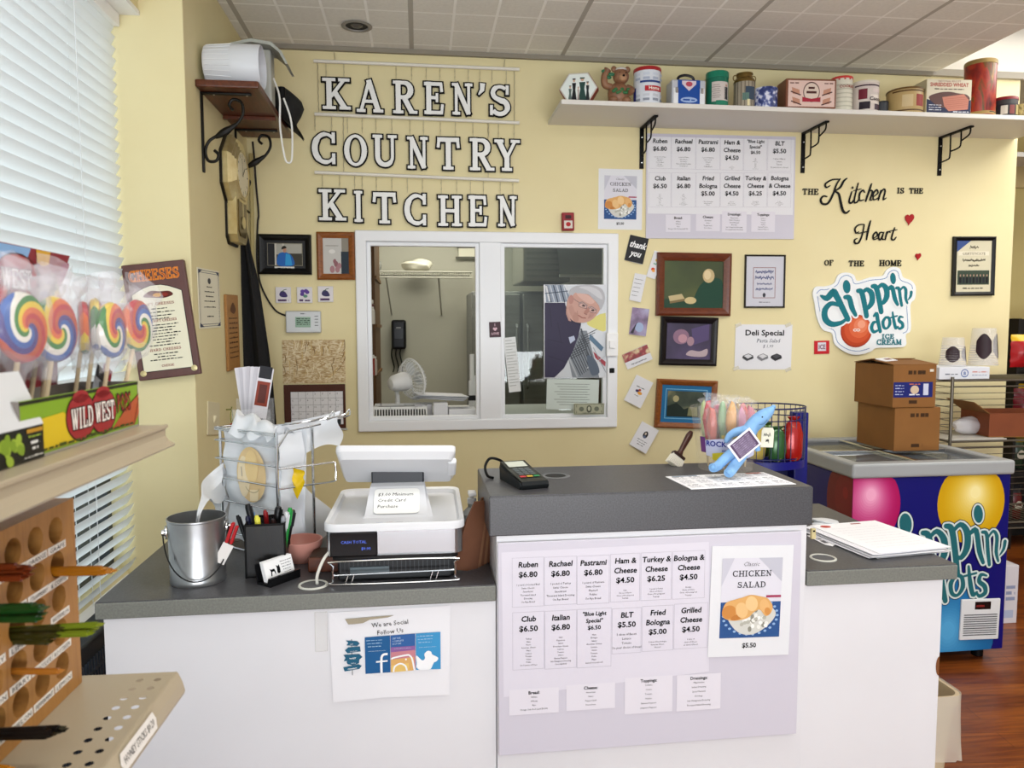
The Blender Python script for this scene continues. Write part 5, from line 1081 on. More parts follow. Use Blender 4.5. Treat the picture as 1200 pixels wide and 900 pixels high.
tag(mb.build('permit_paper', mat=f.mat), 'pale green permit sheet on the glass under the photo print', 'paper')
f = Fr((0, W-.024, 0), NB, (672.5, 473), (708, 472.5), (672.8, 486)); w, h = f.w/2, f.h/2
mb = MB(); mb.box(-w, w, -h, h, 0, .0008, M('#a9ab93', .7)); z = .0012; dk = M('#4a4f40')
mb.stroke([(-w*.94, -h*.86), (w*.94, -h*.86), (w*.94, h*.86), (-w*.94, h*.86)], .002, z, dk, closed=True); mb.ell(0, 0, w*.17, h*.66, z, dk); mb.ell(0, h*.05, w*.09, h*.4, z+.0003, M('#b9bba4'))
for s in (-1, 1): mb.ell(s*w*.5, 0, w*.16, h*.42, z, M('#6a7060')); mb.text('1', s*w*.82, h*.35, h*.4, dk, z, bold=True); mb.text('1', s*w*.82, -h*.7, h*.4, dk, z, bold=True)
mb.text('ONE DOLLAR', 0, -h*.82, h*.22, dk, z+.0004, W=w*.9)
tag(mb.build('dollar_bill', mat=f.mat), 'one dollar bill stuck to the bottom right of the hatch frame', 'banknote')
f = Fr((0, W-.017, 0), NB, (573, 377.5), (586.5, 377), (573.2, 395.5)); w, h = f.w/2, f.h/2
mb = MB(); mb.box(-w, w, -h, h, 0, .002, M('#3c1624', .4)); z = .0024; pk = M('#d8b4c0'); mb.text('I', 0, h*.45, h*.35, pk, z, bold=True)
mb.poly([(0, -h*.2), (-w*.4, h*.1), (-w*.2, h*.32), (0, h*.2), (w*.2, h*.32), (w*.4, h*.1)], z, pk); mb.text('LOVE', 0, -h*.65, h*.3, pk, z, bold=True, W=w*1.3)
tag(mb.build('heart_sticker', mat=f.mat), 'dark maroon sticker with a pink heart on the hatch centre mullion', 'sticker')

# ================================================================== long tin shelf
SHZ = aY(640, 146.3, W).z; SHT = .022; SHY = aZ(650, 121.5, SHZ).y; x0 = aY(642, 147, W).x
t = thing('tin_shelf', 'long white wall shelf of old tins on black brackets above the wall menu', 'shelf', (x0, W, SHZ)); LX = WR-.02-x0
SHM = M('#dcd9d2', .5)
mb = MB(); mb.box(0, LX, -(W-SHY), 0, 0, SHT, SHM, .003); mb.build('board', t)
for u, v0, v1 in ((751.5, 137, 198), (940, 143, 203), (1100, 149, 206)):
    a = aY(u, v1, W); x = a.x-x0; L = SHZ-a.z; Dp = .24
    mb = MB(); mb.box(x-.011, x+.011, -.008, 0, -L, 0, BLACK, .002); mb.box(x-.011, x+.011, -Dp, 0, -.009, 0, BLACK, .002)
    for k in (.34, .67):
        mb.tube(sm([(x, -Dp*k, -.008), (x, -Dp*k, -L*(.78-.62*k)*1.0), (x, -Dp*k+.02, -L*(.80-.62*k)-.012), (x, -Dp*max(0, k-.34)-.006, -L*(.82-.62*k)-.012)], 5), .0042, BLACK, 7)
    mb.tube(sm([(x, -Dp*.95, -.008), (x, -Dp*.92, -.04), (x, -Dp*.66, -.06)], 5), .0042, BLACK, 7)
    mb.build('bracket', t)
    for zz in (-.05, -L+.03): mb = MB(); mb.T = Matrix.Translation((x, -.009, zz)) @ Matrix.Rotation(PI/2, 4, 'X'); mb.lathe([(.005, 0), (.004, .002), (1e-4, .003)], CHROME, 10); mb.build('screw', t)
TZ = SHZ+SHT
def tin_at(u0, u1, vt, y):
    """centre x, half width and height of something standing on the shelf, from its outline"""
    a = aY(u0, vt, y); b = aY(u1, vt, y); return (a.x+b.x)/2, (b.x-a.x)/2, ((a+b)/2).z-TZ
def wrapdraw(mb, r, z0, h, pieces, m_=None):
    """pieces on a round tin: (angle in degrees left of front, z fraction, width m, height m, material) as curved patches"""
    for a, zf, w, hh, m in pieces:
        n = max(2, int(w/.008)); a0 = math.radians(a-90)-w/2/r; z = z0+h*zf; rr = r+.0006+.0002*pieces.index((a, zf, w, hh, m))
        vs = []
        for i in range(n+1):
            q = a0+w/r*i/n; vs += [(rr*math.cos(q), rr*math.sin(q), z-hh/2), (rr*math.cos(q), rr*math.sin(q), z+hh/2)]
        mb.add(vs, [(2*i, 2*i+2, 2*i+3, 2*i+1) for i in range(n)], m, True)
def wraptext(mb, s, r, z, h, m, a=0, bold=True, W_=None):
    k = h/.73; gl = [glyph(c, bold, 2 if bold else 1) for c in s]; tot = sum(g[2] for g in gl)*k; sx = W_/tot if W_ else 1; x = -tot*sx/2
    for v, f, adv in gl:
        if v: mb.add([((r+.0042)*math.sin((x+p*k*sx)/r+math.radians(a)), -(r+.0042)*math.cos((x+p*k*sx)/r+math.radians(a)), z+q*k) for p, q in v], f, m)
        x += adv*k*sx
TY = SHY+.075
def tin(name, label, u0, u1, vt, cols, lid=None, y=None, art=None, rz=0, lidh=.018, taper=1):
    y = y or TY; x, r, h = tin_at(u0, u1, vt, y)
    y = max(y, SHY+r+.004); x, r, h = tin_at(u0, u1, vt, y)
    t = thing(name, label, 'tin', (x, y, TZ), rz, group='old tins on the long white shelf')
    lh = lidh if lid else 0
    mb = MB(); mb.lathe([(1e-4, 0), (r*.985*taper, 0), (r*taper, .003), (r*.99, h-lh), (1e-4, h-lh)], cols, 30)
    if art: art(mb, r*.995, h-lh)
    mb.build('can_body', t)
    if lid: mb = MB(); mb.lathe([(r*.99, h-lh), (r*1.02, h-lh), (r*1.02, h-.004), (r*.99, h-.001), (r*.92, h), (1e-4, h-.003)], lid, 30); mb.build('lid', t)
    return t, r, h
# hexagon tin standing on edge
y = SHY+.05; x, r, h = tin_at(657, 701, 84, y)
t = thing('hexagonal_tin', 'hexagonal white tin with dark figures, first on the long shelf', 'tin', mat=Matrix(((1, 0, 0, x), (0, 0, -1, y+.02), (0, 1, 0, TZ+h/2), (0, 0, 0, 1))) @ Matrix.Rotation(-.3, 4, 'Y'), group='old tins on the long white shelf')
R_ = r*1.03; hx = [(R_*math.cos(k*PI/3), h/2/.866*.866*1.0*math.sin(k*PI/3)/math.sin(PI/3)) for k in range(6)]
mb = MB(); mb.prism(hx, -.05, .0, M('#8c2f22', .35)); mb.prism([(a*.97, b*.97) for a, b in hx], 0, .006, M('#c9c8c0', .3, .3)); z = .0064
mb.poly([(a*.9, b*.9) for a, b in hx], z, M('#dfe6e2', .35)); mb.rect(-R_*.55, -h*.43, R_*.55, -h*.36, z+.0003, M('#b9c2bb'))
for k, (fx, hh, c, wd) in enumerate(((-.42, .5, '#5b6a66', .1), (-.22, .72, '#16191e', .13), (.0, .45, '#b3a7a2', .07), (.2, .74, '#24443e', .2), (.47, .6, '#1d2428', .1))):
    X_ = R_*fx; b0 = -h*.40; b1 = b0+h*hh
    mb.poly([(X_-R_*wd*1.1, b0), (X_+R_*wd*1.1, b0), (X_+R_*wd*.5, b0+(b1-b0)*.5), (X_+R_*wd*.8, b0+(b1-b0)*.8), (X_-R_*wd*.8, b0+(b1-b0)*.8), (X_-R_*wd*.5, b0+(b1-b0)*.5)], z+.0006, M(c)); mb.ell(X_, b0+(b1-b0)*.9, R_*wd*.45, h*.045, z+.0009, M('#c9a58c')); mb.rect(X_-R_*wd*.6, b0+(b1-b0)*.94, X_+R_*wd*.6, b1, z+.001, M(c))
mb.build('tin_lid', t)
# bear shaped tin
y = SHY+.07; x, r, h = tin_at(706, 739, 77, y)
t = thing('bear_tin', 'tin shaped like a brown bear holding up a bunch of holly leaves', 'tin', (x, y, TZ), group='old tins on the long white shelf')
BR = noisy('bear_brown', [(.3, '#6e4a34'), (.7, '#94694a')], 30, .5); BR2 = M('#b08765', .5)
def blob(mb, c, s, m, sub=3):
    b = bmesh.new(); bmesh.ops.create_icosphere(b, subdivisions=sub, radius=1)
    for v in b.verts: v.co = (c[0]+v.co.x*s[0], c[1]+v.co.y*s[1], c[2]+v.co.z*s[2])
    mb.bm(b, m, True)
k = h/.2
mb = MB(); blob(mb, (.012*k, 0, .055*k), (.058*k, .04*k, .062*k), BR); blob(mb, (.022*k, -.004, .145*k), (.042*k, .036*k, .042*k), BR); blob(mb, (.024*k, -.033*k, .130*k), (.022*k, .018*k, .019*k), BR2)
for s in (-1, 1): blob(mb, (.022*k+s*.036*k, .0, .182*k), (.015*k, .01*k, .016*k), BR); blob(mb, (.012*k+s*.034*k, -.02*k, .02*k), (.026*k, .03*k, .02*k), BR)
mb.tube(sm([(-.03*k, -.005, .09*k), (-.062*k, -.008, .10*k), (-.066*k, -.01, .14*k), (-.05*k, -.012, .175*k)], 5), [.018*k]*15+[.02*k], BR, 10); mb.tube(sm([(.05*k, -.01, .09*k), (.076*k, -.02, .075*k), (.06*k, -.035*k, .055*k)], 5), .016*k, BR, 10)
mb.build('body', t)
mb = MB(); blob(mb, (.024*k, -.052*k, .136*k), (.007*k, .005*k, .006*k), BLACK, 2)
for s in (-1, 1): blob(mb, (.024*k+s*.016*k, -.033*k, .155*k), (.005*k, .004*k, .005*k), BLACK, 2)
mb.build('face', t)
mb = MB(); blob(mb, (.022*k, -.004, .178*k), (.03*k, .026*k, .014*k), M('#c8c4bc', .5)); mb.build('cap', t)
mb = MB(); R = random.Random(3)
for i in range(7): blob(mb, (-.05*k+R.uniform(-.022, .022)*k, -.02*k, .15*k+R.uniform(-.02, .02)*k), (.014*k, .006*k, .009*k), M('#2f6a4a', .5), 2)
mb.build('holly', t); mb = MB()
for i in range(8): blob(mb, (.015*k+(i-3.5)*.011*k, -.036*k, (.062+.01*math.sin(i*2))*k), (.011*k, .006*k, .009*k), M('#356b3f', .5), 2)
mb.build('holly', t)
# red lidded printed tin
def art(mb, r, h):
    P_ = [(a, zf, .03, h*.075, M(c)) for a in (-60, -20, 20, 60) for zf, c in ((.12, '#8b93a0'), (.25, '#c3c7cf'), (.75, '#a9b3c6'), (.88, '#c8d0dd'))]
    P_ += [(0, .65, r*1.6, h*.06, M('#28407e')), (12, .44, r*1.3, h*.16, M('#b3212a')), (-75, .3, .02, h*.4, M('#262c80'))]
    wrapdraw(mb, r, 0, h, P_); wraptext(mb, 'Home', r+.002, h*.40, h*.1, M('#f0e6da'), 12)
tin('printed_tin', 'round blue and white printed tin with a red lid, third on the long shelf', 743, 774, 82, M('#d5dae2', .3), M('#a3262a', .35), art=art)
# blue lunch box with handle
y = SHY+.07; x, r, h = tin_at(784, 823, 97, y)
t = thing('lunch_box_tin', 'blue and white lunch box tin with a black carrying handle on the long shelf', 'tin', (x, y, TZ), group='old tins on the long white shelf'); w = r
mb = MB(); mb.box(-w, w, -.045, .045, 0, h, M('#c5cad2', .3, .3), .006); mb.box(-w*.66, w*.66, -.047, -.044, .004, h-.002, M('#1c4a9a', .3)); z = 0
mb.T = Matrix(((1, 0, 0, 0), (0, 0, -1, -.0475), (0, 1, 0, 0), (0, 0, 0, 1)))
mb.poly([(-w*.42, h*.95), (w*.42, h*.95), (w*.42, h*.82), (0, h*.55), (-w*.42, h*.82)], .0004, M('#d5c6cf')); mb.ell(0, h*.82, w*.2, h*.1, .0008, M('#b4485a')); mb.ell(0, h*.2, w*.5, h*.11, .0004, M('#9db4dc')); mb.dash(0, h*.17, w*.7, h*.08, M('#1c4a9a'), .0008)
mb.build('box_body', t)
for s in (-1, 1): mb = MB(); mb.box(s*w*.78-w*.14, s*w*.78+w*.14, -.05, -.044, .0, h*.66, M('#e6e8ea', .3), .002); mb.box(s*w*.75-w*.08, s*w*.75+w*.08, -.056, -.05, h*.45, h*.66, CHROME, .002); mb.build('clasp', t)
mb = MB(); mb.tube(sm([(-w*.48, 0, h), (-w*.42, 0, h+.025), (0, 0, h+.035), (w*.42, 0, h+.025), (w*.48, 0, h)], 6), .0065, M('#1b1b20', .4), 8); mb.build('carry_handle', t)
# green tin
def art(mb, r, h): wrapdraw(mb, r, 0, h, [(0, .5, r*1.7, h*.66, M('#c9c0ba')), (30, .45, .022, h*.42, M('#23262c')), (30, .71, .012, h*.07, M('#b08c78')), (14, .12, r*1.4, h*.16, M('#1f7a5e'))]+[(-25, .72-.07*i, .03+.01*(i % 2), h*.02, M('#8d857f')) for i in range(7)])
tin('green_tin', 'tall round green tin with a cream picture panel on the long shelf', 828, 853, 86, M('#1d6b54', .3), M('#1e7a5f', .3), art=art, lidh=.03)
# milk can tin
def art(mb, r, h): wrapdraw(mb, r, 0, h*.8, [(a, .5, .004, h*.74, M('#6e6454')) for a in range(-80, 90, 20)]+[(12, .5, .05, h*.36, M('#3a4a5c')), (-15, .38, .03, h*.2, M('#5d7a70')), (0, .17, .012, h*.18, M('#e6dcae'))])
t, r, h = tin('milk_can_tin', 'small striped milk can tin with a brass neck and side rings on the long shelf', 861, 884, 87, M('#a49a88', .4), None, art=art)
for o in list(t.children): o.data.clear_geometry(); bpy.data.objects.remove(o)
mb = MB(); mb.lathe([(1e-4, 0), (r, 0), (r, h*.74), (r*.97, h*.76), (1e-4, h*.76)], M('#a49a88', .4), 30); art(mb, r, h); mb.build('can_body', t)
mb = MB(); mb.lathe([(r*1.03, h*.73), (r*1.04, h*.76), (r*.9, h*.84), (r*.74, h*.88), (r*.72, h*.95), (r*.8, h*.97), (r*.8, h), (1e-4, h)], M('#7c6534', .35, .6), 30); mb.build('neck', t)
for s in (-1, 1): mb = MB(); mb.tube([(s*(r*.95)+.010*math.cos(a), 0, h*.88+.013*math.sin(a)) for a in [2*PI*i/14 for i in range(14)]], .0025, M('#8a7440', .35, .7), 6, closed=True); mb.build('side_ring', t)
# low blue patterned tin
BLUEP = noisy('blue_floral', [(.42, '#d3d6e6'), (.5, '#5664a0'), (.6, '#26346e')], 45, .35)
tin('floral_tin', 'low round tin with blue floral print, beside the milk can tin', 883, 910, 105, BLUEP, BLUEP, lidh=.014)
# biscuit box tin
y = SHY+.06; x, r, h = tin_at(917, 974, 96, y); w = r
t = thing('biscuit_box_tin', 'wide brown rectangular tin with a pink label and round emblem on the long shelf', 'tin', (x, y, TZ), -.05, group='old tins on the long white shelf')
mb = MB(); mb.box(-w, w, -.05, .06, 0, h, M('#7a4a34', .35), .006); mb.build('box_body', t)
mb = MB(); mb.T = Matrix(((1, 0, 0, 0), (0, 0, -1, -.0505), (0, 1, 0, 0), (0, 0, 0, 1))); z = .0004
mb.rect(-w*.92, h*.06, w*.92, h*.93, z, M('#dcbfb4', .4)); mb.ell(0, h*.55, w*.33, h*.34, z+.0003, M('#4e2a26')); mb.ell(0, h*.55, w*.3, h*.30, z+.0006, M('#d9c6b8')); mb.dash(0, h*.5, w*.4, h*.1, M('#4e2a26'), z+.0009); mb.dash(0, h*.65, w*.25, h*.08, M('#4e2a26'), z+.0009, 2)
mb.poly([(-w*.36, h*.22), (w*.36, h*.22), (w*.36, h*.38), (0, h*.32), (-w*.36, h*.38)], z+.0012, M('#a2283a'))
for s in (-1, 1):
    for a, b in ((.62, .62), (.6, .3)): mb.poly([(s*w*(a-.14), h*b), (s*w*(a+.16), h*(b+.08)), (s*w*(a+.12), h*(b-.14)), (s*w*(a-.16), h*(b-.16))], z+.0003, M('#bd8a72')); mb.stroke([(s*w*(a-.2), h*(b-.18)), (s*w*(a+.2), h*(b-.06))], h*.04, z+.0006, M('#4c2a28'))
    mb.dash(s*w*.68, h*.82, w*.35, h*.05, M('#7a5a52'), z+.0003, 5)
mb.build('label', t)
# cream tall canister with red checked rim
def art(mb, r, h): wrapdraw(mb, r, 0, h, [(0, .8-.13*i, r*1.9, h*.03, M('#b9b7a2')) for i in range(6)]+[(-70+28*i, .97, .008, h*.04, M('#b02428')) for i in range(6)]); wraptext(mb, 'COOKIES', r+.001, h*.70, h*.08, M('#9c5a50'), 0)
tin('cream_canister', 'tall cream canister tin with a red checked rim on the long shelf', 975, 998, 92, M('#d5d2c0', .35), M('#c9403c', .35), art=art, lidh=.012)
def art(mb, r, h): wrapdraw(mb, r, 0, h, [(0, .9, r*2.6, h*.05, M('#3a2030')), (-38, .6, .04, h*.36, M('#6e1f30')), (15, .42, .05, h*.3, M('#e0d6cc')), (-30, .2, .05, h*.26, M('#241a28')), (35, .15, .05, h*.2, M('#3a2436')), (25, .72, .05, h*.12, M('#d9c9c4'))]); wraptext(mb, 'Cocoa', r+.0015, h*.36, h*.13, M('#2a1a22'), 16)
tin('round_cocoa_tin', 'round cream and plum printed tin beside the cream canister', 999, 1028, 98, M('#cfc4bc', .35), M('#d9d2c4', .35), art=art, lidh=.012)
tin('small_dark_tin', 'tiny dark tin tucked behind the plum printed tin', 1026, 1040, 120, M('#3c4046', .4), M('#2c2f34', .4), y=SHY+.1, lidh=.008)
def art(mb, r, h): wrapdraw(mb, r, 0, h, [(20, .52, .05, h*.5, M('#8c2420')), (-25, .5, .05, h*.5, M('#c9b489')), (0, .92, r*2.6, h*.06, M('#5a4020')), (0, .1, r*2.6, h*.06, M('#5a4020'))])
tin('oval_tobacco_tin', 'low wide tan tin with a red square label beside the cereal box tin', 1042, 1079, 107, M('#b69c68', .35), M('#6a4f2a', .35), y=SHY+.085, art=art, lidh=.010)
# cereal box
y = SHY+.06; x, r, h = tin_at(1081, 1132, 96, y); w = r
t = thing('cereal_box', 'cream box printed SHREDDED WHEAT with a pink biscuit, on the long shelf', 'box', (x, y, TZ), -.04, group='old tins on the long white shelf')
mb = MB(); mb.box(-w, w, -.04, .08, 0, h, M('#cfc6a4', .5), .002); mb.build('carton', t)
mb = MB(); mb.T = Matrix(((1, 0, 0, 0), (0, 0, -1, -.0405), (0, 1, 0, 0), (0, 0, 0, 1))); z = .0004
mb.rect(-w*.98, h*.01, w*.98, h*.99, z, M('#d3cbb4')); mb.text('SHREDDED WHEAT', 0, h*.79, h*.11, M('#a4362a'), z+.0004, bold=True, W=w*1.7); mb.text('NATIONAL BISCUIT', 0, h*.92, h*.05, M('#8a4a3a'), z+.0004, W=w*1.0); mb.dash(0, h*.70, w*1.3, h*.04, M('#4a3a30'), z+.0004)
mb.poly([(-w*.98, h*.01), (w*.98, h*.01), (w*.98, h*.42), (w*.5, h*.3), (-w*.2, h*.25), (-w*.98, h*.42)], z+.0003, M('#1d2748'))
mb.poly(sm([(-w*.9, h*.46), (-w*.5, h*.6), (w*.0, h*.64), (w*.4, h*.6), (w*.8, h*.56), (w*.9, h*.4), (w*.3, h*.2), (-w*.4, h*.2)], 4, True), z+.0005, M('#5a3d3a')); mb.poly([(-w*.3, h*.48), (w*.65, h*.58), (w*.88, h*.42), (w*.85, h*.14), (w*.0, h*.08), (-w*.2, h*.22)], z+.0007, M('#bd7a66'))
for i in range(6): mb.stroke([(-w*.2+i*w*.01, h*(.42-.055*i)), (w*.84, h*(.5-.055*i))], h*.008, z+.0009, M('#9c5a4a'))
for i in range(3): mb.dash(-w*.6, h*(.24-.07*i), w*.55, h*.03, M('#c9cbd6'), z+.0006, i); 
mb.dash(w*.55, h*.05, w*.7, h*.04, M('#c9cbd6'), z+.0010)
mb.build('printed_face', t)
REDMAR = noisy('red_marbled_print', [(.3, '#3f0d0a'), (.43, '#8c1f14'), (.52, '#a83418'), (.6, '#5c4418'), (.72, '#c08434')], 9, .3, dist=2.2, stretch=(1, 1, .5))
tin('tall_red_canister', 'tallest tin on the long shelf, marbled red and gold with a tan rim', 1134, 1165, 73, REDMAR, M('#9a8350', .35, .3), art=lambda mb, r, h: wrapdraw(mb, r, 0, h, [(0, .05, r*2.8, h*.06, M('#a3854a')), (20, .06, .05, h*.02, M('#3a2a18'))]), lidh=.022)
def art(mb, r, h): wrapdraw(mb, r, 0, h, [(0, .4, r*2.8, h*.7, M('#2a2a2e')), (-40, .4, .03, h*.5, M('#c9c2b4')), (-5, .4, .025, h*.5, M('#7a3a36')), (30, .4, .03, h*.55, M('#b0a06a'))])
tin('red_lidded_tin', 'low dark tin with a dark red lid beside the tall red canister', 1165, 1190, 116, M('#3a383a', .35), M('#7a1c22', .35), art=art, lidh=.016)
tin('small_gold_tin', 'small gold patterned tin at the right end of the long shelf', 1188, 1206, 124, noisy('gold_print', [(.4, '#6a5a30'), (.6, '#b09c62')], 60, .4), None, y=SHY+.05)

# ================================================================== chest freezer
FY = 2.958; a = aY(1000, 557, FY); b = aY(1187, 557, FY); FX0, FX1 = a.x, aY(1181, 640, FY).x; FZ = aY(1094, 541, FY).z; RZ = aY(1094, 558, FY).z; FD = .735
t = thing('ice_cream_freezer', 'dark blue chest freezer with printed balls and ice cream lettering right of the counter', 'freezer', (FX0, FY, 0)); FW_x = FX1-FX0
GREYP = M('#9b9e9f', .35)
mb = MB(); mb.box(0, FW_x, 0, FD, .06, RZ, NAVY, .006); mb.build('cabinet', t)
mb = MB(); rw = b.x-a.x
for q in ((-.012, rw, -.015, .05), (-.012, rw, FD-.05, FD+.012)): mb.box(q[0], q[1], q[2], q[3], RZ, FZ, GREYP, .012, 3)
for q in ((-.012, .045), (rw-.06, rw)): mb.box(q[0], q[1], -.015, FD+.012, RZ, FZ, GREYP, .012, 3)
mb.build('top_rail', t)
mb = MB(); mb.box(.04, rw-.055, .045, FD-.045, FZ-.03, FZ-.018, film('freezer_glass', '#6d7478', .55, .05)); mb.box(.04, rw-.055, FD*.5-.012, FD*.5+.012, FZ-.02, FZ-.006, CHROME, .003); mb.box(rw*.46-.01, rw*.46+.01, .045, FD-.045, FZ-.02, FZ-.006, CHROME, .003); mb.build('sliding_glass_lid', t)
mb = MB(); mb.box(.05, FW_x-.06, .05, FD-.05, RZ-.3, RZ-.29, M('#8b8f92', .5)); mb.build('inner_basket', t)
for x in (.06, FW_x-.06):
    for y in (.08, FD-.08): mb = MB(); mb.cyl(.025, 0, .06, BLACK, 14, bev=.004); mb.build('foot', t, loc=(x, y, 0))
FM = Matrix(((1, 0, 0, 0), (0, 0, -1, 0), (0, 1, 0, 0), (0, 0, 0, 1)))
def fl(u, v): P = aY(u, v, FY); return (P.x-FX0, P.z)
SM_ = Matrix(((0, 0, -1, 0), (-1, 0, 0, 0), (0, 1, 0, 0), (0, 0, 0, 1)))        # left side: x runs back to front
mb = MB(); mb.T = FM
def ball(mb, cx, cy, rx, ry, cols, clip, z, n=40):
    for i, (k, dx, dy, c) in enumerate(cols):
        pts = []
        for j in range(n):
            an = 2*PI*j/n; x = cx+rx*(dx+k*math.cos(an)); y = cy+ry*(dy+k*math.sin(an)); pts.append((max(clip[0], min(clip[1], x)), max(clip[2], min(clip[3], y))))
        mb.poly(pts, z+i*.00012, M(c, .3))
def steps(c0, c1, n=18, hx=.1, hy=.25):
    q = []
    A = [int(c0[i:i+2], 16) for i in (1, 3, 5)]; B = [int(c1[i:i+2], 16) for i in (1, 3, 5)]
    for i in range(n):
        s = i/(n-1); q.append((1-.85*s, hx*s, hy*s, '#%02x%02x%02x' % tuple(round(A[j]+(B[j]-A[j])*s**1.6) for j in range(3))))
    return q
clip = (.0, FW_x, .062, RZ-.001)
c = fl(1138, 589); e = fl(1177, 589); g = fl(1138, 541); ball(mb, c[0], c[1], e[0]-c[0], g[1]-c[1]+.0, steps('#c79a08', '#f0e2a0'), clip, .0006)
c = fl(1016, 592); e = fl(1055, 592); ball(mb, c[0], c[1], e[0]-c[0], g[1]-fl(1138, 589)[1], steps('#a80c56', '#eea6c6'), clip, .0006)
c = fl(1110, 746); e = fl(1164, 746); ball(mb, c[0], c[1], e[0]-c[0], (e[0]-c[0])*1.25, steps('#14619a', '#4f9fd0', hx=0, hy=.1), clip, .0006)
mb.T = SM_; c = fl(1016, 592); ball(mb, -c[0]-.0, c[1], .135, .175, steps('#6e0a1c', '#8c1220', n=3), (-FD, 0, .062, RZ-.001), .0006)
mb.T = FM
# lettering: affine from the sign's pixel frame to the freezer front
P1, P2 = fl(920+372/2.647, 560+142/2.647), fl(920+597/2.647, 560+120/2.647)
kx = (P2[0]-P1[0])/203; 
def fz(a_, b_): return (P1[0]+(a_-265)*kx, P1[1]-(b_-548)*kx*1.12-(a_-265)*kx*.105)
dippin(mb, fz, ((6.5, M('#060828', .4), .0034), (4.6, M('#c9d6d4', .3), .0038), (0, M('#1c6068', .35), .0042)), kx, ('dip',), .72)
Q1 = fl(920+597/2.647, 560+330/2.647); 
def fd(a_, b_): return (Q1[0]+(a_-492)*kx*1.15, Q1[1]-(b_-704)*kx*1.1-(a_-492)*kx*.06)
dippin(mb, fd, ((5.5, M('#060828', .4), .0034), (4, M('#c9d6d4', .3), .0038), (0, M('#1c6068', .35), .0042)), kx*1.12, ('dot',), .78)
mb.T = SM_
for pts in ([(-.36, .70), (-.33, .60), (-.30, .52)], [(-.38, .56), (-.30, .62)], [(-.27, .64), (-.25, .54), (-.21, .52)]): mb.stroke(sm(pts, 5), .008, .0006, M('#7f8fb4', .4))
mb.build('printed_graphics', t)
f = Fr((0, FY, 0), NB, (1125.5, 702), (1171, 700.5), (1123.5, 749.5), .001); w, h = f.w/2, f.h/2
mb = MB(); mb.T = Matrix.Translation((-FX0, -FY, 0)) @ f.mat; mb.box(-w, w, -h, h, 0, .01, M('#d6d8da', .35), .004); mb.rect(-w*.32, h*.5, w*.5, h*.88, .0104, M('#17090b', .2)); mb.dash(.0, h*.62, w*.5, h*.12, M('#7a1d1c'), .0108)
for i in range(10): mb.box(-w*.85, w*.85, h*(.26-.11*i)-.004, h*(.26-.11*i), .01, .0112, M('#55585a'))
mb.build('vent_panel', t)
# two cardboard cartons on it
def carton(name, label, u0, um, u1, vt, vb, y0, z0, dpt, art=None, flap=False, rz=-.0):
    A = aY(um, vt, y0); B = aY(u1, vt, y0); hh = A.z-z0; wid = B.x-A.x
    t = thing(name, label, 'box', (A.x, y0, z0), rz, group='cardboard cartons on the freezer')
    mb = MB(); mb.box(0, wid, 0, dpt, 0, hh, CARD, .003); mb.build('carton_body', t)
    mb = MB(); mb.T = FM
    for k, (x, r, hgt) in enumerate(((.34, .03, .018), (.46, .02, .018), (.56, .03, .018), (.66, .025, .018))): mb.rect(wid*x, hh*.78, wid*x+r*.7, hh*.78+hgt, .0006, M('#3c240c'))
    mb.dash(wid*.5, hh*.09, wid*.25, .022, M('#3c240c'), .0006, 3)
    if art: art(mb, wid, hh)
    mb.build('print', t)
    return t, wid, hh
LX0 = aY(997, 470, 3.3).x
BY = 3.22
t, wd, hh = carton('cardboard_carton', 'lower cardboard carton standing on the freezer under the blue-labelled one', 997, 1050, 1103, 478.5, 528, BY, FZ, .0, None) if False else carton('cardboard_carton', 'lower cardboard carton standing on the freezer under the blue-labelled one', 997, 1049, 1102.5, 478, 528, BY, FZ+.001, .30)
h1 = hh
def art(mb, w, h):
    mb.rect(w*.01, h*.24, w*.92, h*.60, .0006, M('#17206a', .4)); mb.ell(w*.5, h*.42, w*.1, h*.1, .0010, M('#c9b49a')); mb.dash(w*.5, h*.29, w*.25, h*.04, M('#d8d8e2'), .001); mb.dash(w*.5, h*.54, w*.25, h*.03, M('#c06a4a'), .001); mb.rect(w*.7, h*.29, w*.82, h*.56, .001, M('#c4c7dc'))
    for i in range(4): mb.dash(w*.15, h*(.3+.07*i), w*.2, h*.03, M('#a9b0d0'), .001, i)
    mb.rect(w*.84, h*.84, w*.93, h*.9, .001, M('#d8cfc0'))
    mb.text('LIVE', w*.5, h*.78, h*.0+.001, INK, .0009) if False else None
t, wd, hh2 = carton('cardboard_carton', 'upper cardboard carton with a dark blue label stacked on the freezer', 994, 1047.5, 1098, 428, 478, BY-.005, FZ+.002+h1, .31, art)
mb = MB()
for (x0_, x1_, y0_, y1_, tilt) in ((0, wd, .0, .15, .10), (0, wd, .16, .31, -.14)):
    mb.T = Matrix.Translation((0, y0_ if tilt > 0 else y1_, hh2)) @ Matrix.Rotation(tilt, 4, 'X'); mb.box(x0_-.004, x1_+.004, 0 if tilt > 0 else -.15, .15 if tilt > 0 else 0, 0, .004, CARD)
mb.build('flap', t)
f_ = aY(1045, 424, BY+.1); mb = MB(); mb.T = Matrix.Rotation(.2, 4, 'X') @ Matrix.Rotation(.3, 4, 'Z'); mb.box(-.05, .03, -.03, .03, 0, .004, PAPER); mb.rect(-.02, -.01, .02, .012, .0044, M('#7a4a3a'))
tag(mb.build('paper_slip', loc=(f_.x, BY+.13, FZ+.02+h1+hh2)), 'white paper slip lying on top of the upper cardboard carton', 'paper')
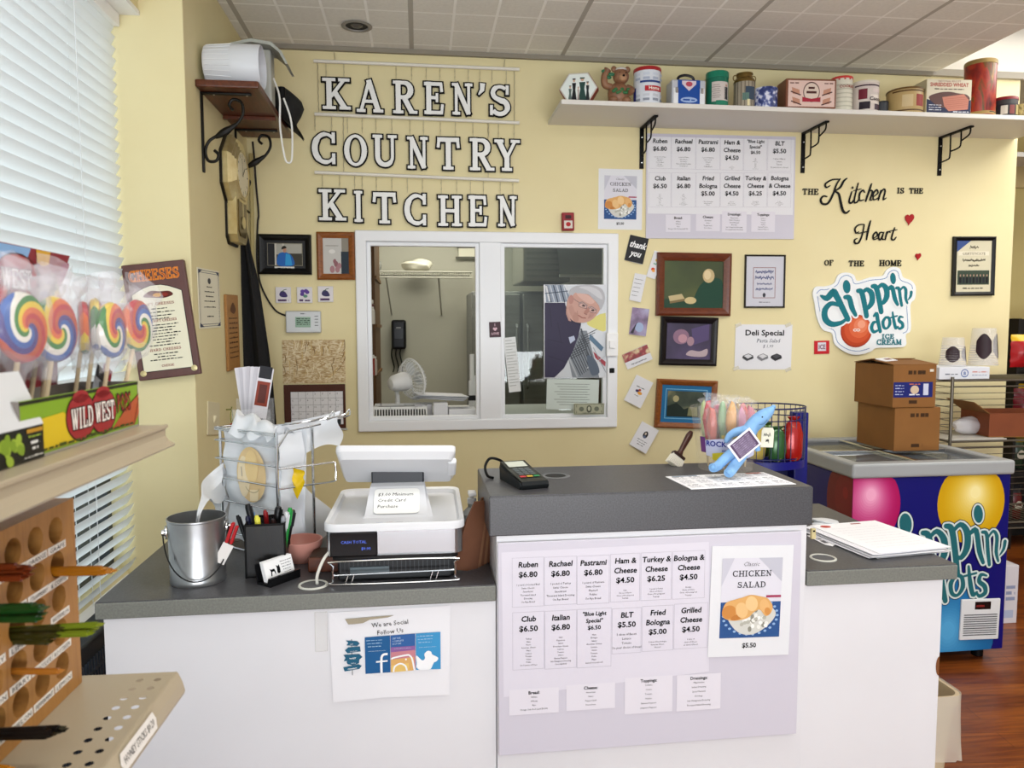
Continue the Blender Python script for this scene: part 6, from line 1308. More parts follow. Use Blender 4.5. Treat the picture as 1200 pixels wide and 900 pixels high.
# wire rack between freezer and wall end
RY0, RY1 = 3.42, 3.78; rx0 = aY(1116, 450, RY0).x; rx1 = WR+.42; ztop = aY(1150, 446, RY0).z; zmid = aY(1150, 517, RY0).z
t = thing('wire_rack', 'grey wire rack with two shelves standing behind the freezer', 'rack', (rx0, RY0, 0)); RW = rx1-rx0; WIR = M('#6b665c', .35, .7)
def deck(z):
    mb = MB()
    for y in (0, RY1-RY0): mb.tube([(0, y, z), (RW, y, z)], .005, WIR, 7); mb.tube([(0, y, z-.03), (RW, y, z-.03)], .004, WIR, 7)
    for i in range(31): x = RW*i/30; mb.tube([(x, 0, z), (x, RY1-RY0, z)], .002, WIR, 5)
    for x in (0, RW): mb.tube([(x, 0, z), (x, RY1-RY0, z)], .005, WIR, 7)
    mb.build('wire_shelf', t)
for z in (.5, zmid, ztop): deck(z)
for x in (0, RW):
    for y in (0, RY1-RY0): mb = MB(); mb.tube([(x, y, 0), (x, y, ztop+.02)], .008, WIR, 9); mb.build('post', t)
mb = MB()
for i in range(20): z = .55+i*(ztop-.58)/19; mb.tube([(0, 0, z), (0, RY1-RY0, z)], .002, WIR, 5); mb.tube([(0, RY1-RY0, z), (RW, RY1-RY0, z)], .002, WIR, 5)
mb.build('wire_side', t)
# carton, cups, bags, chips on the rack
A = aY(1101, 430.5, RY0+.03); B = aY(1159.5, 446, RY0+.03)
t = thing('white_carton', 'flat white carton with a blue ring logo on the rack under the cups', 'box', (A.x, RY0+.03, ztop+.005)); w = B.x-A.x; hh = A.z-ztop-.005
mb = MB(); mb.box(0, w, 0, .22, 0, hh, M('#d6d9e0', .5), .003); mb.build('carton_body', t)
mb = MB(); mb.T = FM; lb = M('#3a5a9c'); mb.stroke(arc(w*.5, hh*.5, hh*.3, hh*.3, 0, 360, 24), hh*.07, .0006, lb, closed=False); mb.text('B', w*.5, hh*.36, hh*.28, lb, .0006, bold=True); mb.dash(w*.24, hh*.38, w*.25, hh*.12, M('#6a6f7c'), .0006); mb.dash(w*.8, hh*.55, w*.3, hh*.12, M('#c88f8a'), .0006, 2); mb.dash(w*.8, hh*.3, w*.3, hh*.1, M('#8f98b0'), .0006, 3); mb.build('print', t)
carton_top = ztop+.005+hh; carton_x = (A.x, A.x+w)
def cups(u0, u1, vt, z0, y, label, dark):
    A = aY(u0, vt, y); B = aY(u1, vt, y); r = (B.x-A.x)/2; hh = A.z-z0
    t = thing('cup_stack', label, 'cups', ((A.x+B.x)/2, y, z0), group='stacked clear cups')
    mb = MB(); mb.lathe([(r*.98, 0), (r*1.0, .004), (r*.98, .012), (r*.78, hh*.98), (r*.74, hh), (1e-4, hh)], CUPF, 30)
    for i in range(9): z = .006+i*.012; mb.tube([((r*(1.0-.02*i))*math.cos(2*PI*k/26), (r*(1.0-.02*i))*math.sin(2*PI*k/26), z) for k in range(26)], .0018, CUPF, 5, closed=True)
    mb.build('cup_walls', t)
    mb = MB(); prn = M('#2c1a22', .4)
    for a0 in (-70, 35):
        for zf in (.42,):
            vs = []; n = 10
            for i in range(n+1):
                a = math.radians(a0-90+i*6.5); s_ = math.sin(PI*i/n)
                for e_ in (-1, 1): z = hh*(zf+dark*.1)+e_*hh*(.12+.16*s_)*(1+.2*dark); rr = r*(.99-.2*z/hh)+.0012; vs.append((rr*math.cos(a), rr*math.sin(a), z))
            mb.add(vs, [(2*i, 2*i+2, 2*i+3, 2*i+1) for i in range(n)], prn, True)
    mb.build('cup_print', t)
cups(1104, 1130.5, 395.5, carton_top+.001, RY0+.12, 'shorter stack of clear printed cups, standing on the white carton', 0)
cups(1139, 1168, 384.5, carton_top+.001, RY0+.14, 'taller stack of clear cups with dark print, right of the shorter stack', 1)
bagheap('clear_plastic_bag', 'crumpled clear plastic bag lying on the rack below the cups', 'bag', 1117, 489, 1150, 515, RY0+.16, CLOUDY, zmid+.012, 8, flat=.5)
bagheap('clear_plastic_bag', 'small clear bag peak standing behind the crumpled one on the rack', 'bag', 1136, 472, 1147, 510, RY0+.28, CLEAR, zmid+.012, 9, flat=.7)
mb = MB(); A = aY(1113, 511, RY0); B = aY(1182, 511, RY0); mb.box(A.x, min(B.x, rx1-.05), RY0+.01, RY1-.05, zmid+.003, zmid+.010, M('#b9b6ae', .4), .002); tag(mb.build('shelf_liner'), 'pale flat liner lying on the middle rack shelf under the plastic bags', 'tray')
A = aY(1152, 482, RY0+.06); z0 = zmid+.011
t = thing('open_brown_carton', 'open brown carton on the rack beside the plastic bags at the wall end', 'box', (A.x+.03, RY0+.05, z0), -.12)
mb = MB(); hh = aY(1170, 484, RY0+.06).z-z0; wd = .36
for q in ((0, wd, 0, .004), (0, wd, .24, .244), (0, .004, 0, .244), (wd-.004, wd, 0, .244)): mb.box(q[0], q[1], q[2], q[3], 0, hh, noisy('rust_carton', [(.3, '#6e3414'), (.7, '#7e3f1a')], 6, .75))
mb.box(0, wd, 0, .244, 0, .004, CARD); mb.T = Matrix.Rotation(-.5, 4, 'Y'); mb.build('carton_body', t)
mb = MB(); mb.T = Matrix.Translation((0, 0, hh)) @ Matrix.Rotation(.6, 4, 'Y'); mb.box(-.10, 0, 0, .24, -.002, .002, CARD); mb.build('flap', t)
def chips(label, u0, u1, v0, v1, y, c1, c2, c3, txt=None):
    A = aY(u0, v0, y); B = aY(u1, v1, y); w = (B.x-A.x)/2; hh = (A.z-B.z)
    t = thing('chip_bag', label, 'chips', ((A.x+B.x)/2, y, B.z), group='chip bags hanging past the wall end')
    NX, NZ = 8, 10; vs = []
    for s in (-1, 1):
        for j in range(NZ+1):
            for i in range(NX+1):
                a, b_ = i/NX*2-1, j/NZ; th = .045*max(0, (1-abs(a)**2.5))*max(0, math.sin(PI*b_))**.6; vs.append((a*w*(1-.04*math.sin(b_*25)), s*(th+.001), b_*hh))
    fs = []
    for s in (0, 1):
        o = s*(NX+1)*(NZ+1)
        for j in range(NZ):
            for i in range(NX): q = (o+j*(NX+1)+i, o+j*(NX+1)+i+1, o+(j+1)*(NX+1)+i+1, o+(j+1)*(NX+1)+i); fs.append(q if s == 0 else q[::-1])
    mb = MB(); top = [f_ for f_ in fs if vs[f_[0]][2] >= hh*.78]; low = [f_ for f_ in fs if vs[f_[0]][2] < hh*.78]
    mb.add(vs, top, M(c2, .25), True); mb.add(vs, low, M(c1, .25), True); mb.build('bag', t)
    mb = MB(); mb.T = FM @ Matrix.Translation((0, 0, .047)); mb.poly(sm([(-w*.5, hh*.48), (0, hh*.58), (w*.5, hh*.5), (w*.4, hh*.36), (0, hh*.32), (-w*.45, hh*.38)], 4, True), .0, M(c3)); mb.dash(0, hh*.44, w*.7, hh*.07, M(c1), .001); mb.build('label', t); return t
chips('red and yellow chip bag hanging at the picture edge above the rack', 1185, 1216, 392, 430, RY0+.05, '#a3161c', '#d8ae22', '#e2d6c4')
chips('dark red chip bag lower down past the wall end beside the rack', 1188, 1214, 455, 500, RY0+.45, '#6a1420', '#571018', '#8a2a30')
sx0 = aY(1188, 500, 4.5).x
t = thing('snack_rack', 'dark snack rack on the floor past the wall end at the picture edge', 'rack', (sx0, 4.5, 0)); DK = M('#1c1a1a', .5)
mb = MB(); mb.box(0, .8, .3, .32, 0, 1.55, DK); mb.box(0, .02, 0, .3, 0, 1.55, DK); mb.box(.78, .8, 0, .3, 0, 1.55, DK); mb.build('rack_frame', t)
for z in (.15, .5, .85, 1.2): mb = MB(); mb.box(.02, .78, 0, .3, z, z+.02, DK); mb.build('shelf', t)
for i_, (z, c1, c2, lb_) in enumerate(((.17, '#5a1a1c', '#2a2a2e', 'dark red chip bag on the lowest board of the snack rack'), (.52, '#2c3a2a', '#7a6a1c', 'green chip bag on the second board of the snack rack'), (.87, '#8a1a1e', '#b08a22', 'red chip bag on the third board of the snack rack'))):
    o = chips(lb_, 1188, 1204, 500, 540, 4.6, c1, c2, '#b0a89a'); o.location = (sx0+.13, 4.62, z+.002); o['group'] = 'chip bags in the snack rack'
# far shelf strip and wall bits past the wall end
mb = MB(); P = aY(1190, 190, 4.6); mb.box(WR+.05, WR+1.2, 4.45, 4.75, P.z, P.z+.03, SHM, .003); mb.box(WR+.05, WR+1.2, 4.72, 4.75, P.z-.14, P.z, M('#a8966a', .6)); tag(mb.build('far_wall_shelf'), 'white shelf edge on the far wall past the end of the back wall', 'shelf')
# white parcel on the floor and bin
A = aZ(1176, 731, .0); t = thing('white_parcel_box', 'white printed carton standing on the floor right of the freezer', 'box', (A.x, A.y, 0))
mb = MB(); hh = .30; mb.box(-.12, aZ(1193, 731, 0).x-A.x, 0, .3, 0, hh, M('#cfcbd0', .5), .004); mb.build('carton_body', t); mb = MB(); mb.T = FM; [mb.dash(.03, hh*(.6-.1*i), .05, .02, M('#8a93b0'), .0006, i) for i in range(3)]; mb.rect(-.02, .03, .05, .07, .0006, M('#a9b4cc')); mb.build('print', t)
bt = aZ(1110, 900, 0.35)
P = aY(1126, 812, 2.02); t = thing('trash_can', 'beige plastic trash can with a clear liner beside the counter\'s right end', 'bin', (P.x-.078, 2.16, 0)); hh = P.z
BEI = M('#c4b496', .45)
def rr(wx, wy, r=.035, n=5):
    q = []
    for cx_, cy_, a in ((wx-r, wy-r, 0), (-wx+r, wy-r, 90), (-wx+r, -wy+r, 180), (wx-r, -wy+r, 270)): q += arc(cx_, cy_, r, r, a, a+90, n)
    return q
def loft(mb, rings, m, cap=True):
    n = len(rings[0][0]); vs = [(x, y, z) for ring, z in rings for x, y in ring]
    fs = [(i*n+k, i*n+(k+1) % n, (i+1)*n+(k+1) % n, (i+1)*n+k) for i in range(len(rings)-1) for k in range(n)]
    if cap: fs.append(tuple(range(n-1, -1, -1)))
    mb.add(vs, fs, m, True)
mb = MB(); loft(mb, [(rr(.06, .11), 0), (rr(.068, .15), hh-.03), (rr(.076, .16), hh-.028), (rr(.078, .162), hh), (rr(.068, .152), hh), (rr(.055, .10), .02)], BEI); mb.build('bin_body', t)
R = random.Random(1); base = rr(.079, .164, n=5)
def ruff(k, z, amp): return [(x*(k+R.uniform(-amp, amp)), y*(k+R.uniform(-amp, amp))) for x, y in base]
LIN = film('bin_liner', '#e6dfd0', .5, .3)
mb = MB(); loft(mb, [(ruff(1.03, 0, .05), hh-.20), (ruff(1.02, 0, .03), hh-.12), (ruff(1.0, 0, .01), hh-.02), ([(x*1.0, y*1.0) for x, y in base], hh+.004), ([(x*.9, y*.9) for x, y in base], hh-.01), ([(x*.8, y*.8) for x, y in base], hh-.15)], LIN, cap=False); mb.build('liner', t)

# ================================================================== the counter
XL, XM0, XM1, XR = -.785, .19, 1.035, 1.48
def counter(name, label, x0, x1, y1, z1, th, over, cat='counter', px=None, skip=None):
    t = thing(name, label, cat, ((x0+x1)/2, YC, 0)); w = (x1-x0)/2; d = y1-YC
    mb = MB(); mb.box(-w, w, -.0, d, z1-th, z1-.002, LAMEDGE if th < .06 else LAM, .003); mb.box(-w+.002, w-.002, .002, d-.002, z1-.003, z1, LAM, .001); mb.build('worktop', t)
    l, r = px; mb = MB(); mb.box(-w+l, w-r, over, over+.03, 0, z1-th, WHITEP, .001); mb.build('front_panel', t)
    mb = MB(); mb.box(-w+l, -w+l+.03, over+.03, d-.04, 0, z1-th, WHITEP); mb.box(w-r-.03, w-r, over+.03, d-.04, 0, z1-th, WHITEP); mb.build('end_panel', t)
    return t
counter('low_counter', 'left low counter section with grey top and white front, carrying the till', XL, XM0-.001, 2.57, ZL, .043, .012, px=(.015, .0))
counter('raised_counter', 'raised middle counter section with a thick grey top and menu board on its front', XM0-.018, XM1+.012, 2.25, ZU, .105, .006, px=(.019, .013))
t = counter('low_counter', 'right low counter section with grey top and white front, carrying the paper stack', XM1+.001, XR, 2.60, ZL, .043, .012, px=(.0, .035))
mb = MB(); mb.T = Matrix(((1, 0, 0, (XR-XM1-.001)/2-.036), (0, 0, -1, .0115), (0, 1, 0, .545), (0, 0, 0, 1))); mb.poly(arc(0, 0, .010, .028, 90, 270, 10), .0006, M('#7a4a28', .7)); mb.build('chipped_edge', t)
def ring_grommet(label, u, v, z, r, yk=1, dark=LAM):
    P = aZ(u, v, z); t = thing('cable_grommet', label, 'grommet', P)
    mb = MB(); mb.lathe([(r*.82, .0006), (r*.82, .003), (r*.88, .0045), (r*.97, .0035), (r, .0006)], M('#c9c9c0', .4), 32); mb.build('ring', t)
    mb = MB(); mb.lathe([(1e-4, .0012), (r*.83, .0012)], M('#55565a', .5), 28); mb.build('cap', t)
    return P
g1 = ring_grommet('pale cable grommet in the left counter below the pink bowl, with a white cable', 367, 686, ZL, .038)
ring_grommet('pale cable grommet in the right counter beside the paper stack', 964.5, 654.5, ZL, .037)
P = aZ(651, 558, ZU); t = thing('cable_grommet', 'grey cable hole in the raised counter beside the card terminal', 'grommet', P)
mb = MB(); mb.lathe([(.03, .0006), (.03, .002), (.037, .003), (.042, .0006)], M('#6c6e70', .4), 28); mb.lathe([(1e-4, .001), (.031, .001)], M('#1c1d1f', .6), 24); mb.build('ring', t)
mb = MB(); q = [(g1.x+.01, g1.y, ZL+.003), (g1.x+.012, g1.y-.004, ZL+.03), (g1.x+.03, g1.y+.01, ZL+.07), (g1.x+.055, g1.y+.05, ZL+.085), (g1.x+.075, g1.y+.09, ZL+.08)]
tag(mb.tube(sm(q, 6), .004, M('#d8d6cc', .4), 8).build('white_cable'), 'white cable coming up through the left grommet to the till', 'cable')

# menu board on the middle front
f = front((583, 636), (938, 622), (587, 884), .0, ); w, h = f.w/2, f.h/2; f.at((570, 630, 3.6))
mb = MB(); mb.box(-w, w, -h, h, .001, .006, LILAC, .001); z = .0064
def quad(f, a, b, c, d, z, m): mb.poly(f.ls([a, b, c, d]), z, m)
quad(f, (62, 60), (935, 15), (935, 560), (72, 668), z, M('#d8d5e0', .35)); z += .0004
for box, nm, pr in (((108, 78, 240, 290), 'Ruben', '$6.80'), ((243, 74, 378, 282), 'Rachael', '$6.80'), ((380, 70, 516, 278), 'Pastrami', '$6.80'), ((520, 62, 645, 268), 'Ham &|Cheese', '$4.50'), ((648, 56, 778, 262), 'Turkey &|Cheese', '$6.25'), ((780, 50, 918, 256), 'Bologna &|Cheese', '$4.50'),
        ((110, 306, 242, 554), 'Club', '$6.50'), ((245, 300, 378, 550), 'Italian', '$6.80'), ((380, 292, 524, 545), '"Blue Light|Special"', '$6.50'), ((527, 290, 650, 486), 'BLT', '$5.50'), ((653, 280, 785, 476), 'Fried|Bologna', '$5.00'), ((787, 270, 930, 466), 'Grilled|Cheese', '$4.50')): cell(mb, f, box, nm, pr, z, .0148)
slip(mb, f, (95, 625, 303, 745), 'Bread:', BREAD, z, .0085); slip(mb, f, (335, 605, 540, 726), 'Cheese:', CHEESE, z, .0085); slip(mb, f, (580, 575, 782, 740), 'Toppings:', TOPS, z, .0085); slip(mb, f, (798, 565, 985, 728), 'Dressings:', DRESS, z, .0085)
cb = mb.build('counter_menu_board', mat=f.mat); tag(cb, 'lilac backed sandwich menu board fixed to the counter front', 'menu board')
f = front((834.5, 640), (930, 638.5), (834, 770), .0075); w, h = f.w/2, f.h/2
mb = MB(); mb.box(-w, w, -h, h, 0, .0012, VINYL); chicken(mb, w, h, .0016, '$5.50')
tag(mb.build('chicken_salad_poster', mat=f.mat), 'chicken salad poster on the counter front, over the lilac menu board', 'poster')
# social flyer
f = front((384.5, 716.5), (528, 708.5), (389, 822.5), -.0115); w, h = f.w/2, f.h/2; f.at((370, 700, 5.217))
t = thing('social_media_flyer', 'white flyer reading We are Social Follow Us taped to the counter front', 'flyer', mat=f.mat)
mb = MB(); mb.add([(*f.l(78, 92), .002), (*f.l(822, 48), .002), (*f.l(818, 592), .004), (*f.l(610, 600), .002), (*f.l(420, 606), .005), (*f.l(108, 640), .003)], [(5, 4, 3, 2, 1, 0)], M('#e6e6ea', .35)); z = .0056
rt = math.atan2(f.l(568, 135)[1]-f.l(342, 160)[1], f.l(568, 135)[0]-f.l(342, 160)[0])
mb.text('We are Social', *f.l(456, 168), .0125, INK, z, W=f.l(568, 150)[0]-f.l(342, 150)[0], rot=rt); mb.text('Follow Us', *f.l(457, 217), .0125, INK, z, W=f.l(538, 200)[0]-f.l(375, 200)[0], rot=rt)
B1, B2, B3 = M('#15588f', .4), M('#2b5d9c', .4), M('#3a92c6', .4)
def pf(pts, m, k=0, s=0):
    q = f.ls(pts); mb.poly(sm(q, s, True) if s else q, z+.0002*k, m)
pf([(300, 240), (455, 228), (457, 452), (305, 462)], B1); pf([(458, 228), (608, 216), (610, 438), (460, 452)], B2); pf([(612, 216), (762, 206), (764, 432), (613, 438)], B3)
pf([(459, 300), (609, 290), (610, 438), (460, 452)], M('#8a5c98'), 1); pf([(460, 330), (609, 315), (610, 438), (460, 452)], M('#c4808a'), 2); pf([(460, 375), (600, 358), (603, 439), (461, 452)], M('#d8a866'), 3); pf([(462, 410), (570, 395), (572, 442), (462, 452)], M('#e0bc6a'), 4)
wt_ = M('#f0f2f4', .4)
mb.stroke(sm(f.ls([(462, 372), (480, 362), (556, 346), (576, 350), (590, 372), (604, 438)]), 4), .0042, z+.0012, wt_); mb.stroke(sm(f.ls([(476, 448), (484, 416), (518, 398), (548, 412), (558, 440)]), 5), .0042, z+.0012, wt_); mb.ell(*f.l(552, 372), .0024, .0024, z+.0012, wt_)
mb.stroke(sm(f.ls([(440, 340), (418, 342), (404, 358), (402, 400), (403, 454)]), 4), .0058, z+.0012, wt_); mb.stroke(f.ls([(370, 388), (440, 381)]), .0042, z+.0012, wt_)
pf([(614, 348), (650, 378), (668, 366), (664, 340), (684, 320), (706, 326), (712, 342), (748, 362), (738, 384), (722, 392), (706, 426), (690, 434), (640, 437), (616, 420), (618, 396)], wt_, 6, 3)
for x, y, w_, n_ in ((360, 258, 90, 3), (668, 232, 90, 3)):
    for k in range(n_): p = f.l(x, y+k*19); mb.dash(p[0], p[1], w_*.00046*(1-.1*k), .0026, M('#9fc0dc'), z+.0012, int(x)+k)
for x, y in ((375, 322), (532, 306), (684, 298)): p = f.l(x, y); mb.dash(p[0], p[1], .044, .0012, M('#b9cfe2'), z+.0012, x)
for k, s in enumerate(('SEE THE', 'COMPLETE', 'PICTURE')): mb.text(s, *f.l(470, 251+17*k), .0042, M('#c9dcec', .5), z+.0014, al='l', rot=rt)
TL_ = M('#175a78')
mb.rect(f.l(226, 470)[0]-.0008, f.l(226, 470)[1], f.l(226, 470)[0]+.0008, f.l(226, 250)[1], z, M('#5a5e66'))
for i, (pts) in enumerate(([(185, 258), (255, 262), (270, 276), (255, 292), (190, 288), (200, 272)], [(180, 318), (200, 300), (272, 294), (276, 324), (196, 336)], [(170, 346), (268, 340), (286, 358), (268, 374), (172, 384), (184, 364)], [(190, 388), (200, 376), (268, 374), (266, 396), (230, 408), (196, 402)], [(170, 422), (264, 402), (282, 412), (268, 430), (178, 446)])): pf(pts, TL_, 2+i)
for i, (s, x, y, hh) in enumerate((('LIKE', 222, 282, .003), ('Comment', 232, 325, .0032), ('TWEET', 228, 370, .0038), ('Follow', 232, 398, .003), ('CONNECT', 226, 432, .0034))): mb.text(s, *f.l(x, y), hh, wt_, z+.002, bold=i in (2, 4), shear=.2 if i in (1, 3) else 0, rot=rt)
mb.build('sheet', t)
mb = MB(); q = f.ls([(180, 128), (300, 118), (480, 104), (440, 118), (330, 132), (290, 152), (240, 158), (200, 160)]); mb.poly(q, .0060, M('#a39a86', .8)); mb.build('torn_paper_remnant', t)
for pts in ([(0, 330), (80, 328), (80, 322), (0, 324)],): pass
mb = MB(); q = f.ls([(-6, 92), (70, 88), (72, 326), (-2, 330)]); mb.stroke(q, .0012, .0006, film('tape_edge', '#b9b6a8', .35), closed=True); mb.poly(q, .0004, film('clear_tape', '#f0efe9', .25)); mb.build('tape', t)

# ------------------------------------------------------------------ bucket
P = aZ(231.5, 681, ZL); Rb = .076
a = aY(196.5, 607, P.y); b = aY(265.5, 607, P.y); Rt = (b.x-a.x)/2*.985; hz = aY(231, 606, P.y).z-ZL
t = thing('metal_bucket', 'galvanised metal bucket with a wire bail at the left end of the counter', 'bucket', (P.x, P.y+.01, ZL))
mb = MB(); mb.lathe([(1e-4, .004), (Rt*.92, .004), (Rt*.93, 0), (Rt*.95, .002), (Rt*.955, .012), (Rt*.94, .016), (Rt*.99, hz-.006), (Rt*1.02, hz-.004), (Rt*1.02, hz), (Rt*.98, hz), (Rt*.93, .02), (1e-4, .02)], STEEL, 44); mb.build('pail', t)
e = -.35
for s, an in ((-1, PI+.35), (1, .15)):
    mb = MB(); x, y = Rt*math.cos(an), Rt*math.sin(an); mb.T = Matrix.Translation((x*1.0, y*1.0, hz*.80)) @ Matrix.Rotation(an, 4, 'Z') @ Matrix.Rotation(PI/2, 4, 'Y'); mb.lathe([(.012, 0), (.012, .003), (.006, .006), (.005, .012), (1e-4, .013)], CHROME, 14, 1.5, .8); mb.build('bail_ear', t)
pa = Vector((Rt*math.cos(PI+.35)*1.05, Rt*math.sin(PI+.35)*1.05, hz*.80)); pb = Vector((Rt*math.cos(.15)*1.06, Rt*math.sin(.15)*1.06, hz*.80)); q = []
for i in range(25):
    s = i/24; an = PI+.35+(PI-.2)*s; rr_ = Rt*1.07+.004; q.append((rr_*math.cos(an), rr_*math.sin(an), hz*.8-(hz*.68)*math.sin(PI*s)**.85))
mb = MB(); mb.tube(q, .0019, M('#2e2e2e', .4, .7), 7); mb.build('bail', t)
mb = MB(); R = random.Random(2); [mb.add([(Rt*.975*math.cos(4.1+i*.05)*1.012, Rt*.975*math.sin(4.1+i*.05)*1.012, hz*.42+R.uniform(-.01, .01)+k*.012) for i in range(4) for k in (0, 1)], [(0, 2, 3, 1)], M('#6c6e70', .6)) for k_ in range(3)]; mb.build('stamped_mark', t)
t = thing('plastic_bag', 'end of a white plastic bag hanging down into the metal bucket', 'bag', aY(232, 600, P.y+.03))
o0 = aY(232, 600, P.y+.03); zb = (170, 470, 3.913); yy = (2.29, 2.25, 2.17, 2.11, P.y+.03, P.y+.03)
Lq = [aY(zb[0]+a_/zb[2], zb[1]+b_/zb[2], y_)-o0 for (a_, b_), y_ in zip(((362, 280), (300, 330), (262, 375), (258, 435), (238, 508), (232, 560)), yy)]
Rq = [aY(zb[0]+a_/zb[2], zb[1]+b_/zb[2], y_)-o0 for (a_, b_), y_ in zip(((375, 430), (352, 465), (318, 468), (296, 450), (258, 510), (250, 560)), yy)]
Lq, Rq = [[Vector(v_) for v_ in sm(c_, 4)] for c_ in (Lq, Rq)]; n_ = len(Lq); vs = []
for k in range(n_):
    for m_ in range(9): s_ = m_/8; wv = (Rq[k]-Lq[k]).length; vs.append(Lq[k].lerp(Rq[k], s_)+Vector((0, -wv*(.35*math.sin(PI*s_)+.10*math.sin(s_*14+k*.25)), 0)))
mb = MB(); mb.add(vs, [(k*9+m_, k*9+m_+1, k*9+m_+10, k*9+m_+9) for k in range(n_-1) for m_ in range(8)], PLBAG, True); mb.build('bag_tail', t)
t = thing('clothes_peg', 'red clothes peg with a white tag on the bucket wire', 'peg', aY(271, 628, P.y-.02))
mb = MB(); mb.T = Matrix.Rotation(.35, 4, 'Y'); mb.box(-.010, -.001, -.008, .008, -.02, .035, M('#b01e24', .4), .003); mb.box(.002, .010, -.008, .008, -.02, .03, M('#b01e24', .4), .003); mb.build('peg', t)
mb = MB(); mb.T = Matrix.Translation((-.006, -.004, -.02)) @ Matrix.Rotation(.5, 4, 'Y'); mb.box(-.014, .014, -.001, .001, -.055, 0, M('#e6e2de', .6)); mb.dash(0, 0, .001, .001, INK, 0); mb.build('tag', t)

# ------------------------------------------------------------------ bag rack with its bags
Rp, Lp = aZ(327.5, 657, ZL), aZ(262, 640, ZL)
e1 = (Rp-Lp); Lw = e1.length; e1.normalize(); nn = Vector((e1.y, -e1.x, 0))   # nn faces the viewer
if nn.y > 0: nn = -nn
RM = Matrix(((e1.x, 0, nn.x, Lp.x), (e1.y, 0, nn.y, Lp.y), (0, 1, 0, ZL), (0, 0, 0, 1))); RI = RM.inverted()
def rk(a_, b_): p = RI @ U(250+a_/6.207, 475+b_/6.207, Lp, nn); return p.x, p.y
t = thing('wire_bag_rack', 'chrome wire bag rack standing on the counter behind the pen cup', 'rack', mat=RM)
top_l = rk(62, 140)[1]; top_r = rk(482, 215)[1]; RH = (top_l+top_r)/2; Db = -.13
for z in (0, Db):
    for x in (0, Lw): mb = MB(); mb.tube([(x, .0, z), (x, RH, z)], .0042, CHROME, 8); mb.build('upright', t)
mb = MB()
for (a, b) in (((45, 150), (480, 222)), ((45, 165), (480, 236)), ((45, 235), (480, 325)), ((45, 362), (480, 470)), ((45, 500), (480, 613)), ((60, 662), (470, 783)), ((80, 900), (470, 1010))):
    h0 = (rk(*a)[1]+rk(*b)[1])/2; mb.tube([(-.018, h0, .005), (Lw, h0, .005)], .0025, CHROME, 7); mb.tube([(-.018, h0, .005), (0, h0, Db)], .0025, CHROME, 7)
hb = .004
for q in ([(0, hb, 0), (Lw, hb, 0), (Lw, hb, Db), (0, hb, Db)],): mb.tube(q, .003, CHROME, 7, closed=True)
mb.build('cross_wires', t)
h3 = rk(480, 470)[1]; h4 = rk(480, 615)[1]; h2 = rk(480, 325)[1]
wx = nn*-1
def world_dir(v): return (RI.to_3x3() @ v)
arm = world_dir(Vector((.15, .10, 0)))
mb = MB(); mb.tube(sm([(Lw, h3, 0), (Lw+arm.x*.6, h3, arm.z*.6), (Lw+arm.x*.96, h3, arm.z*.96), (Lw+arm.x, h3-.01, arm.z), (Lw+arm.x, h4+.01, arm.z), (Lw+arm.x*.96, h4, arm.z*.96), (Lw+arm.x*.6, h4, arm.z*.6), (Lw, h4, 0)], 4), .0025, CHROME, 7)
mb.tube([(Lw, h2, 0), (Lw+arm.x*.2, RH, arm.z*.2), (Lw+arm.x*.75, RH+.012, arm.z*.75)], .003, CHROME, 7)
for dz in (0, Db*.5): mb.tube(sm([(Lw*.7, RH+.01, dz-.03), (Lw+arm.x*.2, RH+.02, arm.z*.4+dz), (Lw+arm.x*.7, RH+.03, arm.z*.9+dz), (Lw+arm.x*.85, RH+.045, arm.z+dz), (Lw+arm.x*.92, RH+.03, arm.z+dz), (Lw+arm.x*.7, RH+.022, arm.z*.9+dz)], 5), .0025, CHROME, 7)
mb.build('bag_arm', t)
# the bags
def cloth(fn, nu, nv, m, th=.003):
    vs = [fn(i/nu, j/nv) for j in range(nv+1) for i in range(nu+1)]; fs = [(j*(nu+1)+i, j*(nu+1)+i+1, (j+1)*(nu+1)+i+1, (j+1)*(nu+1)+i) for j in range(nv) for i in range(nu)]
    mb = MB(); mb.add(vs, fs, m, True); return mb
R = random.Random(11)
tb = thing('plastic_bag', 'white plastic shopping bags hung flat in the chrome rack, printed with a tan oval', 'bag', mat=RM)
def fn(u, v):
    x = Lw*(.03+.95*u); y = .02+(RH-.03)*v; return (x, y+.006*math.sin(u*9), -.012-.006*math.sin(u*11+v*6)-.004*math.sin(v*23+u*5))
cloth(fn, 22, 30, PLBAG).build('bag_front', tb)
def fn(u, v):
    x = Lw*(.03+.97*u); y = .02+(RH-.02)*v; return (x, y, -.10+.008*math.sin(u*8+v*3))
cloth(fn, 14, 16, PLBAG).build('bag_back', tb)
def fn(u, v):
    return (Lw*(.97)+.006*math.sin(v*17), .02+(RH-.03)*v, -.012-.09*u)
cloth(fn, 8, 16, PLBAG).build('bag_side', tb)
mb = MB(); c = rk(275, 505); rx_, ry_ = (rk(380, 500)[0]-rk(170, 500)[0])/2, (rk(270, 310)[1]-rk(270, 710)[1])/2
TANP = M('#d9bd8c', .5)
mb.ell(c[0], c[1], rx_, ry_, .0, TANP, n=30); mb.ell(c[0]-rx_*.5, c[1]-ry_*.1, rx_*.42, ry_*.75, .0008, M('#e6d4b0', .5)); mb.ell(c[0]+rx_*.05, c[1]+ry_*.3, rx_*.45, ry_*.6, .0012, M('#e2c68e', .5)); mb.poly([(c[0]-rx_*.1, c[1]-ry_*.55), (c[0]+rx_*.5, c[1]-ry_*.5), (c[0]+rx_*.45, c[1]-ry_*.9), (c[0]-rx_*.1, c[1]-ry_*.95)], .0014, M('#e8d6b0', .5))
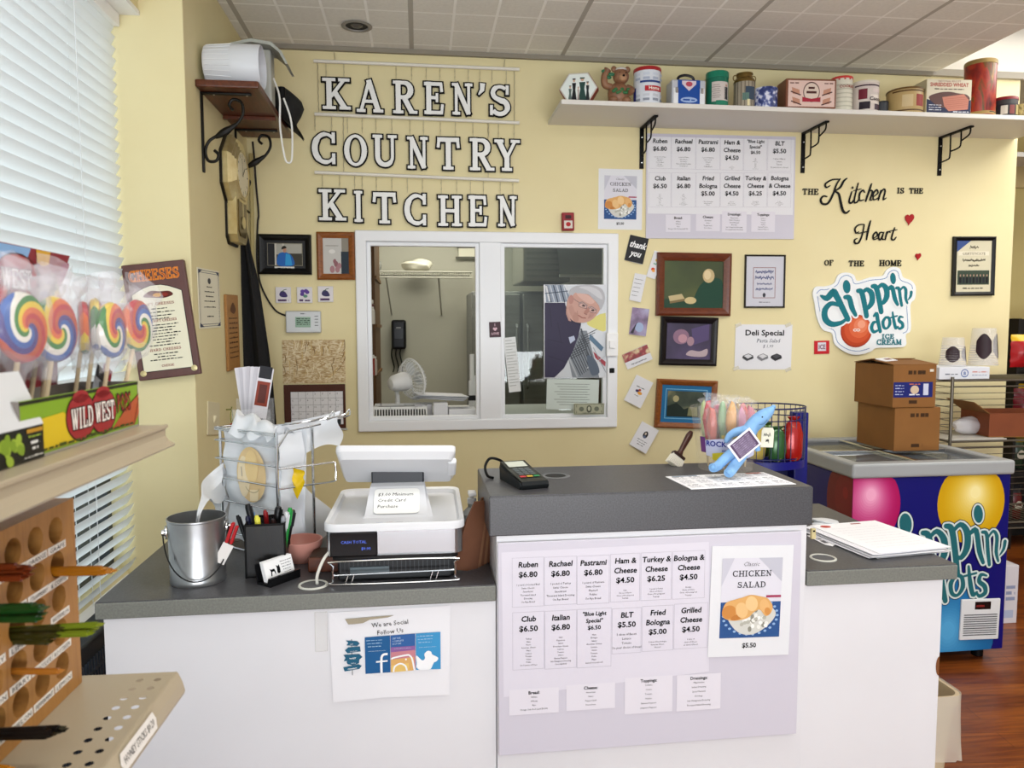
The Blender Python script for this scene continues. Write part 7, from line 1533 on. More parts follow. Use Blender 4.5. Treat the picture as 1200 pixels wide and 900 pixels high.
mb.stroke(arc(c[0]+rx_*.1, c[1]-ry_*.35, rx_*.5, ry_*.28, 200, 340, 10), .0025, .002, M('#b5a682', .5)); mb.stroke([(c[0]-rx_*.65, c[1]+ry_*.25), (c[0]-rx_*.6, c[1]-ry_*.1)], .004, .002, M('#b9b0a2', .5)); mb.build('printed_oval', tb)
t2 = thing('plastic_bag', 'crumpled white bag handles gathered over the top of the chrome rack', 'bag', mat=RM)
def fn(u, v):
    x = Lw*(.2+.72*u); y = RH-.02+.065*math.sin(PI*min(1, v*1.1))*(1-.55*u)+.008*math.sin(u*17+v*5); return (x+.01*math.sin(v*9), y, .012-.10*v+.008*math.sin(u*13))
cloth(fn, 22, 14, PLBAG).build('bag_handles', t2)
t2 = thing('plastic_bag', 'white bag sheet flung to the right over the rack arm, with a yellow print below', 'bag', mat=RM)
def fn(u, v):
    p = (Lw*.85+arm.x*1.25*u, RH+.012+.03*u-(.10+.01*math.sin(u*7))*v, -.03+arm.z*1.1*u+.012*math.sin(v*7+u*6)); return p
cloth(fn, 18, 10, PLBAG).build('bag_sheet', t2)
YPL = Rp.y+.03
def fn(u, v):
    a_ = 578+82*u+6*math.sin(v*9); b_ = 455+20*u+(60+165*(1-abs(u-.35)*1.2))*v; p = RI @ aY(250+a_/6.207, 475+b_/6.207, YPL+.004*math.sin(v*8)); return tuple(p)
cloth(fn, 8, 10, M('#d2b012', .35)).build('yellow_print', t2)
t2 = thing('plastic_bag', 'long white bag draped from the rack down to the counter behind the pink bowl', 'bag', mat=RM)
far = world_dir(Vector((.16, .33, 0)))
def fn(u, v):
    s = v**1.8; x = Lw*.95+far.x*(.1+.9*s)*(.25+.75*u); z = -.03+far.z*(.1+.9*s)*(.25+.75*u); y = (RH-.02)*(1-v)**1.15+.012+.012*math.sin(u*9)*(1-v)+(.02 if v > .9 else 0)*math.sin(u*14); return (x, max(.004, y), z+.01*math.sin(v*11+u*3))
cloth(fn, 14, 24, PLBAG).build('bag_drape', t2)
t2 = thing('plastic_bag', 'white bag puffed out from the left side of the rack over the bucket', 'bag', mat=RM)
lf = world_dir(Vector((-.07, -.02, 0)))
def fn(u, v):
    a = PI*u; return (-.005+lf.x*(1.0*math.sin(a)*(.4+.6*math.sin(PI*(.15+.8*v)))), RH*(.22+.48*v)-.03*math.sin(a), -.02-.09*u+lf.z*math.sin(a)+.007*math.sin(v*15))
cloth(fn, 12, 16, PLBAG).build('bag_bulge', t2)
# fan of folded menus standing behind the rack
for i in range(7):
    A = aY(272+i*4.2, 437+.6*i, 2.62); o = MB(); o.T = Matrix.Rotation(-.12+.05*i, 4, 'Y')
    hh = .165; o.box(-.024, .024, -.001, .001, 0, hh, M(('#dcd8de', '#c9c5cc')[i % 2], .5)); 
    if i == 6: o.T = o.T @ Matrix(((1, 0, 0, 0), (0, 0, -1, -.0012), (0, 1, 0, 0), (0, 0, 0, 1))); o.rect(-.02, .04, .02, .12, .0004, M('#8a3a2a')); o.rect(-.02, .13, .02, .17, .0004, M('#26262c')); o.rect(-.012, .05, .012, .11, .0008, M('#5a2a24'))
    tag(o.build('folded_menu', loc=(aY(290+i*2.2, 500, 2.50).x, 2.50+.006*(6-i), aY(290, 490, 2.50).z)), 'folded white menu with a red printed front, foremost of the fan behind the rack' if i == 6 else 'plain edge of a folded menu in the fan standing behind the bag rack', 'menu', 'fanned menus behind the bag rack')
z0 = aY(290, 490, 2.50).z
t = thing('menu_holder', 'clear holder carrying the fan of folded menus behind the bag rack', 'holder', (aY(296, 500, 2.5).x, 2.52, ZL)); mb = MB(); mb.box(-.06, .06, -.035, .03, 0, .006, CLEAR); mb.box(-.06, .06, -.035, -.032, 0, z0-ZL+.03, CLEAR); mb.box(-.06, .06, .027, .03, 0, z0-ZL+.06, CLEAR); mb.box(-.05, .05, -.03, .025, z0-ZL-.006, z0-ZL-.001, CLEAR); mb.build('holder_body', t)

# ------------------------------------------------------------------ pen cup, pens, card holder, bowl
P = aZ(311, 676, ZL); P = P+Vector((0, .045, 0)); wc = .05; hc = aY(310, 614, P.y-.04).z-ZL
MESH = film('black_mesh', '#0b0b0c', .85, .4)
t = thing('pen_cup', 'black square mesh pen cup full of pens on the counter', 'pen cup', P, .05)
mb = MB()
for q in ((-wc, wc, -wc, -wc+.002), (-wc, wc, wc-.002, wc), (-wc, -wc+.002, -wc, wc), (wc-.002, wc, -wc, wc)): mb.box(q[0], q[1], q[2], q[3], .006, hc, MESH)
mb.box(-wc, wc, -wc, wc, 0, .006, BLACK, .002); mb.build('mesh_wall', t)
mb = MB()
for z in (hc,): mb.tube([(-wc, -wc, z), (wc, -wc, z), (wc, wc, z), (-wc, wc, z)], .003, BLACK, 7, closed=True)
for x in (-wc, wc):
    for y in (-wc, wc): mb.tube([(x, y, 0), (x, y, hc)], .0025, BLACK, 6)
mb.build('rim', t)
pens = [('black capped marker standing tallest in the pen cup', '#111114', '#111114', -.015, .0, .182, -.35, .05, .0075), ('pen with a yellow top in the middle of the pen cup', '#1c2452', '#d8d24a', -.012, -.03, .155, -.1, .0, .006), ('white grey pen leaning to the right in the pen cup', '#c9cbce', '#c9cbce', .026, -.02, .16, .3, .05, .0065), ('bright green pen at the right side of the pen cup', '#1f8a3a', '#1f8a3a', .036, -.01, .168, .25, .05, .006), ('black cap pen in the back middle of the pen cup', '#1a1a1c', '#0f0f10', .008, .02, .168, .2, -.05, .009), ('dark navy pen leaning to the left rear of the pen cup', '#15183a', '#101230', -.036, -.01, .15, -.15, .0, .006), ('blue ended pen near the left of the pen cup', '#2c5aa0', '#7fb0e0', -.024, .02, .16, -.2, -.05, .005), ('black pen farthest right at the back of the pen cup', '#0e0e10', '#222226', .034, .028, .16, .35, -.1, .006), ('thin black pen leaning far left in the pen cup', '#0c0c0e', '#1a1a1e', -.04, .02, .15, -.5, .05, .005), ('short red topped pen at the back of the pen cup', '#7a1418', '#8c1a1e', .0, .034, .158, -.1, -.1, .005), ('grey clip pen between the white and green pens', '#3a3c42', '#8a8c92', .03, -.03, .152, .2, .0, .0055), ('dark red barrel pen among the black ones in the pen cup', '#5a1a20', '#26100f', .014, -.015, .14, .05, .0, .006)]
for lab, c1, c2, x, y, L, tx, ty, r in pens:
    o = thing('pen', lab, 'pen', P+Vector((x, y, .008)), group='pens in the mesh cup'); o.rotation_euler = (-ty, tx*.6, 0)
    mb = MB(); mb.lathe([(1e-4, 0), (r*.3, .004), (r*.9, .018), (r, .03), (r, L*.7), (1e-4, L*.7)], M(c1, .35), 12); mb.build('barrel', o)
    mb = MB(); mb.lathe([(r*1.1, L*.68), (r*1.12, L*.95), (r*.8, L), (1e-4, L)], M(c2, .35), 12); mb.box(r*.9, r*1.4, -.0015, .0015, L*.72, L*.96, M(c2, .35)); mb.build('cap', o)
A, B = aZ(317, 689, ZL), aZ(352, 676, ZL); ang = math.atan2(B.y-A.y, B.x-A.x); Lc = (B-A).length
t = thing('business_card_holder', 'black plastic card holder in front of the pen cup', 'card holder', A, ang)
mb = MB()
prof = [(-.0, 0), (.05, 0), (.062, .05), (.058, .05), (.047, .008), (.012, .008), (.008, .022), (.0, .022)]
n_ = len(prof); vs = [(0, y, z) for y, z in prof]+[(Lc, y, z) for y, z in prof]; mb.add(vs, [tuple(range(n_)), tuple(range(2*n_-1, n_-1, -1))]+[(i, (i+1) % n_, n_+(i+1) % n_, n_+i) for i in range(n_)], M('#0e0e10', .25)); mb.build('holder_body', t)
cm = Matrix.Translation(A) @ Matrix.Rotation(ang, 4, 'Z')
for i in range(5):
    mb = MB(); mb.T = Matrix.Translation((Lc*.03, .016+.0028*i, .009)) @ Matrix.Rotation(math.radians(72), 4, 'X'); cw, ch = Lc*.94, .052
    mb.box(0, cw, 0, ch, 0, .0008, M('#f0f0f0', .5))
    if i == 0:
        z = .0011; mb.poly(sm([(cw*.18, ch*.25), (cw*.2, ch*.45), (cw*.17, ch*.6), (cw*.23, ch*.55), (cw*.33, ch*.55), (cw*.36, ch*.3), (cw*.33, ch*.3), (cw*.31, ch*.42), (cw*.24, ch*.42), (cw*.22, ch*.25)], 2, True), z, INK); mb.poly(sm([(cw*.41, ch*.3), (cw*.42, ch*.55), (cw*.4, ch*.7), (cw*.46, ch*.62), (cw*.51, ch*.68), (cw*.52, ch*.3)], 2, True), z, INK)
        for k in range(5): mb.dash(cw*.76, ch*(.78-.14*k), cw*(.4-.04*k), .0022, GREYINK, z, k)
    tag(mb.build('business_card', mat=cm), 'front business card with two small black animal silhouettes in the black holder' if i == 0 else 'white business card behind the printed front one in the black holder', 'card', 'business cards in the holder')
P = aZ(352, 659, ZL); t = thing('pink_bowl', 'small pink ceramic bowl between the pen cup and the till', 'bowl', P+Vector((0, .012, 0)))
k = 1.0; PK = M('#c98d80', .35)
mb = MB(); mb.lathe([(1e-4, .0), (.028, 0), (.03, .004), (.05, .024), (.06, .05), (.061, .064), (.057, .064), (.055, .05), (.045, .024), (.022, .009), (1e-4, .008)], PK, 36); mb.build('bowl_body', t)
A = aZ(361, 671, ZL); t = thing('wooden_block', 'small brown wooden box pushed against the till behind the cable', 'box', A+Vector((0, .0, 0)), -.05)
mb = MB(); mb.box(0, .09, 0, .09, 0, .04, WALNUT, .003); mb.box(.004, .086, .004, .086, .04, .043, M('#3a2214', .6)); mb.build('box_body', t)

# ------------------------------------------------------------------ till
A, B = aZ(391, 691, ZL), aZ(533, 682, ZL); GY = A.y
PX0, PX1 = aY(378, 640, 1.93).x, aY(545, 640, 1.93).x; PC = (PX0+PX1)/2; PWd = (PX1-PX0)/2; PY0 = 1.93; PZ1 = aY(460, 622, PY0).z; PZ0 = aY(460, 651, PY0).z
t = thing('till_terminal', 'white point of sale till with its screen seen from behind on the left counter', 'till', (PC, PY0, ZL), -.015)
TW = M('#d8d9dc', .3); z1 = PZ1-ZL; z0 = PZ0-ZL; dp = .43
def rrect(x0, x1, y0, y1, r, n=5): return arc(x1-r, y1-r, r, r, 0, 90, n)+arc(x0+r, y1-r, r, r, 90, 180, n)+arc(x0+r, y0+r, r, r, 180, 270, n)+arc(x1-r, y0+r, r, r, 270, 360, n)
mb = MB(); mb.prism(rrect(-PWd*.97, PWd*.97, .004, dp, .03), z0, z1, M('#b4b6b9', .2, .95)); mb.build('chrome_band', t)
mb = MB(); mb.box(-PWd*.90, -PWd*.24, -.003, .01, z0+.001, z1-.001, M('#07070a', .1), .003); mb.T = Matrix(((1, 0, 0, 0), (0, 0, -1, -.0035), (0, 1, 0, 0), (0, 0, 0, 1)))
mb.text('CASH TOTAL', -PWd*.57, z0+(z1-z0)*.55, .008, M('#4a62c8', .4, emit=.8), .0004, W=PWd*.36); mb.text('$0.00', -PWd*.40, z0+(z1-z0)*.28, .008, M('#4a62c8', .4, emit=.8), .0004); mb.build('customer_display', t)
mb = MB(); n4 = rrect(-PWd, PWd, 0, dp, .035); in4 = [(x*.93, .018+(y-.0)*.90) for x, y in n4]; in5 = [(x*.90, .035+(y)*.84) for x, y in n4]
rise = lambda y: z1+.016+.002*(y/dp)
vs = [(x, y, z1) for x, y in n4]+[(x, y, rise(y)) for x, y in n4]+[(x*.99, .003+y*.985, rise(y)+.004) for x, y in n4]+[(x, y, rise(y)+.002) for x, y in in4]+[(x, y, rise(y)-.009) for x, y in in5]
n_ = len(n4); fs = [(i*n_+k, i*n_+(k+1) % n_, (i+1)*n_+(k+1) % n_, (i+1)*n_+k) for i in range(4) for k in range(n_)]+[tuple(4*n_+k for k in range(n_)), tuple(range(n_-1, -1, -1))]
mb.add(vs, fs, TW, True)
mb.build('top_tray', t)
mb = MB(); 
hm_ = .42*PWd
prof = [(.085, z1-.002), (.12, z1+.012), (.20, z1+.074), (.225, z1+.080), (.27, z1+.080), (.30, z1+.01)]
vs = []
for (y, z), k in zip(prof, (1.35, 1.12, 1.0, .97, .97, 1.1)):
    vs += [(-hm_*k, y, z), (hm_*k, y, z)]
vs += [(-hm_*1.35, .30, z1+.0), (hm_*1.35, .30, z1+.0)]
n_ = len(prof); fs = [(2*i, 2*i+1, 2*i+3, 2*i+2) for i in range(n_-1)]+[tuple(2*i for i in range(n_)), tuple(2*i+1 for i in range(n_-1, -1, -1))]
mb.add(vs, fs, TW, False); mb.build('screen_pedestal', t)
mb = MB(); mb.T = Matrix.Translation((.0, .121, z1+.0135)) @ Matrix.Rotation(math.atan2(.062, .08), 4, 'X'); mb.prism(rrect(-hm_*.82, hm_*.82, .0, .088, .012), .002, .0032, M('#eeeeea', .6))
for k, s in enumerate(('$3.00 Minimum', 'Credit Card', 'Purchase')): mb.text(s, -hm_*.7, .062-.021*k, .0115, INK, .0036, al='l', shear=.15)
mb.build('handwritten_card', t)
mb = MB(); mb.box(-.075, .075, .225, .255, z1+.07, z1+.118, M('#23262c', .3), .004); mb.build('screen_neck', t)
SCM = Matrix.Translation((.0, .235, z1+.135)) @ Matrix.Rotation(math.radians(-31), 4, 'X') @ Matrix.Rotation(.02, 4, 'Y')
sw = aY(465+68, 540, PY0+.2).x-aY(465, 540, PY0+.2).x
mb = MB(); mb.T = SCM
fr_ = rrect(-sw, sw, -.11, .11, .016); bk = rrect(-sw*.93, sw*.93, -.095, .09, .012)
n_ = len(fr_); vs = [(x, y, -.002) for x, y in fr_]+[(x, y, .010) for x, y in fr_]+[(x*.99, y*.99, -.008) for x, y in fr_]+[(x, y, -.026) for x, y in bk]
fs = [(n_+k, n_+(k+1) % n_, (k+1) % n_, k)[::-1] for k in range(n_)]+[(k, (k+1) % n_, 2*n_+(k+1) % n_, 2*n_+k)[::-1] for k in range(n_)]+[(2*n_+k, 2*n_+(k+1) % n_, 3*n_+(k+1) % n_, 3*n_+k)[::-1] for k in range(n_)]+[tuple(n_+k for k in range(n_)), tuple(3*n_+k for k in range(n_-1, -1, -1))]
mb.add(vs, fs, TW, False); mb.build('screen', t)
mb = MB(); mb.T = SCM; mb.box(sw*.86, sw*1.02, -.075, .03, -.03, -.012, M('#e2e3e6', .3), .006); mb.build('card_reader', t)
mb = MB(); mb.T = SCM; mb.prism(rrect(-sw*.94, sw*.94, -.10, .10, .008), .0100, .0106, M('#101318', .1)); mb.build('display_glass', t)
mb = MB(); mb.T = Matrix.Translation((0, 0, 0))
for i, (x, c) in enumerate(((-.22, '#3a6ac0'), (-.08, '#b02a2a'), (.06, '#5a5a60'), (.2, '#9a9aa0'))):
    y0 = .030; mb.add([(PWd*x-PWd*.05, y0, rise(y0)-.0085+.004), (PWd*x+PWd*.05, y0, rise(y0)-.0045), (PWd*x+PWd*.05, y0+.014, rise(y0+.014)-.0045), (PWd*x-PWd*.05, y0+.014, rise(y0+.014)-.0045)], [(0, 1, 2, 3)], M(c, .4))
mb.build('payment_stickers', t)
mb = MB(); mb.box(-PWd*.82, PWd*.86, .03, dp-.05, .0, z0, M('#16171a', .4), .004); mb.box(-PWd*.88, PWd*.9, .012, dp-.03, z0-.012, z0, M('#0b0b0d', .3), .003); mb.build('under_tray', t)
# wire guard in front of the receipt unit
GX0, GX1 = aY(391, 688, 1.915).x-PC, aY(533, 680, 1.915).x-PC; gz1 = z0-.006; y = -.018
mb = MB(); mb.tube(sm([(GX0, y, .012), (GX0, y, gz1-.012), (GX0+.012, y, gz1), (GX1-.012, y, gz1), (GX1, y, gz1-.012), (GX1, y, .014), (GX1-.012, y, .004), (GX0+.012, y, .004)], 3, True), .003, CHROME, 8, closed=True)
mb.tube([(GX0, y, gz1*.45), (GX1, y, gz1*.5)], .0022, CHROME, 7)
for x in (GX0+.03, GX0+.045, GX1-.05, GX1-.065): mb.tube([(x, y, .005), (x+.008, y, .03)], .0016, CHROME, 6)
mb.build('wire_guard', t)
mb = MB(); mb.box(GX0+.012, GX1-.01, .012, .03, .006, gz1-.006, M('#1d1f22', .4)); 
for i in range(26): x = GX0+.014+(GX1-GX0-.03)*i/25; mb.box(x, x+.0018, .008, .012, gz1*.4, gz1-.01, M('#3b3e42', .4))
mb.box(GX0+.04, GX0+.14, .006, .012, gz1*.3, gz1*.62, M('#59646a', .4)); mb.build('receipt_unit', t)

# ------------------------------------------------------------------ paper bags and pump bottle beside the till
KRAFT2 = noisy('kraft_paper_pale', [(.3, '#7a5236'), (.7, '#8d6446')], 8, .75)
KRAFT = noisy('kraft_paper', [(.3, '#5a3420'), (.7, '#754a30')], 8, .75)
A = aZ(563, 673, ZL)
for i in range(7):
    w0 = .056-.002*i; L = .195-.006*(i % 3); o = MB(); o.T = Matrix.Rotation(math.radians(14-1.2*i), 4, 'Y') @ Matrix.Rotation(math.radians(-4), 4, 'X') @ Matrix.Rotation(math.radians(28), 4, 'Z')
    o.add([(-w0*.75, 0, 0), (w0*.75, 0, 0), (w0*.45, .0, L*.8), (w0*.2, 0, L), (-w0*.35, 0, L*.97), (-w0*.55, .0, L*.7)], [(0, 1, 2, 3, 4, 5)], (KRAFT, KRAFT2)[i % 2]); o.add([(-w0*.75, .008, 0), (w0*.75, .008, 0), (w0*.45, .005, L*.8), (w0*.2, .004, L), (-w0*.35, .004, L*.97), (-w0*.55, .006, L*.7)], [(5, 4, 3, 2, 1, 0)], KRAFT)
    o.f += [(k, (k+1) % 6, 6+(k+1) % 6, 6+k) for k in range(6)]; o.m += [0]*6; o.sm += [False]*6
    lab = 'brown paper bag leaning at the front of the bag stack beside the till' if i == 0 else 'brown paper bag in the leaning stack between the till and the raised counter'
    tag(o.build('paper_bag', loc=(A.x-.04+.0105*i, A.y+.03+.013*i, ZL+.002)), lab, 'bag', 'brown paper bags beside the till')
P = aY(553, 600, 2.25); t = thing('pump_bottle', 'clear pump bottle standing behind the brown paper bags', 'bottle', (P.x, 2.25, ZL)); hp = aY(552, 590, 2.25).z-ZL; ht = aY(552, 575, 2.25).z-ZL
mb = MB(); mb.lathe([(1e-4, 0), (.03, 0), (.032, .006), (.032, hp*.75), (.012, hp*.92), (.012, hp), (1e-4, hp)], M('#b5b9b6', .2), 24); mb.build('bottle_body', t)
mb = MB(); mb.cyl(.014, hp, hp+.018, WHITE, 16, bev=.002); mb.cyl(.005, hp+.018, ht-.01, WHITE, 12); mb.box(-.012, .012, -.032, .012, ht-.012, ht, WHITE, .003); mb.build('pump_head', t)

# ------------------------------------------------------------------ on the raised counter
def onframe(z, p0, p1, p2):
    """frame lying on a level surface: origin at p0, x to p1, y towards p2 (pixels)"""
    a, b, c = aZ(*p0, z), aZ(*p1, z), aZ(*p2, z); ex = (b-a); lx = ex.length; ex.normalize(); ey = Vector((-ex.y, ex.x, 0)); ly = (c-a).dot(ey)
    return Matrix(((ex.x, ey.x, 0, a.x), (ex.y, ey.y, 0, a.y), (0, 0, 1, z), (0, 0, 0, 1))), lx, ly
m, lx, ly = onframe(ZU, (610.5, 575), (640, 572.5), (584.5, 561.5)); ly = .175; lx = .082
t = thing('card_terminal', 'black card payment terminal with colour keys on the raised counter', 'card terminal', mat=m)
prof = [(0, .012), (.004, .022), (ly*.35, .030), (ly*.62, .036), (ly*.98, .048), (ly, .040), (ly*.97, .0), (.006, 0)]
def fat(mb, prof, x0, x1, m_, ins=.0):
    n_ = len(prof); vs = [(x0, y, z) for y, z in prof]+[(x1, y, z) for y, z in prof]; mb.add(vs, [tuple(range(n_)), tuple(range(2*n_-1, n_-1, -1))]+[(i, (i+1) % n_, n_+(i+1) % n_, n_+i) for i in range(n_)], m_)
mb = MB(); fat(mb, prof, .004, lx-.004, M('#15191b', .3)); fat(mb, [(y*.94+.004, z*.82) for y, z in prof], 0, lx, M('#1b2023', .35)); mb.build('terminal_body', t)
def ontop(s):   # height of the sloping face at length fraction s
    y = s*ly; P_ = [(p[0], p[1]) for p in prof[1:5]]
    for (a, b), (c, d) in zip(P_, P_[1:]):
        if a <= y <= c: return b+(d-b)*(y-a)/(c-a)
    return P_[-1][1]
def keyq(mb, x0, x1, s0, s1, m_, e=.0012): mb.add([(x0, s0*ly, ontop(s0)+e), (x1, s0*ly, ontop(s0)+e), (x1, s1*ly, ontop(s1)+e), (x0, s1*ly, ontop(s1)+e)], [(0, 1, 2, 3)], m_)
mb = MB(); keyq(mb, lx*.16, lx*.84, .70, .93, M('#c9cfc4', .15)); mb.build('display', t)
mb = MB()
for r_ in range(4):
    for c_ in range(3): x = lx*(.2+.21*c_); keyq(mb, x, x+lx*.17, .30+.088*r_, .365+.088*r_, M('#5d666b', .4), .002)
mb.build('number_keys', t)
for i, (c, s) in enumerate((('#c0333a', .16), ('#c9a52c', .40), ('#2b8a55', .64))): mb = MB(); keyq(mb, lx*s, lx*(s+.2), .19, .26, M(c, .4), .002); o = mb.build('colour_key', t); o['label'] = ['red key', 'yellow key', 'green key'][i]
mb = MB(); mb.tube(sm([(lx*.3, ly, .03), (lx*.2, ly+.03, .045), (-.01, ly+.045, .05), (-.03, ly+.03, .03), (-.03, ly+.01, .008), (-.02, ly-.01, .004)], 6), .004, BLACK, 8); mb.build('cable', t)
# printed menu lying flat
m, lx, ly = onframe(ZU, (810, 574), (933, 568), (780, 555.5)); ly = .17
mb = MB(); mb.box(0, lx, 0, ly, .0008, .0022, M('#f2f2f4', .5)); z = .0026; R = random.Random(6)
for r_ in range(3):
    for c_ in range(6):
        mb.dash(lx*(.09+.164*c_), ly*(.86-.3*r_), lx*.11, .006, M('#55555c'), z, r_*7+c_)
        for k in range(3): mb.dash(lx*(.09+.164*c_), ly*(.80-.3*r_-.05*k), lx*.12, .0035, M('#a0a0a8'), z, r_*9+c_+k)
mb.rect(lx*.8, ly*.9, lx*.95, ly*.98, z, M('#a85a4a')); mb.rect(lx*.05, ly*.92, lx*.3, ly*.97, z, M('#4a6a8a'))
tag(mb.build('printed_menu', mat=m), 'white printed menu sheet lying flat on the raised counter', 'menu')
# pastry brush
A = aZ(800, 553, ZU)+Vector((0, .09, 0)); t = thing('counter_brush', 'small brush with a brown wooden handle and white bristles on the raised counter', 'brush', A)
bmx = Matrix.Rotation(math.radians(38), 4, 'Y') @ Matrix.Rotation(math.radians(-22), 4, 'X')
mb = MB(); mb.T = bmx
for i in range(9):
    for j in range(3): x = -.02+.005*i; y = -.008+.008*j; mb.tube([(x*1.15, y*1.2, .004), (x, y, .036)], .0022, M('#ddd8ca', .7), 5)
mb.build('bristles', t); mb = MB(); mb.T = bmx; mb.box(-.022, .022, -.011, .011, .034, .046, M('#2e1b16', .4), .003); mb.tube([(0, 0, .045), (0, 0, .06), (0, 0, .08), (0, 0, .12), (0, 0, .135)], [.012, .008, .009, .011, .007], M('#43261f', .35), 10); mb.build('handle', t)
# rock candy tub
a, b = aZ(823, 551, ZU), aZ(886, 551, ZU); cx_ = (a.x+b.x)/2; rb = (b.x-a.x)/2; cy_ = min(a.y+rb*.8, 2.245-rb*1.18); tp = aY(855, 479, cy_-.05); aa, bb = aY(817.5, 482, cy_), aY(894, 482, cy_); rt_ = (bb.x-aa.x)/2; ht = tp.z-ZU
t = thing('rock_candy_tub', 'clear tub labelled rock candy on a stick at the back of the raised counter', 'tub', (cx_, cy_, ZU+.001))
TUBF = film('clear_tub', '#e6dfd2', .11, .1)
mb = MB(); mb.lathe([(1e-4, 0), (rb, 0), (rb, .004), (rt_, ht-.01), (rt_+.004, ht-.008), (rt_+.004, ht), (rt_-.002, ht)], TUBF, 40); mb.build('tub_wall', t)
mb = MB(); rm = lambda f_: rb+(rt_-rb)*f_+.001
def lab(a0, a1, f0, f1, m_, e=0, n=16, crv=0):
    vs = []
    for i in range(n+1):
        a = math.radians(a0+(a1-a0)*i/n-90); c_ = crv*math.sin(PI*i/n)
        for f_ in (f0-c_, f1+c_): r_ = rm(f_)+e; vs.append((r_*math.cos(a), r_*math.sin(a), f_*ht))
    mb.add(vs, [(2*i, 2*i+2, 2*i+3, 2*i+1) for i in range(n)], m_, True)
lab(-62, 45, .26, .50, M('#c7cbe6', .3), .0, crv=.05); lab(-48, 10, .20, .30, M('#cfc22c', .3), .0006, crv=.03); lab(-75, -62, .3, .55, M('#6a3d7c', .3), .0002); lab(-30, 25, .55, .60, M('#b9a86a', .3), .0002)
wraptext(mb, 'ROCK CANDY', rm(.42)+.0008, ht*.42, ht*.085, M('#232c8a', .4), -15, True, rt_*1.35); wraptext(mb, 'on a stick', rm(.34)+.0008, ht*.34, ht*.045, M('#3a4396', .4), -15, True); wraptext(mb, 'Yum!', rm(.25)+.001, ht*.225, ht*.06, M('#5a4a12', .4), -20, True)
mb.build('tub_label', t)
R = random.Random(21); CC = ['#c0524a', '#d8889c', '#b9d08a', '#d9a05a', '#a8506a', '#d86a6a', '#e0c8d0', '#8fb48a', '#cfae62', '#c9364a', '#d49ab8', '#e0a890']
for i in range(16):
    rr_ = rb*.8*math.sqrt((i+.5)/16); an = i*2.4; x, y = rr_*math.cos(an), rr_*math.sin(an); L = ht*R.uniform(1.0, 1.16)
    o = thing('rock_candy_stick', 'wrapped rock candy stick standing among the others in the candy tub', 'candy', (cx_+x, cy_+y, ZU+.006), group='rock candy sticks in the tub'); o.rotation_euler = (-y*1.1+R.uniform(-.05, .05), x*1.1+R.uniform(-.05, .05), 0)
    mb = MB(); mb.cyl(.0025, 0, L*.55, M('#d8c7a4', .6), 8); mb.build('stick', o)
    b = bmesh.new(); bmesh.ops.create_icosphere(b, subdivisions=2, radius=1)
    for v in b.verts: k = R.uniform(.8, 1.15); v.co = (v.co.x*.015*k, v.co.y*.015*k, L*.66+v.co.z*.06*k)
    mb = MB(); mb.bm(b, M(CC[i % len(CC)], .25)); mb.build('candy', o)
    vs = []; n = 9
    for j, (zf, rr2) in enumerate(((.42, .014), (.55, .019), (.75, .020), (.9, .016), (.95, .007), (1.03, .018))):
        for k in range(n): a = 2*PI*k/n; q = rr2*(1+R.uniform(-.25, .25)); vs.append((q*math.cos(a), q*math.sin(a), zf*L+R.uniform(-.004, .004)))
    mb = MB(); mb.add(vs, [(j*n+k, j*n+(k+1) % n, (j+1)*n+(k+1) % n, (j+1)*n+k) for j in range(5) for k in range(n)], CLEAR, True); mb.build('wrapper', o)
# blue plush sea creature
YP_ = cy_-rt_-.035; BLU = noisy('blue_plush', [(.3, '#6f9fd0'), (.7, '#86b2de')], 40, .8, bump=.15)
zp = (790, 450, 1177/170)
def pl3(a_, b_, dy=0): P = aY(zp[0]+a_/zp[2], zp[1]+b_/zp[2], YP_+dy); return P
o0 = pl3(520, 560); o0 = Vector((o0.x, o0.y, ZU+.001))
t = thing('plush_toy', 'blue plush sea animal leaning on the rock candy tub, holding a purple card', 'toy', o0)
def rel(a_, b_, dy=0): p = pl3(a_, b_, dy)-o0; return (p.x, p.y, max(p.z, .004))
kz = YP_/F_PX/zp[2]
mb = MB()
q = sm([rel(806, 184), rel(780, 215), rel(730, 255), rel(680, 300), rel(630, 350), rel(590, 420), rel(570, 480), rel(540, 530)], 5); rs = [10, 38, 58, 66, 62, 66, 76, 70]
rad = []
for i in range(len(q)): s_ = i/5; a = min(int(s_), 7); b = min(a+1, 7); rad.append((rs[a]+(rs[b]-rs[a])*(s_-a))*kz)
mb.tube(q, rad, BLU, 16)
q = sm([rel(560, 380), rel(500, 390), rel(450, 420), rel(424, 462)], 5); mb.tube(q, [(44-22*i/15)*kz for i in range(len(q))], BLU, 12)
q = sm([rel(560, 500), rel(470, 560), rel(410, 610), rel(350, 668, -.01), rel(312, 680, -.025)], 5); mb.tube(q, [(48-10*i/20)*kz for i in range(len(q))], BLU, 12)
q = sm([rel(570, 520), rel(540, 590), rel(490, 660, -.01), rel(455, 712, -.03), rel(440, 722, -.04)], 5); mb.tube(q, [(52-12*i/20)*kz for i in range(len(q))], BLU, 12)
q = sm([rel(620, 430), rel(660, 480), rel(680, 540)], 5); mb.tube(q, [(36-14*i/10)*kz for i in range(len(q))], BLU, 10)
for p in (rel(312, 676, -.025), rel(440, 715, -.04), rel(424, 462), rel(806, 186)): blob(mb, p, (20*kz, 20*kz, 20*kz), BLU, 2)
blob(mb, rel(545, 530), (70*kz, 60*kz, 66*kz), BLU); blob(mb, rel(572, 385), (58*kz, 52*kz, 52*kz), BLU)
mb.build('body', t)
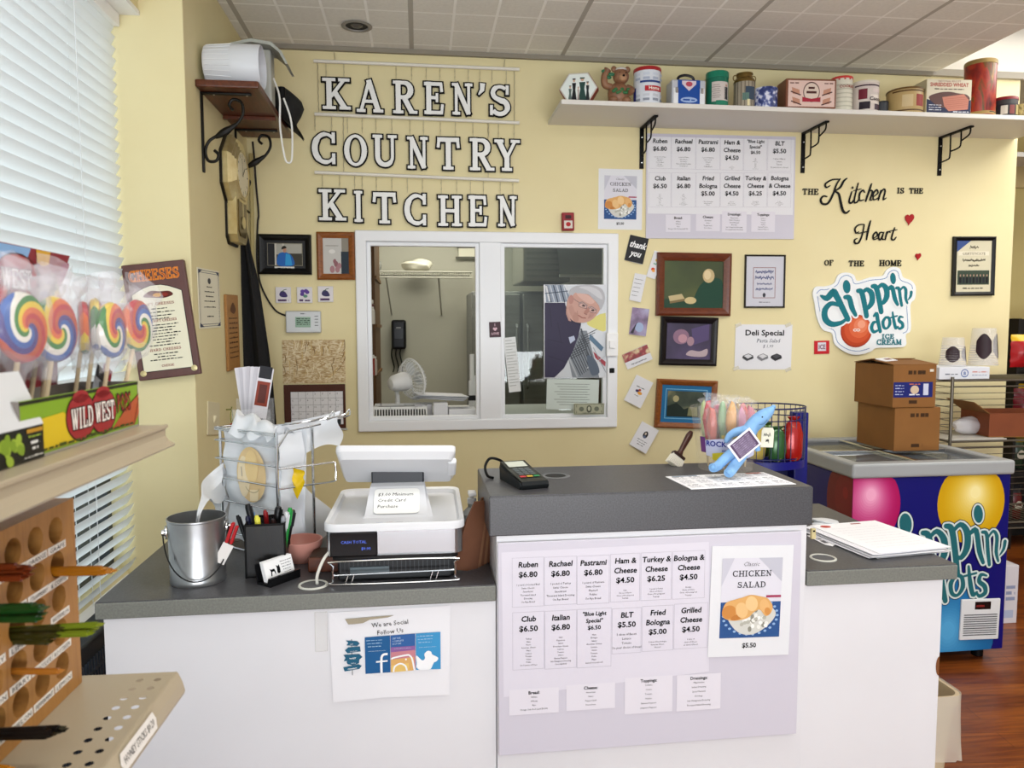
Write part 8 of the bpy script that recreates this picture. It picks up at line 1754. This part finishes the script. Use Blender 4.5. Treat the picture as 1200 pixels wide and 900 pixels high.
mb = MB(); blob(mb, rel(716, 268, -.0115-.022), (7*kz, 5*kz, 7*kz), BLACK, 2); mb.tube(sm([rel(690, 330, -.030), rel(730, 322, -.026), rel(756, 290, -.022)], 4), 2*kz, M('#41678f', .7), 6); mb.build('face', t)
f = Fr((0, YP_-.045, 0), (0, -1, .0), (790+428/zp[2], 450+500/zp[2]), (790+610/zp[2], 450+352/zp[2]), (790+538/zp[2], 450+622/zp[2])); w, h = f.w/2, f.h/2
mb = MB(); mb.box(-w, w, -h, h, 0, .002, M('#eceaf0', .4)); mb.rect(-w*.86, -h*.82, w*.86, h*.82, .0024, M('#4e3a5a', .4))
for k in range(8): mb.dash(0, h*(.62-.19*k), w*1.4, h*.1, M('#c4b4d0'), .0028, k)
for x in (-.3, .3): mb.rect(w*x-.0006, -h*.8, w*x+.0006, h*.8, .003, M('#3a2a48'))
tag(mb.build('purple_card', mat=f.mat), 'white edged purple printed card propped against the blue plush toy', 'card')
f = Fr((0, YP_+.02, 0), NB, (790+712/zp[2], 450+352/zp[2]), (790+812/zp[2], 450+355/zp[2]), (790+704/zp[2], 450+512/zp[2])); w, h = f.w/2, f.h/2
mb = MB(); mb.prism([(-w, -h), (w, -h), (w, h*.7), (w*.75, h), (-w*.75, h), (-w, h*.7)], 0, .001, M('#e4e2d0', .6)); mb.scrawl(-w*.1, h*.1, w*1.1, h*.4, INK, .0014, 3, .0014); mb.scrawl(0, -h*.55, w*.5, h*.4, INK, .0014, 5, .0014)
tag(mb.build('price_tag', mat=f.mat), 'cream handwritten price tag hanging between the blue toy and the candy basket', 'tag')

# ------------------------------------------------------------------ blue candy stand behind the counter
SY = 2.72; a, b = aY(929.5, 483, SY), aY(945, 483, SY); BLUM = M('#10126a', .35)
t = thing('candy_stand', 'dark blue stand with a round wire basket of candy behind the raised counter', 'stand', ((a.x+b.x)/2, SY, 0))
w = (b.x-a.x)/2; hz_ = a.z; bx = aY(890, 484, SY-.02).x-(a.x+b.x)/2; Rk = .155; bz1 = aY(900, 476, SY).z; bz0 = aY(900, 536, SY).z
mb = MB(); mb.box(-w, w, -.02, .03, 0, hz_, BLUM, .004); mb.build('post', t)
mb = MB(); mb.box(-.16, w, .03, .04, 0, aY(930, 535, SY).z, M('#0b0c46', .5), .002); mb.build('back_board', t)
cxk = -Rk*.92
mb = MB()
for z, r_ in ((bz1, .003), (bz1-.045, .0022), (bz0+.01, .0022)): mb.tube([(cxk+Rk*math.cos(2*PI*k/40), Rk*.75*math.sin(2*PI*k/40), z) for k in range(40)], r_, M('#11134a', .35), 6, closed=True)
for k in range(36): an = 2*PI*k/36; mb.tube([(cxk+Rk*math.cos(an), Rk*.75*math.sin(an), bz0), (cxk+Rk*math.cos(an), Rk*.75*math.sin(an), bz1)], .0015, M('#11134a', .35), 5)
mb.build('wire_basket', t)
mb = MB(); mb.lathe([(1e-4, 0), (Rk, 0), (Rk, -.03), (1e-4, -.03)], BLUM, 36, 1, .75); mb.v = [(x+cxk, y, z+bz0) for x, y, z in mb.v]; mb.build('basket_tray', t)
ox_ = (a.x+b.x)/2
cand = [(-.068, -.085, .165, '#a01814', 'big red foil candy bag at the front of the blue wire basket'), (-.135, -.09, .13, '#2f5a30', 'green candy bag left of the red foil bag in the wire basket'), (-.05, -.01, .12, '#7a1220', 'dark red candy bag at the back right of the wire basket'), (-.20, -.06, .14, '#c9b25a', 'gold candy bag deeper in the wire basket'), (-.12, .03, .13, '#4a6a2c', 'olive candy bag at the back of the wire basket'), (-.22, .02, .13, '#8a2230', 'maroon candy bag at the left of the wire basket')]
for i, (x, y, hh, c, lab_) in enumerate(cand):
    w_ = .034; o = thing('candy_bag', lab_, 'candy', (ox_+x, SY+y, bz0+.002), group='candy bags in the wire basket')
    fm = noisy('foil_%d' % i, [(.35, c), (.6, c), (.75, '#d8c070')], 18, .2, .2); R = random.Random(i)
    mb = MB(); vs = []; n = 14
    for j, (zf, k) in enumerate(((0, .6), (.08, .95), (.3, 1.05), (.6, 1.0), (.85, .8), (.93, .45), (1, .75))):
        for q in range(n): an = 2*PI*q/n; r_ = k*(1+R.uniform(-.1, .1)); vs.append((w_*r_*math.cos(an), w_*.6*r_*math.sin(an), zf*hh))
    mb.add(vs, [(j*n+q, j*n+(q+1) % n, (j+1)*n+(q+1) % n, (j+1)*n+q) for j in range(6) for q in range(n)]+[tuple(range(n-1, -1, -1))], fm, True); mb.build('bag_body', o)

# ------------------------------------------------------------------ on the right counter
zs = (930, 590, 6)
def pz(a_, b_): return (zs[0]+a_/zs[2], zs[1]+b_/zs[2])
m, lx, ly = onframe(ZL, pz(600, 392), pz(1105, 345), pz(320, 122)); 
for i in range(9):
    R = random.Random(i); top = i == 8; dx, dy, rz = ((0, 0, 0) if top else (R.uniform(-.035, .004), R.uniform(-.006, .008), R.uniform(-.035, .035)))
    mb = MB(); mb.box(0, lx, 0, .31, 0, .0012, M(('#efeff2', '#e4e4ea')[i % 2], .55)); 
    if top:
        z = .0016; mb.poly(sm([(lx*.0+.02, .285), (lx*.0+.035, .298), (lx*.0+.055, .286), (lx*.0+.048, .272), (lx*.0+.028, .27)], 3, True), z, M('#b8443c')); mb.rect(lx*.55, .285, lx*.7, .295, z, M('#a05a5a'))
        for k in range(9): mb.dash(lx*.5, .25-.025*k, lx*.7, .003, M('#cfcfd6'), z, k)
    tag(mb.build('menu_sheet', mat=m @ Matrix.Translation((dx, dy, .001+.0019*i)) @ Matrix.Rotation(rz, 4, 'Z')), 'topmost menu sheet with a red mark on the right counter pile' if top else 'white sheet under the topmost one in the right counter pile', 'paper', 'menu sheets piled on the right counter')
m, lx, ly = onframe(ZL, pz(90, 232), pz(130, 222), pz(205, 305))
A, B = aZ(*pz(95, 230), ZL), aZ(*pz(245, 306), ZL); ang = math.atan2(B.y-A.y, B.x-A.x); L = (B-A).length
mb = MB(); mb.prism([(0, 0), (L*.85, 0), (L, .014), (L*.9, .028), (0, .026)], 0, .0012, M('#e2e2e4', .5)); mb.rect(L*.12, .006, L*.42, .02, .0016, M('#3c3c42')); mb.rect(L*.5, .006, L*.74, .02, .0016, M('#4a4a50')); mb.rect(L*.18, .009, L*.36, .017, .002, M('#d8d8dc'))
o = mb.build('printed_slip', mat=Matrix.Translation(A+Vector((0, 0, .001))) @ Matrix.Rotation(ang, 4, 'Z')); tag(o, 'small black and white printed slip on the right counter beside the grommet', 'paper')
A = aZ(*pz(200, 190), ZL)
bagheap('crumpled_wrapper', 'crumpled clear wrapper beside the raised counter at the left of the paper pile', 'wrapper', 953, 609, 981, 622, A.y+.05, PLBAG, ZL+.001, 4, flat=1.2)
mb = MB(); P = aY(941.5, 626, YC+.004); mb.box(-.006, .006, -.01, .0, -.014, .014, M('#c9bc8c', .5), .001); mb.box(-.003, .003, -.011, -.01, .006, .010, INK); tag(mb.build('hinge_clip', loc=(XM1+.012+.006, YC+.012, P.z)), 'small cream clip on the right edge of the raised counter', 'clip')

# ================================================================== candy gondola in the foreground
GO = aY(196.7, 497.8, .95); GT, GL = GO.z, aY(211, 787, .95).z; GA = math.radians(1.8)
GM = Matrix.Translation((GO.x, GO.y, 0)) @ Matrix.Rotation(-GA, 4, 'Z'); GI = GM.inverted()
gx = GM.to_3x3() @ Vector((1, 0, 0))
def gp(u, v, x): p = GI @ U(u, v, GM @ Vector((x, 0, 0)), gx); return p           # point on the plane x = const of the gondola
gon = thing('shelf_gondola', 'tan metal store shelving in the left foreground with candy on its shelves', 'shelving', mat=GM)
GY0 = -1.5
mb = MB(); mb.box(-.43, -.41, GY0, 0, 0, 2.0, M('#bfb298', .4)) if False else mb.box(-.43, -.41, GY0, 0, 0, 1.30, M('#bfb298', .4)); mb.build('back_panel', gon)
mb = MB(); mb.box(-.40, .0, GY0, 0, .0, .12, TAN); mb.build('base_deck', gon)
for y in (-.012, -1.2): mb = MB(); mb.box(-.41, -.375, y-.02, y+.01, 0, 1.42, M('#b7aa90', .4), .003); mb.build('upright', gon)
def cellhole(mb, u0, u1, v0, v1, cu, cv, r, put, m, n=16):
    """a flat cell with a round hole in it; put(u, v) gives the 3-D point"""
    P_ = []; Q_ = []
    for k in range(n):
        a = 2*PI*(k+.5)/n; c, s = math.cos(a), math.sin(a); P_.append((cu+r*c, cv+r*s))
        t_ = min(((u1-cu)/c if c > 1e-9 else (u0-cu)/c if c < -1e-9 else 9), ((v1-cv)/s if s > 1e-9 else (v0-cv)/s if s < -1e-9 else 9)); Q_.append((cu+t_*c, cv+t_*s))
    vs = [put(*p) for p in P_]+[put(*p) for p in Q_]; fs = [(k, (k+1) % n, n+(k+1) % n, n+k) for k in range(n)]
    for (a, b) in ((u0, v0), (u1, v0), (u1, v1), (u0, v1)):   # close the corners
        k = max(range(n), key=lambda k: min(abs(math.atan2(b-cv, a-cu)-math.atan2(Q_[k][1]-cv, Q_[k][0]-cu)), 9)*-1)
        ang = lambda q: math.atan2(q[1]-cv, q[0]-cu) % (2*PI); t_ = ang((a, b))
        ks = sorted(range(n), key=lambda k: (ang(Q_[k])-t_) % (2*PI)); nx, pv = ks[0], ks[-1]
        vs.append(put(a, b)); fs.append((n+pv, len(vs)-1, n+nx))
    mb.add(vs, fs, m)
def gshelf(z, holes, name, lip):
    mb = MB(); x_in = -.40
    if holes:
        cols = (-.0375, -.0165); pt = .0222; xa, xb_ = -.050, -.004
        mb.box(x_in, xa, GY0, 0, z-.003, z, TAN)
        N = 30; ys = -.0195-pt/2-pt*(N-1)
        mb.box(xa, xb_, GY0, ys, z-.003, z, TAN); mb.box(xa, xb_, -.0195+pt/2, 0, z-.003, z, TAN)
        for i in range(N):
            yc = -.0195-pt*i
            for cx_, (u0, u1) in zip(cols, ((xa, -.027), (-.027, xb_))): cellhole(mb, u0, u1, yc-pt/2, yc+pt/2, cx_, yc, .0042, lambda u, v: (u, v, z), TAN)
        mb.box(xb_, 0, GY0, 0, z-.003, z, TAN)
    else: mb.box(x_in, 0, GY0, 0, z-.003, z, TAN)
    mb.box(x_in, -.01, -.003, 0, z-.03, z, TAN)
    s = mb.build(name, gon)
    mb = MB(); q = lip; n_ = len(q); vs = []
    for y in (GY0, 0): vs += [(x, y, z+d) for x, d in q]
    mb.add(vs, [(i, n_+i, n_+(i+1) % n_, (i+1) % n_) for i in range(n_)]+[tuple(range(n_)), tuple(range(2*n_-1, n_-1, -1))], TAN, False); l = mb.build('price_lip', s)
    return s
lipA = [(-.002, .001), (.0, .0), (-.003, -.006), (-.003, -.013), (.001, -.019), (.008, -.0235), (.007, -.0255), (-.002, -.022), (-.006, -.013), (-.005, -.004)]
lipB = [(-.002, .0005), (.001, -.001), (.006, -.012), (.009, -.024), (.008, -.028), (.003, -.0285), (.002, -.026), (.004, -.022), (.002, -.012), (-.002, -.004)]
s1 = gshelf(GT, False, 'shelf', lipA); s2 = gshelf(GL, True, 'shelf', lipB)
A = GI @ aZ(725/5, 720+870/5, GL-.015); ya, yb = -.172, -.103
LM = Matrix(((0, -.25, .968, .0048), (1, 0, 0, 0), (0, .968, .25, GL-.0125), (0, 0, 0, 1)))
mb = MB(); mb.T = LM; mb.prism(arc(-.098, 0, .006, .0105, 270, 450, 6)[::-1]+[(-.172, .0105)]+arc(-.174, 0, .004, .0105, 90, 270, 6) if False else [(-.178, -.010), (-.094, -.010), (-.090, 0), (-.094, .0095), (-.178, .0095), (-.182, 0)], .002, .0026, M('#e3dfd8', .5)); mb.text('HONEY STICKS $0.20', -.136, -.004, .0085, M('#33302c', .6), .003, W=.078); mb.build('price_label', s2)
mb = MB(); mb.T = Matrix.Translation((-.085, -.215, GL+.0004)); mb.box(-.010, .010, -.012, .012, 0, .0004, film('old_tape', '#d8cdb4', .5)); mb.build('tape_scrap', s2)

# honey stick block
XB = -.105; BZ0, BZ1 = GL+.0005, 1.299; BY1 = -.018
blk = thing('honey_stick_rack', 'pine block with rows of round holes and flavour labels on the lower tan shelf', 'rack', mat=GM)
PY, PZc = .0425, .0395; ROW = [1.2715-PZc*k for k in range(5)]; NCOL = 8; COL = [-.0615-PY*k for k in range(NCOL)]
mb = MB(); y_lo = COL[-1]-PY/2; y_hi = COL[0]+PY/2; zh = ROW[0]+PZc/2; zl_ = ROW[-1]-PZc/2; put = lambda u, v: (XB, u, v)
HR = .0152
for y in COL:
    for z in ROW: cellhole(mb, y-PY/2, y+PY/2, z-PZc/2, z+PZc/2, y, z, HR, put, PINE)
def q4(y0, y1, z0, z1): mb.add([(XB, y0, z0), (XB, y1, z0), (XB, y1, z1), (XB, y0, z1)], [(0, 1, 2, 3)], PINE)
q4(y_lo, BY1, BZ0, zl_); q4(y_lo, BY1, zh, BZ1); q4(y_hi, BY1, zl_, zh)
D_ = .11; X0_ = XB-D_
mb.add([(XB, y_lo, BZ0), (XB, BY1, BZ0), (XB, BY1, BZ1), (XB, y_lo, BZ1), (X0_, y_lo, BZ0), (X0_, BY1, BZ0), (X0_, BY1, BZ1), (X0_, y_lo, BZ1)], [(1, 5, 6, 2), (4, 0, 3, 7), (3, 2, 6, 7), (5, 4, 7, 6), (0, 4, 5, 1)], PINE)
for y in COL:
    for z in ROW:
        mb.T = Matrix.Translation((XB, y, z)) @ Matrix.Rotation(-PI/2, 4, 'Y'); mb.lathe([(HR, 0), (HR, .10)], PINE, 16); mb.lathe([(HR, .10), (1e-4, .10)], M('#3a1a10', .7), 16)  # hole bottoms painted dark red-brown, putting the shade inside into the colour
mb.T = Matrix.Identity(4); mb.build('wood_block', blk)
FLV = {(0, 0): 'GRAPE', (0, 1): 'ORANGE', (0, 2): 'CHERRY', (1, 1): 'STRAWBERRY', (1, 0): '& COFFEE', (2, 0): 'WATERMELON', (2, 1): '', (2, 2): 'LIME', (3, 0): 'ROOTBEER', (3, 1): 'CHOCOLATE', (3, 2): 'BERRY', (4, 0): 'LEMON', (4, 1): 'PEPPERMINT', (4, 2): 'MELON', (1, 2): 'APPLE', (0, 3): 'HONEY', (2, 3): 'BERRY', (3, 3): 'LEMON', (4, 3): 'CLOVER'}
for (r_, c_), s in FLV.items():
    if not s: continue
    mb = MB(); mb.T = Matrix(((0, 0, 1, XB+.0003), (1, 0, 0, COL[c_]), (0, 1, 0, ROW[r_]-PZc/2), (0, 0, 0, 1)))
    ww = min(.0205, .0026*len(s)+.006); mb.box(-ww, ww, -.0042, .0042, 0, .0005, M('#e9e4dc', .6)); mb.text(s, 0, -.0026, .0052, M('#3a3634', .6), .0008, W=ww*1.75); o = mb.build('flavour_label', blk)
def straws(n, row, col, c, out, lab, seed, spread=.005, tipc=None, drop=0):
    R = random.Random(seed); m_ = M(c, .15, trans=.35) if c != '#0a0808' else M(c, .3)
    for i in range(n):
        y, z = COL[col]+R.uniform(-spread, spread), ROW[row]-HR*.45+R.uniform(-.003, .004); L = out+R.uniform(-.012, .008)
        a = Vector((XB-.085, y, z)); b = Vector((XB+L, y+R.uniform(-.008, .008), z+R.uniform(-.004, .004)-drop))
        o = thing('honey_straw', lab, 'candy', mat=GM @ Matrix.Translation(a), group='honey straws in the pine rack')
        d = b-a; mb = MB(); mb.tube([(0, 0, 0), d*.5, d*.96], .0036, m_, 8); mb.build('straw', o)
        e_ = d.normalized(); s_ = e_.cross(Vector((0, 0, 1))).normalized()
        mb = MB(); p0 = d*.955; p1 = d; mb.add([p0+s_*.003+Vector((0, 0, .0012)), p0-s_*.003+Vector((0, 0, .0012)), p1-s_*.0042, p1+s_*.0042, p0+s_*.003-Vector((0, 0, .0012)), p0-s_*.003-Vector((0, 0, .0012))], [(0, 1, 2, 3), (5, 4, 3, 2), (0, 3, 4), (1, 5, 2)], M(c, .2)); mb.build('sealed_tip', o)
straws(7, 1, 0, '#b8741a', .054, 'amber honey straw in the bundle at the far end of the second hole row', 1)
straws(6, 0, 3, '#7a3416', .042, 'brown red honey straw in the top hole row, cut by the picture edge', 2)
straws(7, 1, 3, '#1f4a1c', .047, 'dark green honey straw in the second hole row, cut by the picture edge', 3)
straws(6, 2, 2, '#3c3a14', .043, 'dark olive honey straw in the third hole row below the green bundle', 4)
straws(3, 2, 2, '#7a8a22', .078, 'bright olive honey straw sticking out farthest below the amber bundle', 5)
straws(1, 3, 2, '#c07a2c', .046, 'single thin orange honey straw in the fourth hole row', 6)
straws(9, 4, 3, '#0a0808', .058, 'black honey straw in the bundle low on the pine block', 7, .008)
straws(4, 4, 4, '#b8741a', .045, 'amber honey straw in the lowest bundle, at the bottom picture edge', 8, drop=.02)

# lollipop box
XF, XK = -.0313, -.102; LY0, LY1, LZ0, LZ1 = -.26, -.006, GT+.0005, GT+.054
lb = thing('lollipop_box', 'green and red display box reading WILD WEST POPS on the upper tan shelf', 'display box', mat=GM)
LIMEG = M('#7ea323', .4)
mb = MB()
for q in ((XF-.0015, XF, LY0, LY1), (XK, XK+.0015, LY0, LY1), (XK, XF, LY0, LY0+.0015), (XK, XF, LY1-.0015, LY1)): mb.box(q[0], q[1], q[2], q[3], LZ0, LZ1, LIMEG if q[0] > -.04 else M('#77706a', .7))
mb.box(XK, XF, LY0, LY1, LZ0, LZ0+.002, M('#9a948a', .7)); mb.build('tray', lb)
BM_ = Matrix(((0, 0, 1, XF), (1, 0, 0, 0), (0, 1, 0, LZ0), (0, 0, 0, 1))); h = LZ1-LZ0
mb = MB(); mb.T = BM_; z = .0005; RED2 = M('#9c2429', .4); RDK = M('#3a1212', .5)
mb.poly([(LY0, h*.08), (-.155, h*.08), (-.165, h*.5), (-.185, h*.68), (LY0, h*.62)], z, M('#d6b81c', .4)); mb.poly([(LY1, h*.72), (-.045, h*.45), (-.08, h*.1), (-.02, h*.06), (LY1, h*.3)], z, M('#b4552c', .4)); mb.stroke([(LY1, h*.72), (-.045, h*.45), (-.06, h*.3)], .0012, z+.0002, RDK); mb.stroke([(-.022, h*.05), (LY1, h*.62)], .0012, z+.0002, RDK)
for cx_, rx_ in ((-.150, .030), (-.100, .030)):
    mb.ell(cx_, h*.52, rx_*1.06, h*.46, z+.0003, RDK, n=26); mb.ell(cx_, h*.52, rx_, h*.43, z+.0005, RED2, n=26); mb.ell(cx_, h*.9, rx_*.55, h*.12, z+.0005, RED2)
WH_ = M('#e8e2da', .4)
slab(mb, 'WILD', -.172, h*.30, h*.40, RDK, z+.0008, w=.046, grow=.0012); slab(mb, 'WILD', -.172, h*.30, h*.40, WH_, z+.001, w=.046); slab(mb, 'WEST', -.121, h*.32, h*.40, RDK, z+.0008, w=.046, grow=.0012); slab(mb, 'WEST', -.121, h*.32, h*.40, WH_, z+.001, w=.046)
mb.text('POPS', -.050, h*.42, h*.42, RDK, z+.0011, bold=True, W=.038, rot=.0); mb.text('POPS', -.050, h*.43, h*.38, M('#a82a2a', .4), z+.0014, W=.035)
mb.dash(-.125, h*.09, .20, h*.07, M('#3c4a14'), z+.0006, 4); mb.rect(LY0, h*.93, LY1, h*.99, z, M('#20240f', .5)); mb.build('printed_front', lb)
# header card standing behind the pops
cq = [gp(u, v, XK) for u, v in ((0, 281), (82.5, 300), (68, 339), (0, 345))]; cz0 = LZ1; ye = cq[1].y
mb = MB(); zt_ = cq[1].z; yb_ = cq[2].y; card = [(LY0, cz0), (yb_-.01, cz0), (yb_, cq[2].z), (ye, zt_), (LY0, zt_+.002)]
mb.T = Matrix(((0, 0, 1, XK-.0005), (1, 0, 0, 0), (0, 1, 0, 0), (0, 0, 0, 1)))
mb.prism(card, -.001, 0, M('#7e1f2b', .45)); z = .0003
mb.poly([(LY0, zt_), (ye-.085, zt_), (ye-.10, zt_-.022), (LY0, zt_-.026)], z, M('#7fa5cf', .45)); mb.poly([(ye-.075, zt_), (ye-.045, zt_), (ye-.05, zt_-.014), (ye-.062, zt_-.018), (ye-.074, zt_-.014)], z+.0002, M('#c99a24', .45)); mb.poly(sm([(ye-.04, zt_-.04), (ye-.02, zt_-.012), (ye-.004, zt_-.012), (yb_, cq[2].z), (yb_-.03, cq[2].z-.004)], 4, True), z+.0002, M('#8a2b52', .45))
for k in range(6): mb.ell(yb_-.008-.021*k, cq[2].z-.004, .010, .013, z+.0004, M('#7ea323', .45)); mb.stroke(arc(yb_-.008-.021*k, cq[2].z-.004, .010, .013, 0, 180, 8), .0012, z+.0006, RDK)
cx_ = ye-.125; mb.ell(cx_+.012, zt_-.034, .042, .026, z+.0005, M('#9c2429', .45)); mb.stroke(arc(cx_+.012, zt_-.034, .042, .026, 0, 360, 24), .0014, z+.0007, RDK); slab(mb, 'WEST', cx_-.018, zt_-.044, .020, RDK, z+.0009, w=.055, grow=.001); slab(mb, 'WEST', cx_-.018, zt_-.044, .020, WH_, z+.0011, w=.055); mb.text('POPS', ye-.058, zt_-.044, .020, RDK, z+.0009, bold=True, W=.038)
mb.build('header_card', lb)
# the lollipops
def swirl(ph, cols):
    m = bpy.data.materials.new('lollipop_swirl'); m.use_nodes = True; n, l, p = nodes(m)
    tc = n.new('ShaderNodeTexCoord'); sp = n.new('ShaderNodeSeparateXYZ'); l.new(tc.outputs['Object'], sp.inputs[0])
    at = n.new('ShaderNodeMath'); at.operation = 'ARCTAN2'; l.new(sp.outputs[1], at.inputs[0]); l.new(sp.outputs[0], at.inputs[1])
    ln = n.new('ShaderNodeVectorMath'); ln.operation = 'LENGTH'; cx = n.new('ShaderNodeCombineXYZ'); l.new(sp.outputs[0], cx.inputs[0]); l.new(sp.outputs[1], cx.inputs[1]); l.new(cx.outputs[0], ln.inputs[0])
    a = n.new('ShaderNodeMath'); a.operation = 'MULTIPLY'; a.inputs[1].default_value = 1/(2*PI); l.new(at.outputs[0], a.inputs[0])
    b = n.new('ShaderNodeMath'); b.operation = 'MULTIPLY_ADD'; b.inputs[1].default_value = 21; b.inputs[2].default_value = ph; l.new(ln.outputs['Value'], b.inputs[0])
    c = n.new('ShaderNodeMath'); c.operation = 'ADD'; l.new(a.outputs[0], c.inputs[0]); l.new(b.outputs[0], c.inputs[1]); f_ = n.new('ShaderNodeMath'); f_.operation = 'FRACT'; l.new(c.outputs[0], f_.inputs[0])
    r = ramp(n, [(i/len(cols), q) for i, q in enumerate(cols)], 'CONSTANT'); l.new(f_.outputs[0], r.inputs[0]); l.new(r.outputs[0], p.inputs['Base Color']); p.inputs['Roughness'].default_value = .18
    return m
RB = ['#b40c18', '#d8620a', '#e2c40e', '#177a16', '#e8e6dc', '#0a55a8', '#2f1f7a', '#b8420e']
SW = [swirl(.1, RB), swirl(.45, RB[3:]+RB[:3]), swirl(.75, RB[5:]+RB[:5])]
WRAPF = film('lollipop_wrapper', '#f2f0f6', .12, .12); WRAPC = film('lollipop_wrapper_gather', '#ecebf2', .26, .2)
def lolly(u, v, x, r, rot, lab, mi, wrap=True, tilt=.1):
    c = gp(u, v, x); base = Vector((max(-.092, min(-.042, x-.005)), max(LY0+.015, min(LY1-.012, c.y-.03)), LZ0+.004))
    o = thing('lollipop', lab, 'lollipop', mat=GM @ Matrix.Translation(base), group='swirl lollipops in the display box'); d = c-base
    dm = Matrix.Translation(d) @ Matrix.Rotation(rot, 4, 'Z') @ Matrix.Rotation(PI/2, 4, 'Y') @ Matrix.Rotation(tilt, 4, 'X')
    mb = MB(); mb.lathe([(1e-4, -.006), (r*.8, -.006), (r*.95, -.004), (r, 0), (r*.95, .004), (r*.8, .006), (1e-4, .006)], SW[mi], 36)
    k = mb.build('candy_disc', o); k.matrix_local = dm
    mb = MB(); e_ = d*(1-r*.7/d.length); mb.tube([(0, 0, 0), e_], .0024, M('#d6c3a0', .6), 8); mb.build('stick', o)
    R = random.Random(int(u*7+v)); n = 12; vs = []; up = d.normalized()
    px_ = dm.to_3x3() @ Vector((0, 1, 0)); pz_ = dm.to_3x3() @ Vector((0, 0, 1))
    rings = [(-r*1.6, .30, .25), (-r*1.25, .35, .3), (-r*.8, .9, .6), (0, 1.12, .75), (r*.8, 1.0, .6), (r*1.2, .8, .45), (r*1.55, 1.0, .6), (r*1.75, 1.05, .6)]
    lat = up.cross(pz_).normalized()
    for j, (h_, ka, kb) in enumerate(rings):
        for q in range(n):
            a = 2*PI*q/n; jit = 1+R.uniform(-.12, .12)*(1.6 if j > 4 else .6); vs.append(d+up*(h_+R.uniform(-.003, .003))+lat*(r*ka*math.cos(a)*jit)+pz_*(.013*kb*2*math.sin(a)*jit))
    fl_ = lambda j0, j1: [(j*n+q, j*n+(q+1) % n, (j+1)*n+(q+1) % n, (j+1)*n+q) for j in range(j0, j1) for q in range(n)]
    mb = MB(); mb.add(vs, fl_(2, 4), WRAPF, True); mb.add(vs, fl_(0, 2)+fl_(4, 7), WRAPC, True); mb.build('wrapper', o)
lolly(26, 384, -.060, .034, .0, 'blue and green edged swirl lollipop nearest the left picture edge', 2)
lolly(65, 386, -.060, .034, .0, 'orange and yellow edged swirl lollipop, second from the left picture edge', 0)
lolly(131, 387, -.052, .033, .1, 'red edged swirl lollipop, just left of the farthest one', 0)
lolly(161, 382, -.046, .033, .0, 'green edged swirl lollipop farthest along, overlapping the cheese sign', 1)
lolly(47, 390, -.085, .031, .3, 'swirl lollipop half hidden between the two nearest ones', 0)
lolly(60, 366, -.088, .031, .3, 'purple edged swirl lollipop peeking above the second one', 2)
lolly(98, 384, -.080, .031, .55, 'cloudy wrapped lollipop turned edge-on in the middle of the box', 1)
lolly(112, 380, -.070, .031, .5, 'cloudy wrapped lollipop right of the middle, with a yellow glimpse', 0)
lolly(3, 372, -.080, .032, .4, 'swirl lollipop cut off at the left picture edge', 1)
for lab_, y_, c1, c2 in (('folded white leaflet with a red edge at the far end of the lollipop box', -.018, '#cfd3dc', '#9a1c34'), ('grey leaflet with a dark corner standing in the lollipop box', -.035, '#9a9ca4', '#16161a')):
    o = MB(); o.T = Matrix.Translation((-.075, y_, LZ0+.003)) @ Matrix.Rotation(-.5, 4, 'X'); o.T = o.T @ Matrix(((0, 0, 1, 0), (1, 0, 0, 0), (0, 1, 0, 0), (0, 0, 0, 1)))
    o.box(-.012, .012, 0, .075, 0, .0008, M(c1, .5)); o.rect(-.012, .06, .012, .075, .0012, M(c2, .5)); tag(o.build('leaflet', mat=GM), lab_, 'leaflet')
# the nearer black box with its flap up
nb = thing('candy_box', 'black printed candy box with its white flap standing up, nearest on the upper tan shelf', 'box', mat=GM)
NX0, NX1, NY0, NY1, NZ1 = -.12, -.029, -.45, -.2255, GT+.031
mb = MB(); mb.box(NX0, NX1, NY0, NY1, GT+.0005, NZ1, M('#121410', .35), .001); mb.build('carton_body', nb)
mb = MB(); vs = [(NX1, NY0, NZ1), (NX1, NY1, NZ1), (-.047, NY1-.002, GT+.079), (-.047, NY0, GT+.079)]; mb.add(vs+[(x-.001, y, z) for x, y, z in vs], [(0, 1, 2, 3), (7, 6, 5, 4), (1, 5, 6, 2), (3, 2, 6, 7)], M('#cfd1d2', .5)); mb.build('flap', nb)
mb = MB(); mb.T = Matrix(((0, 0, 1, NX1+.0004), (1, 0, 0, 0), (0, 1, 0, GT), (0, 0, 0, 1))); GRN2 = M('#7d9a2a', .4)
R = random.Random(3)
for k in range(12): mb.ell(-.272+R.uniform(-.02, .014), .014+R.uniform(-.009, .009), .006, .0045, .0002*k/12, GRN2 if k % 2 else M('#9ab43c', .4), rot=R.uniform(0, 3))
mb.rect(-.2545, .0255, -.229, .029, .0003, M('#b98a24', .4)); mb.dash(-.242, .0215, .020, .002, M('#9ab43c'), .0003, 1); mb.dash(-.242, .0155, .014, .003, M('#d8d8d4'), .0003, 2); mb.dash(-.242, .0105, .010, .003, M('#d8d8d4'), .0003, 3); mb.dash(-.245, .004, .030, .002, M('#c9c9c4'), .0003, 4); mb.build('printed_front', nb)
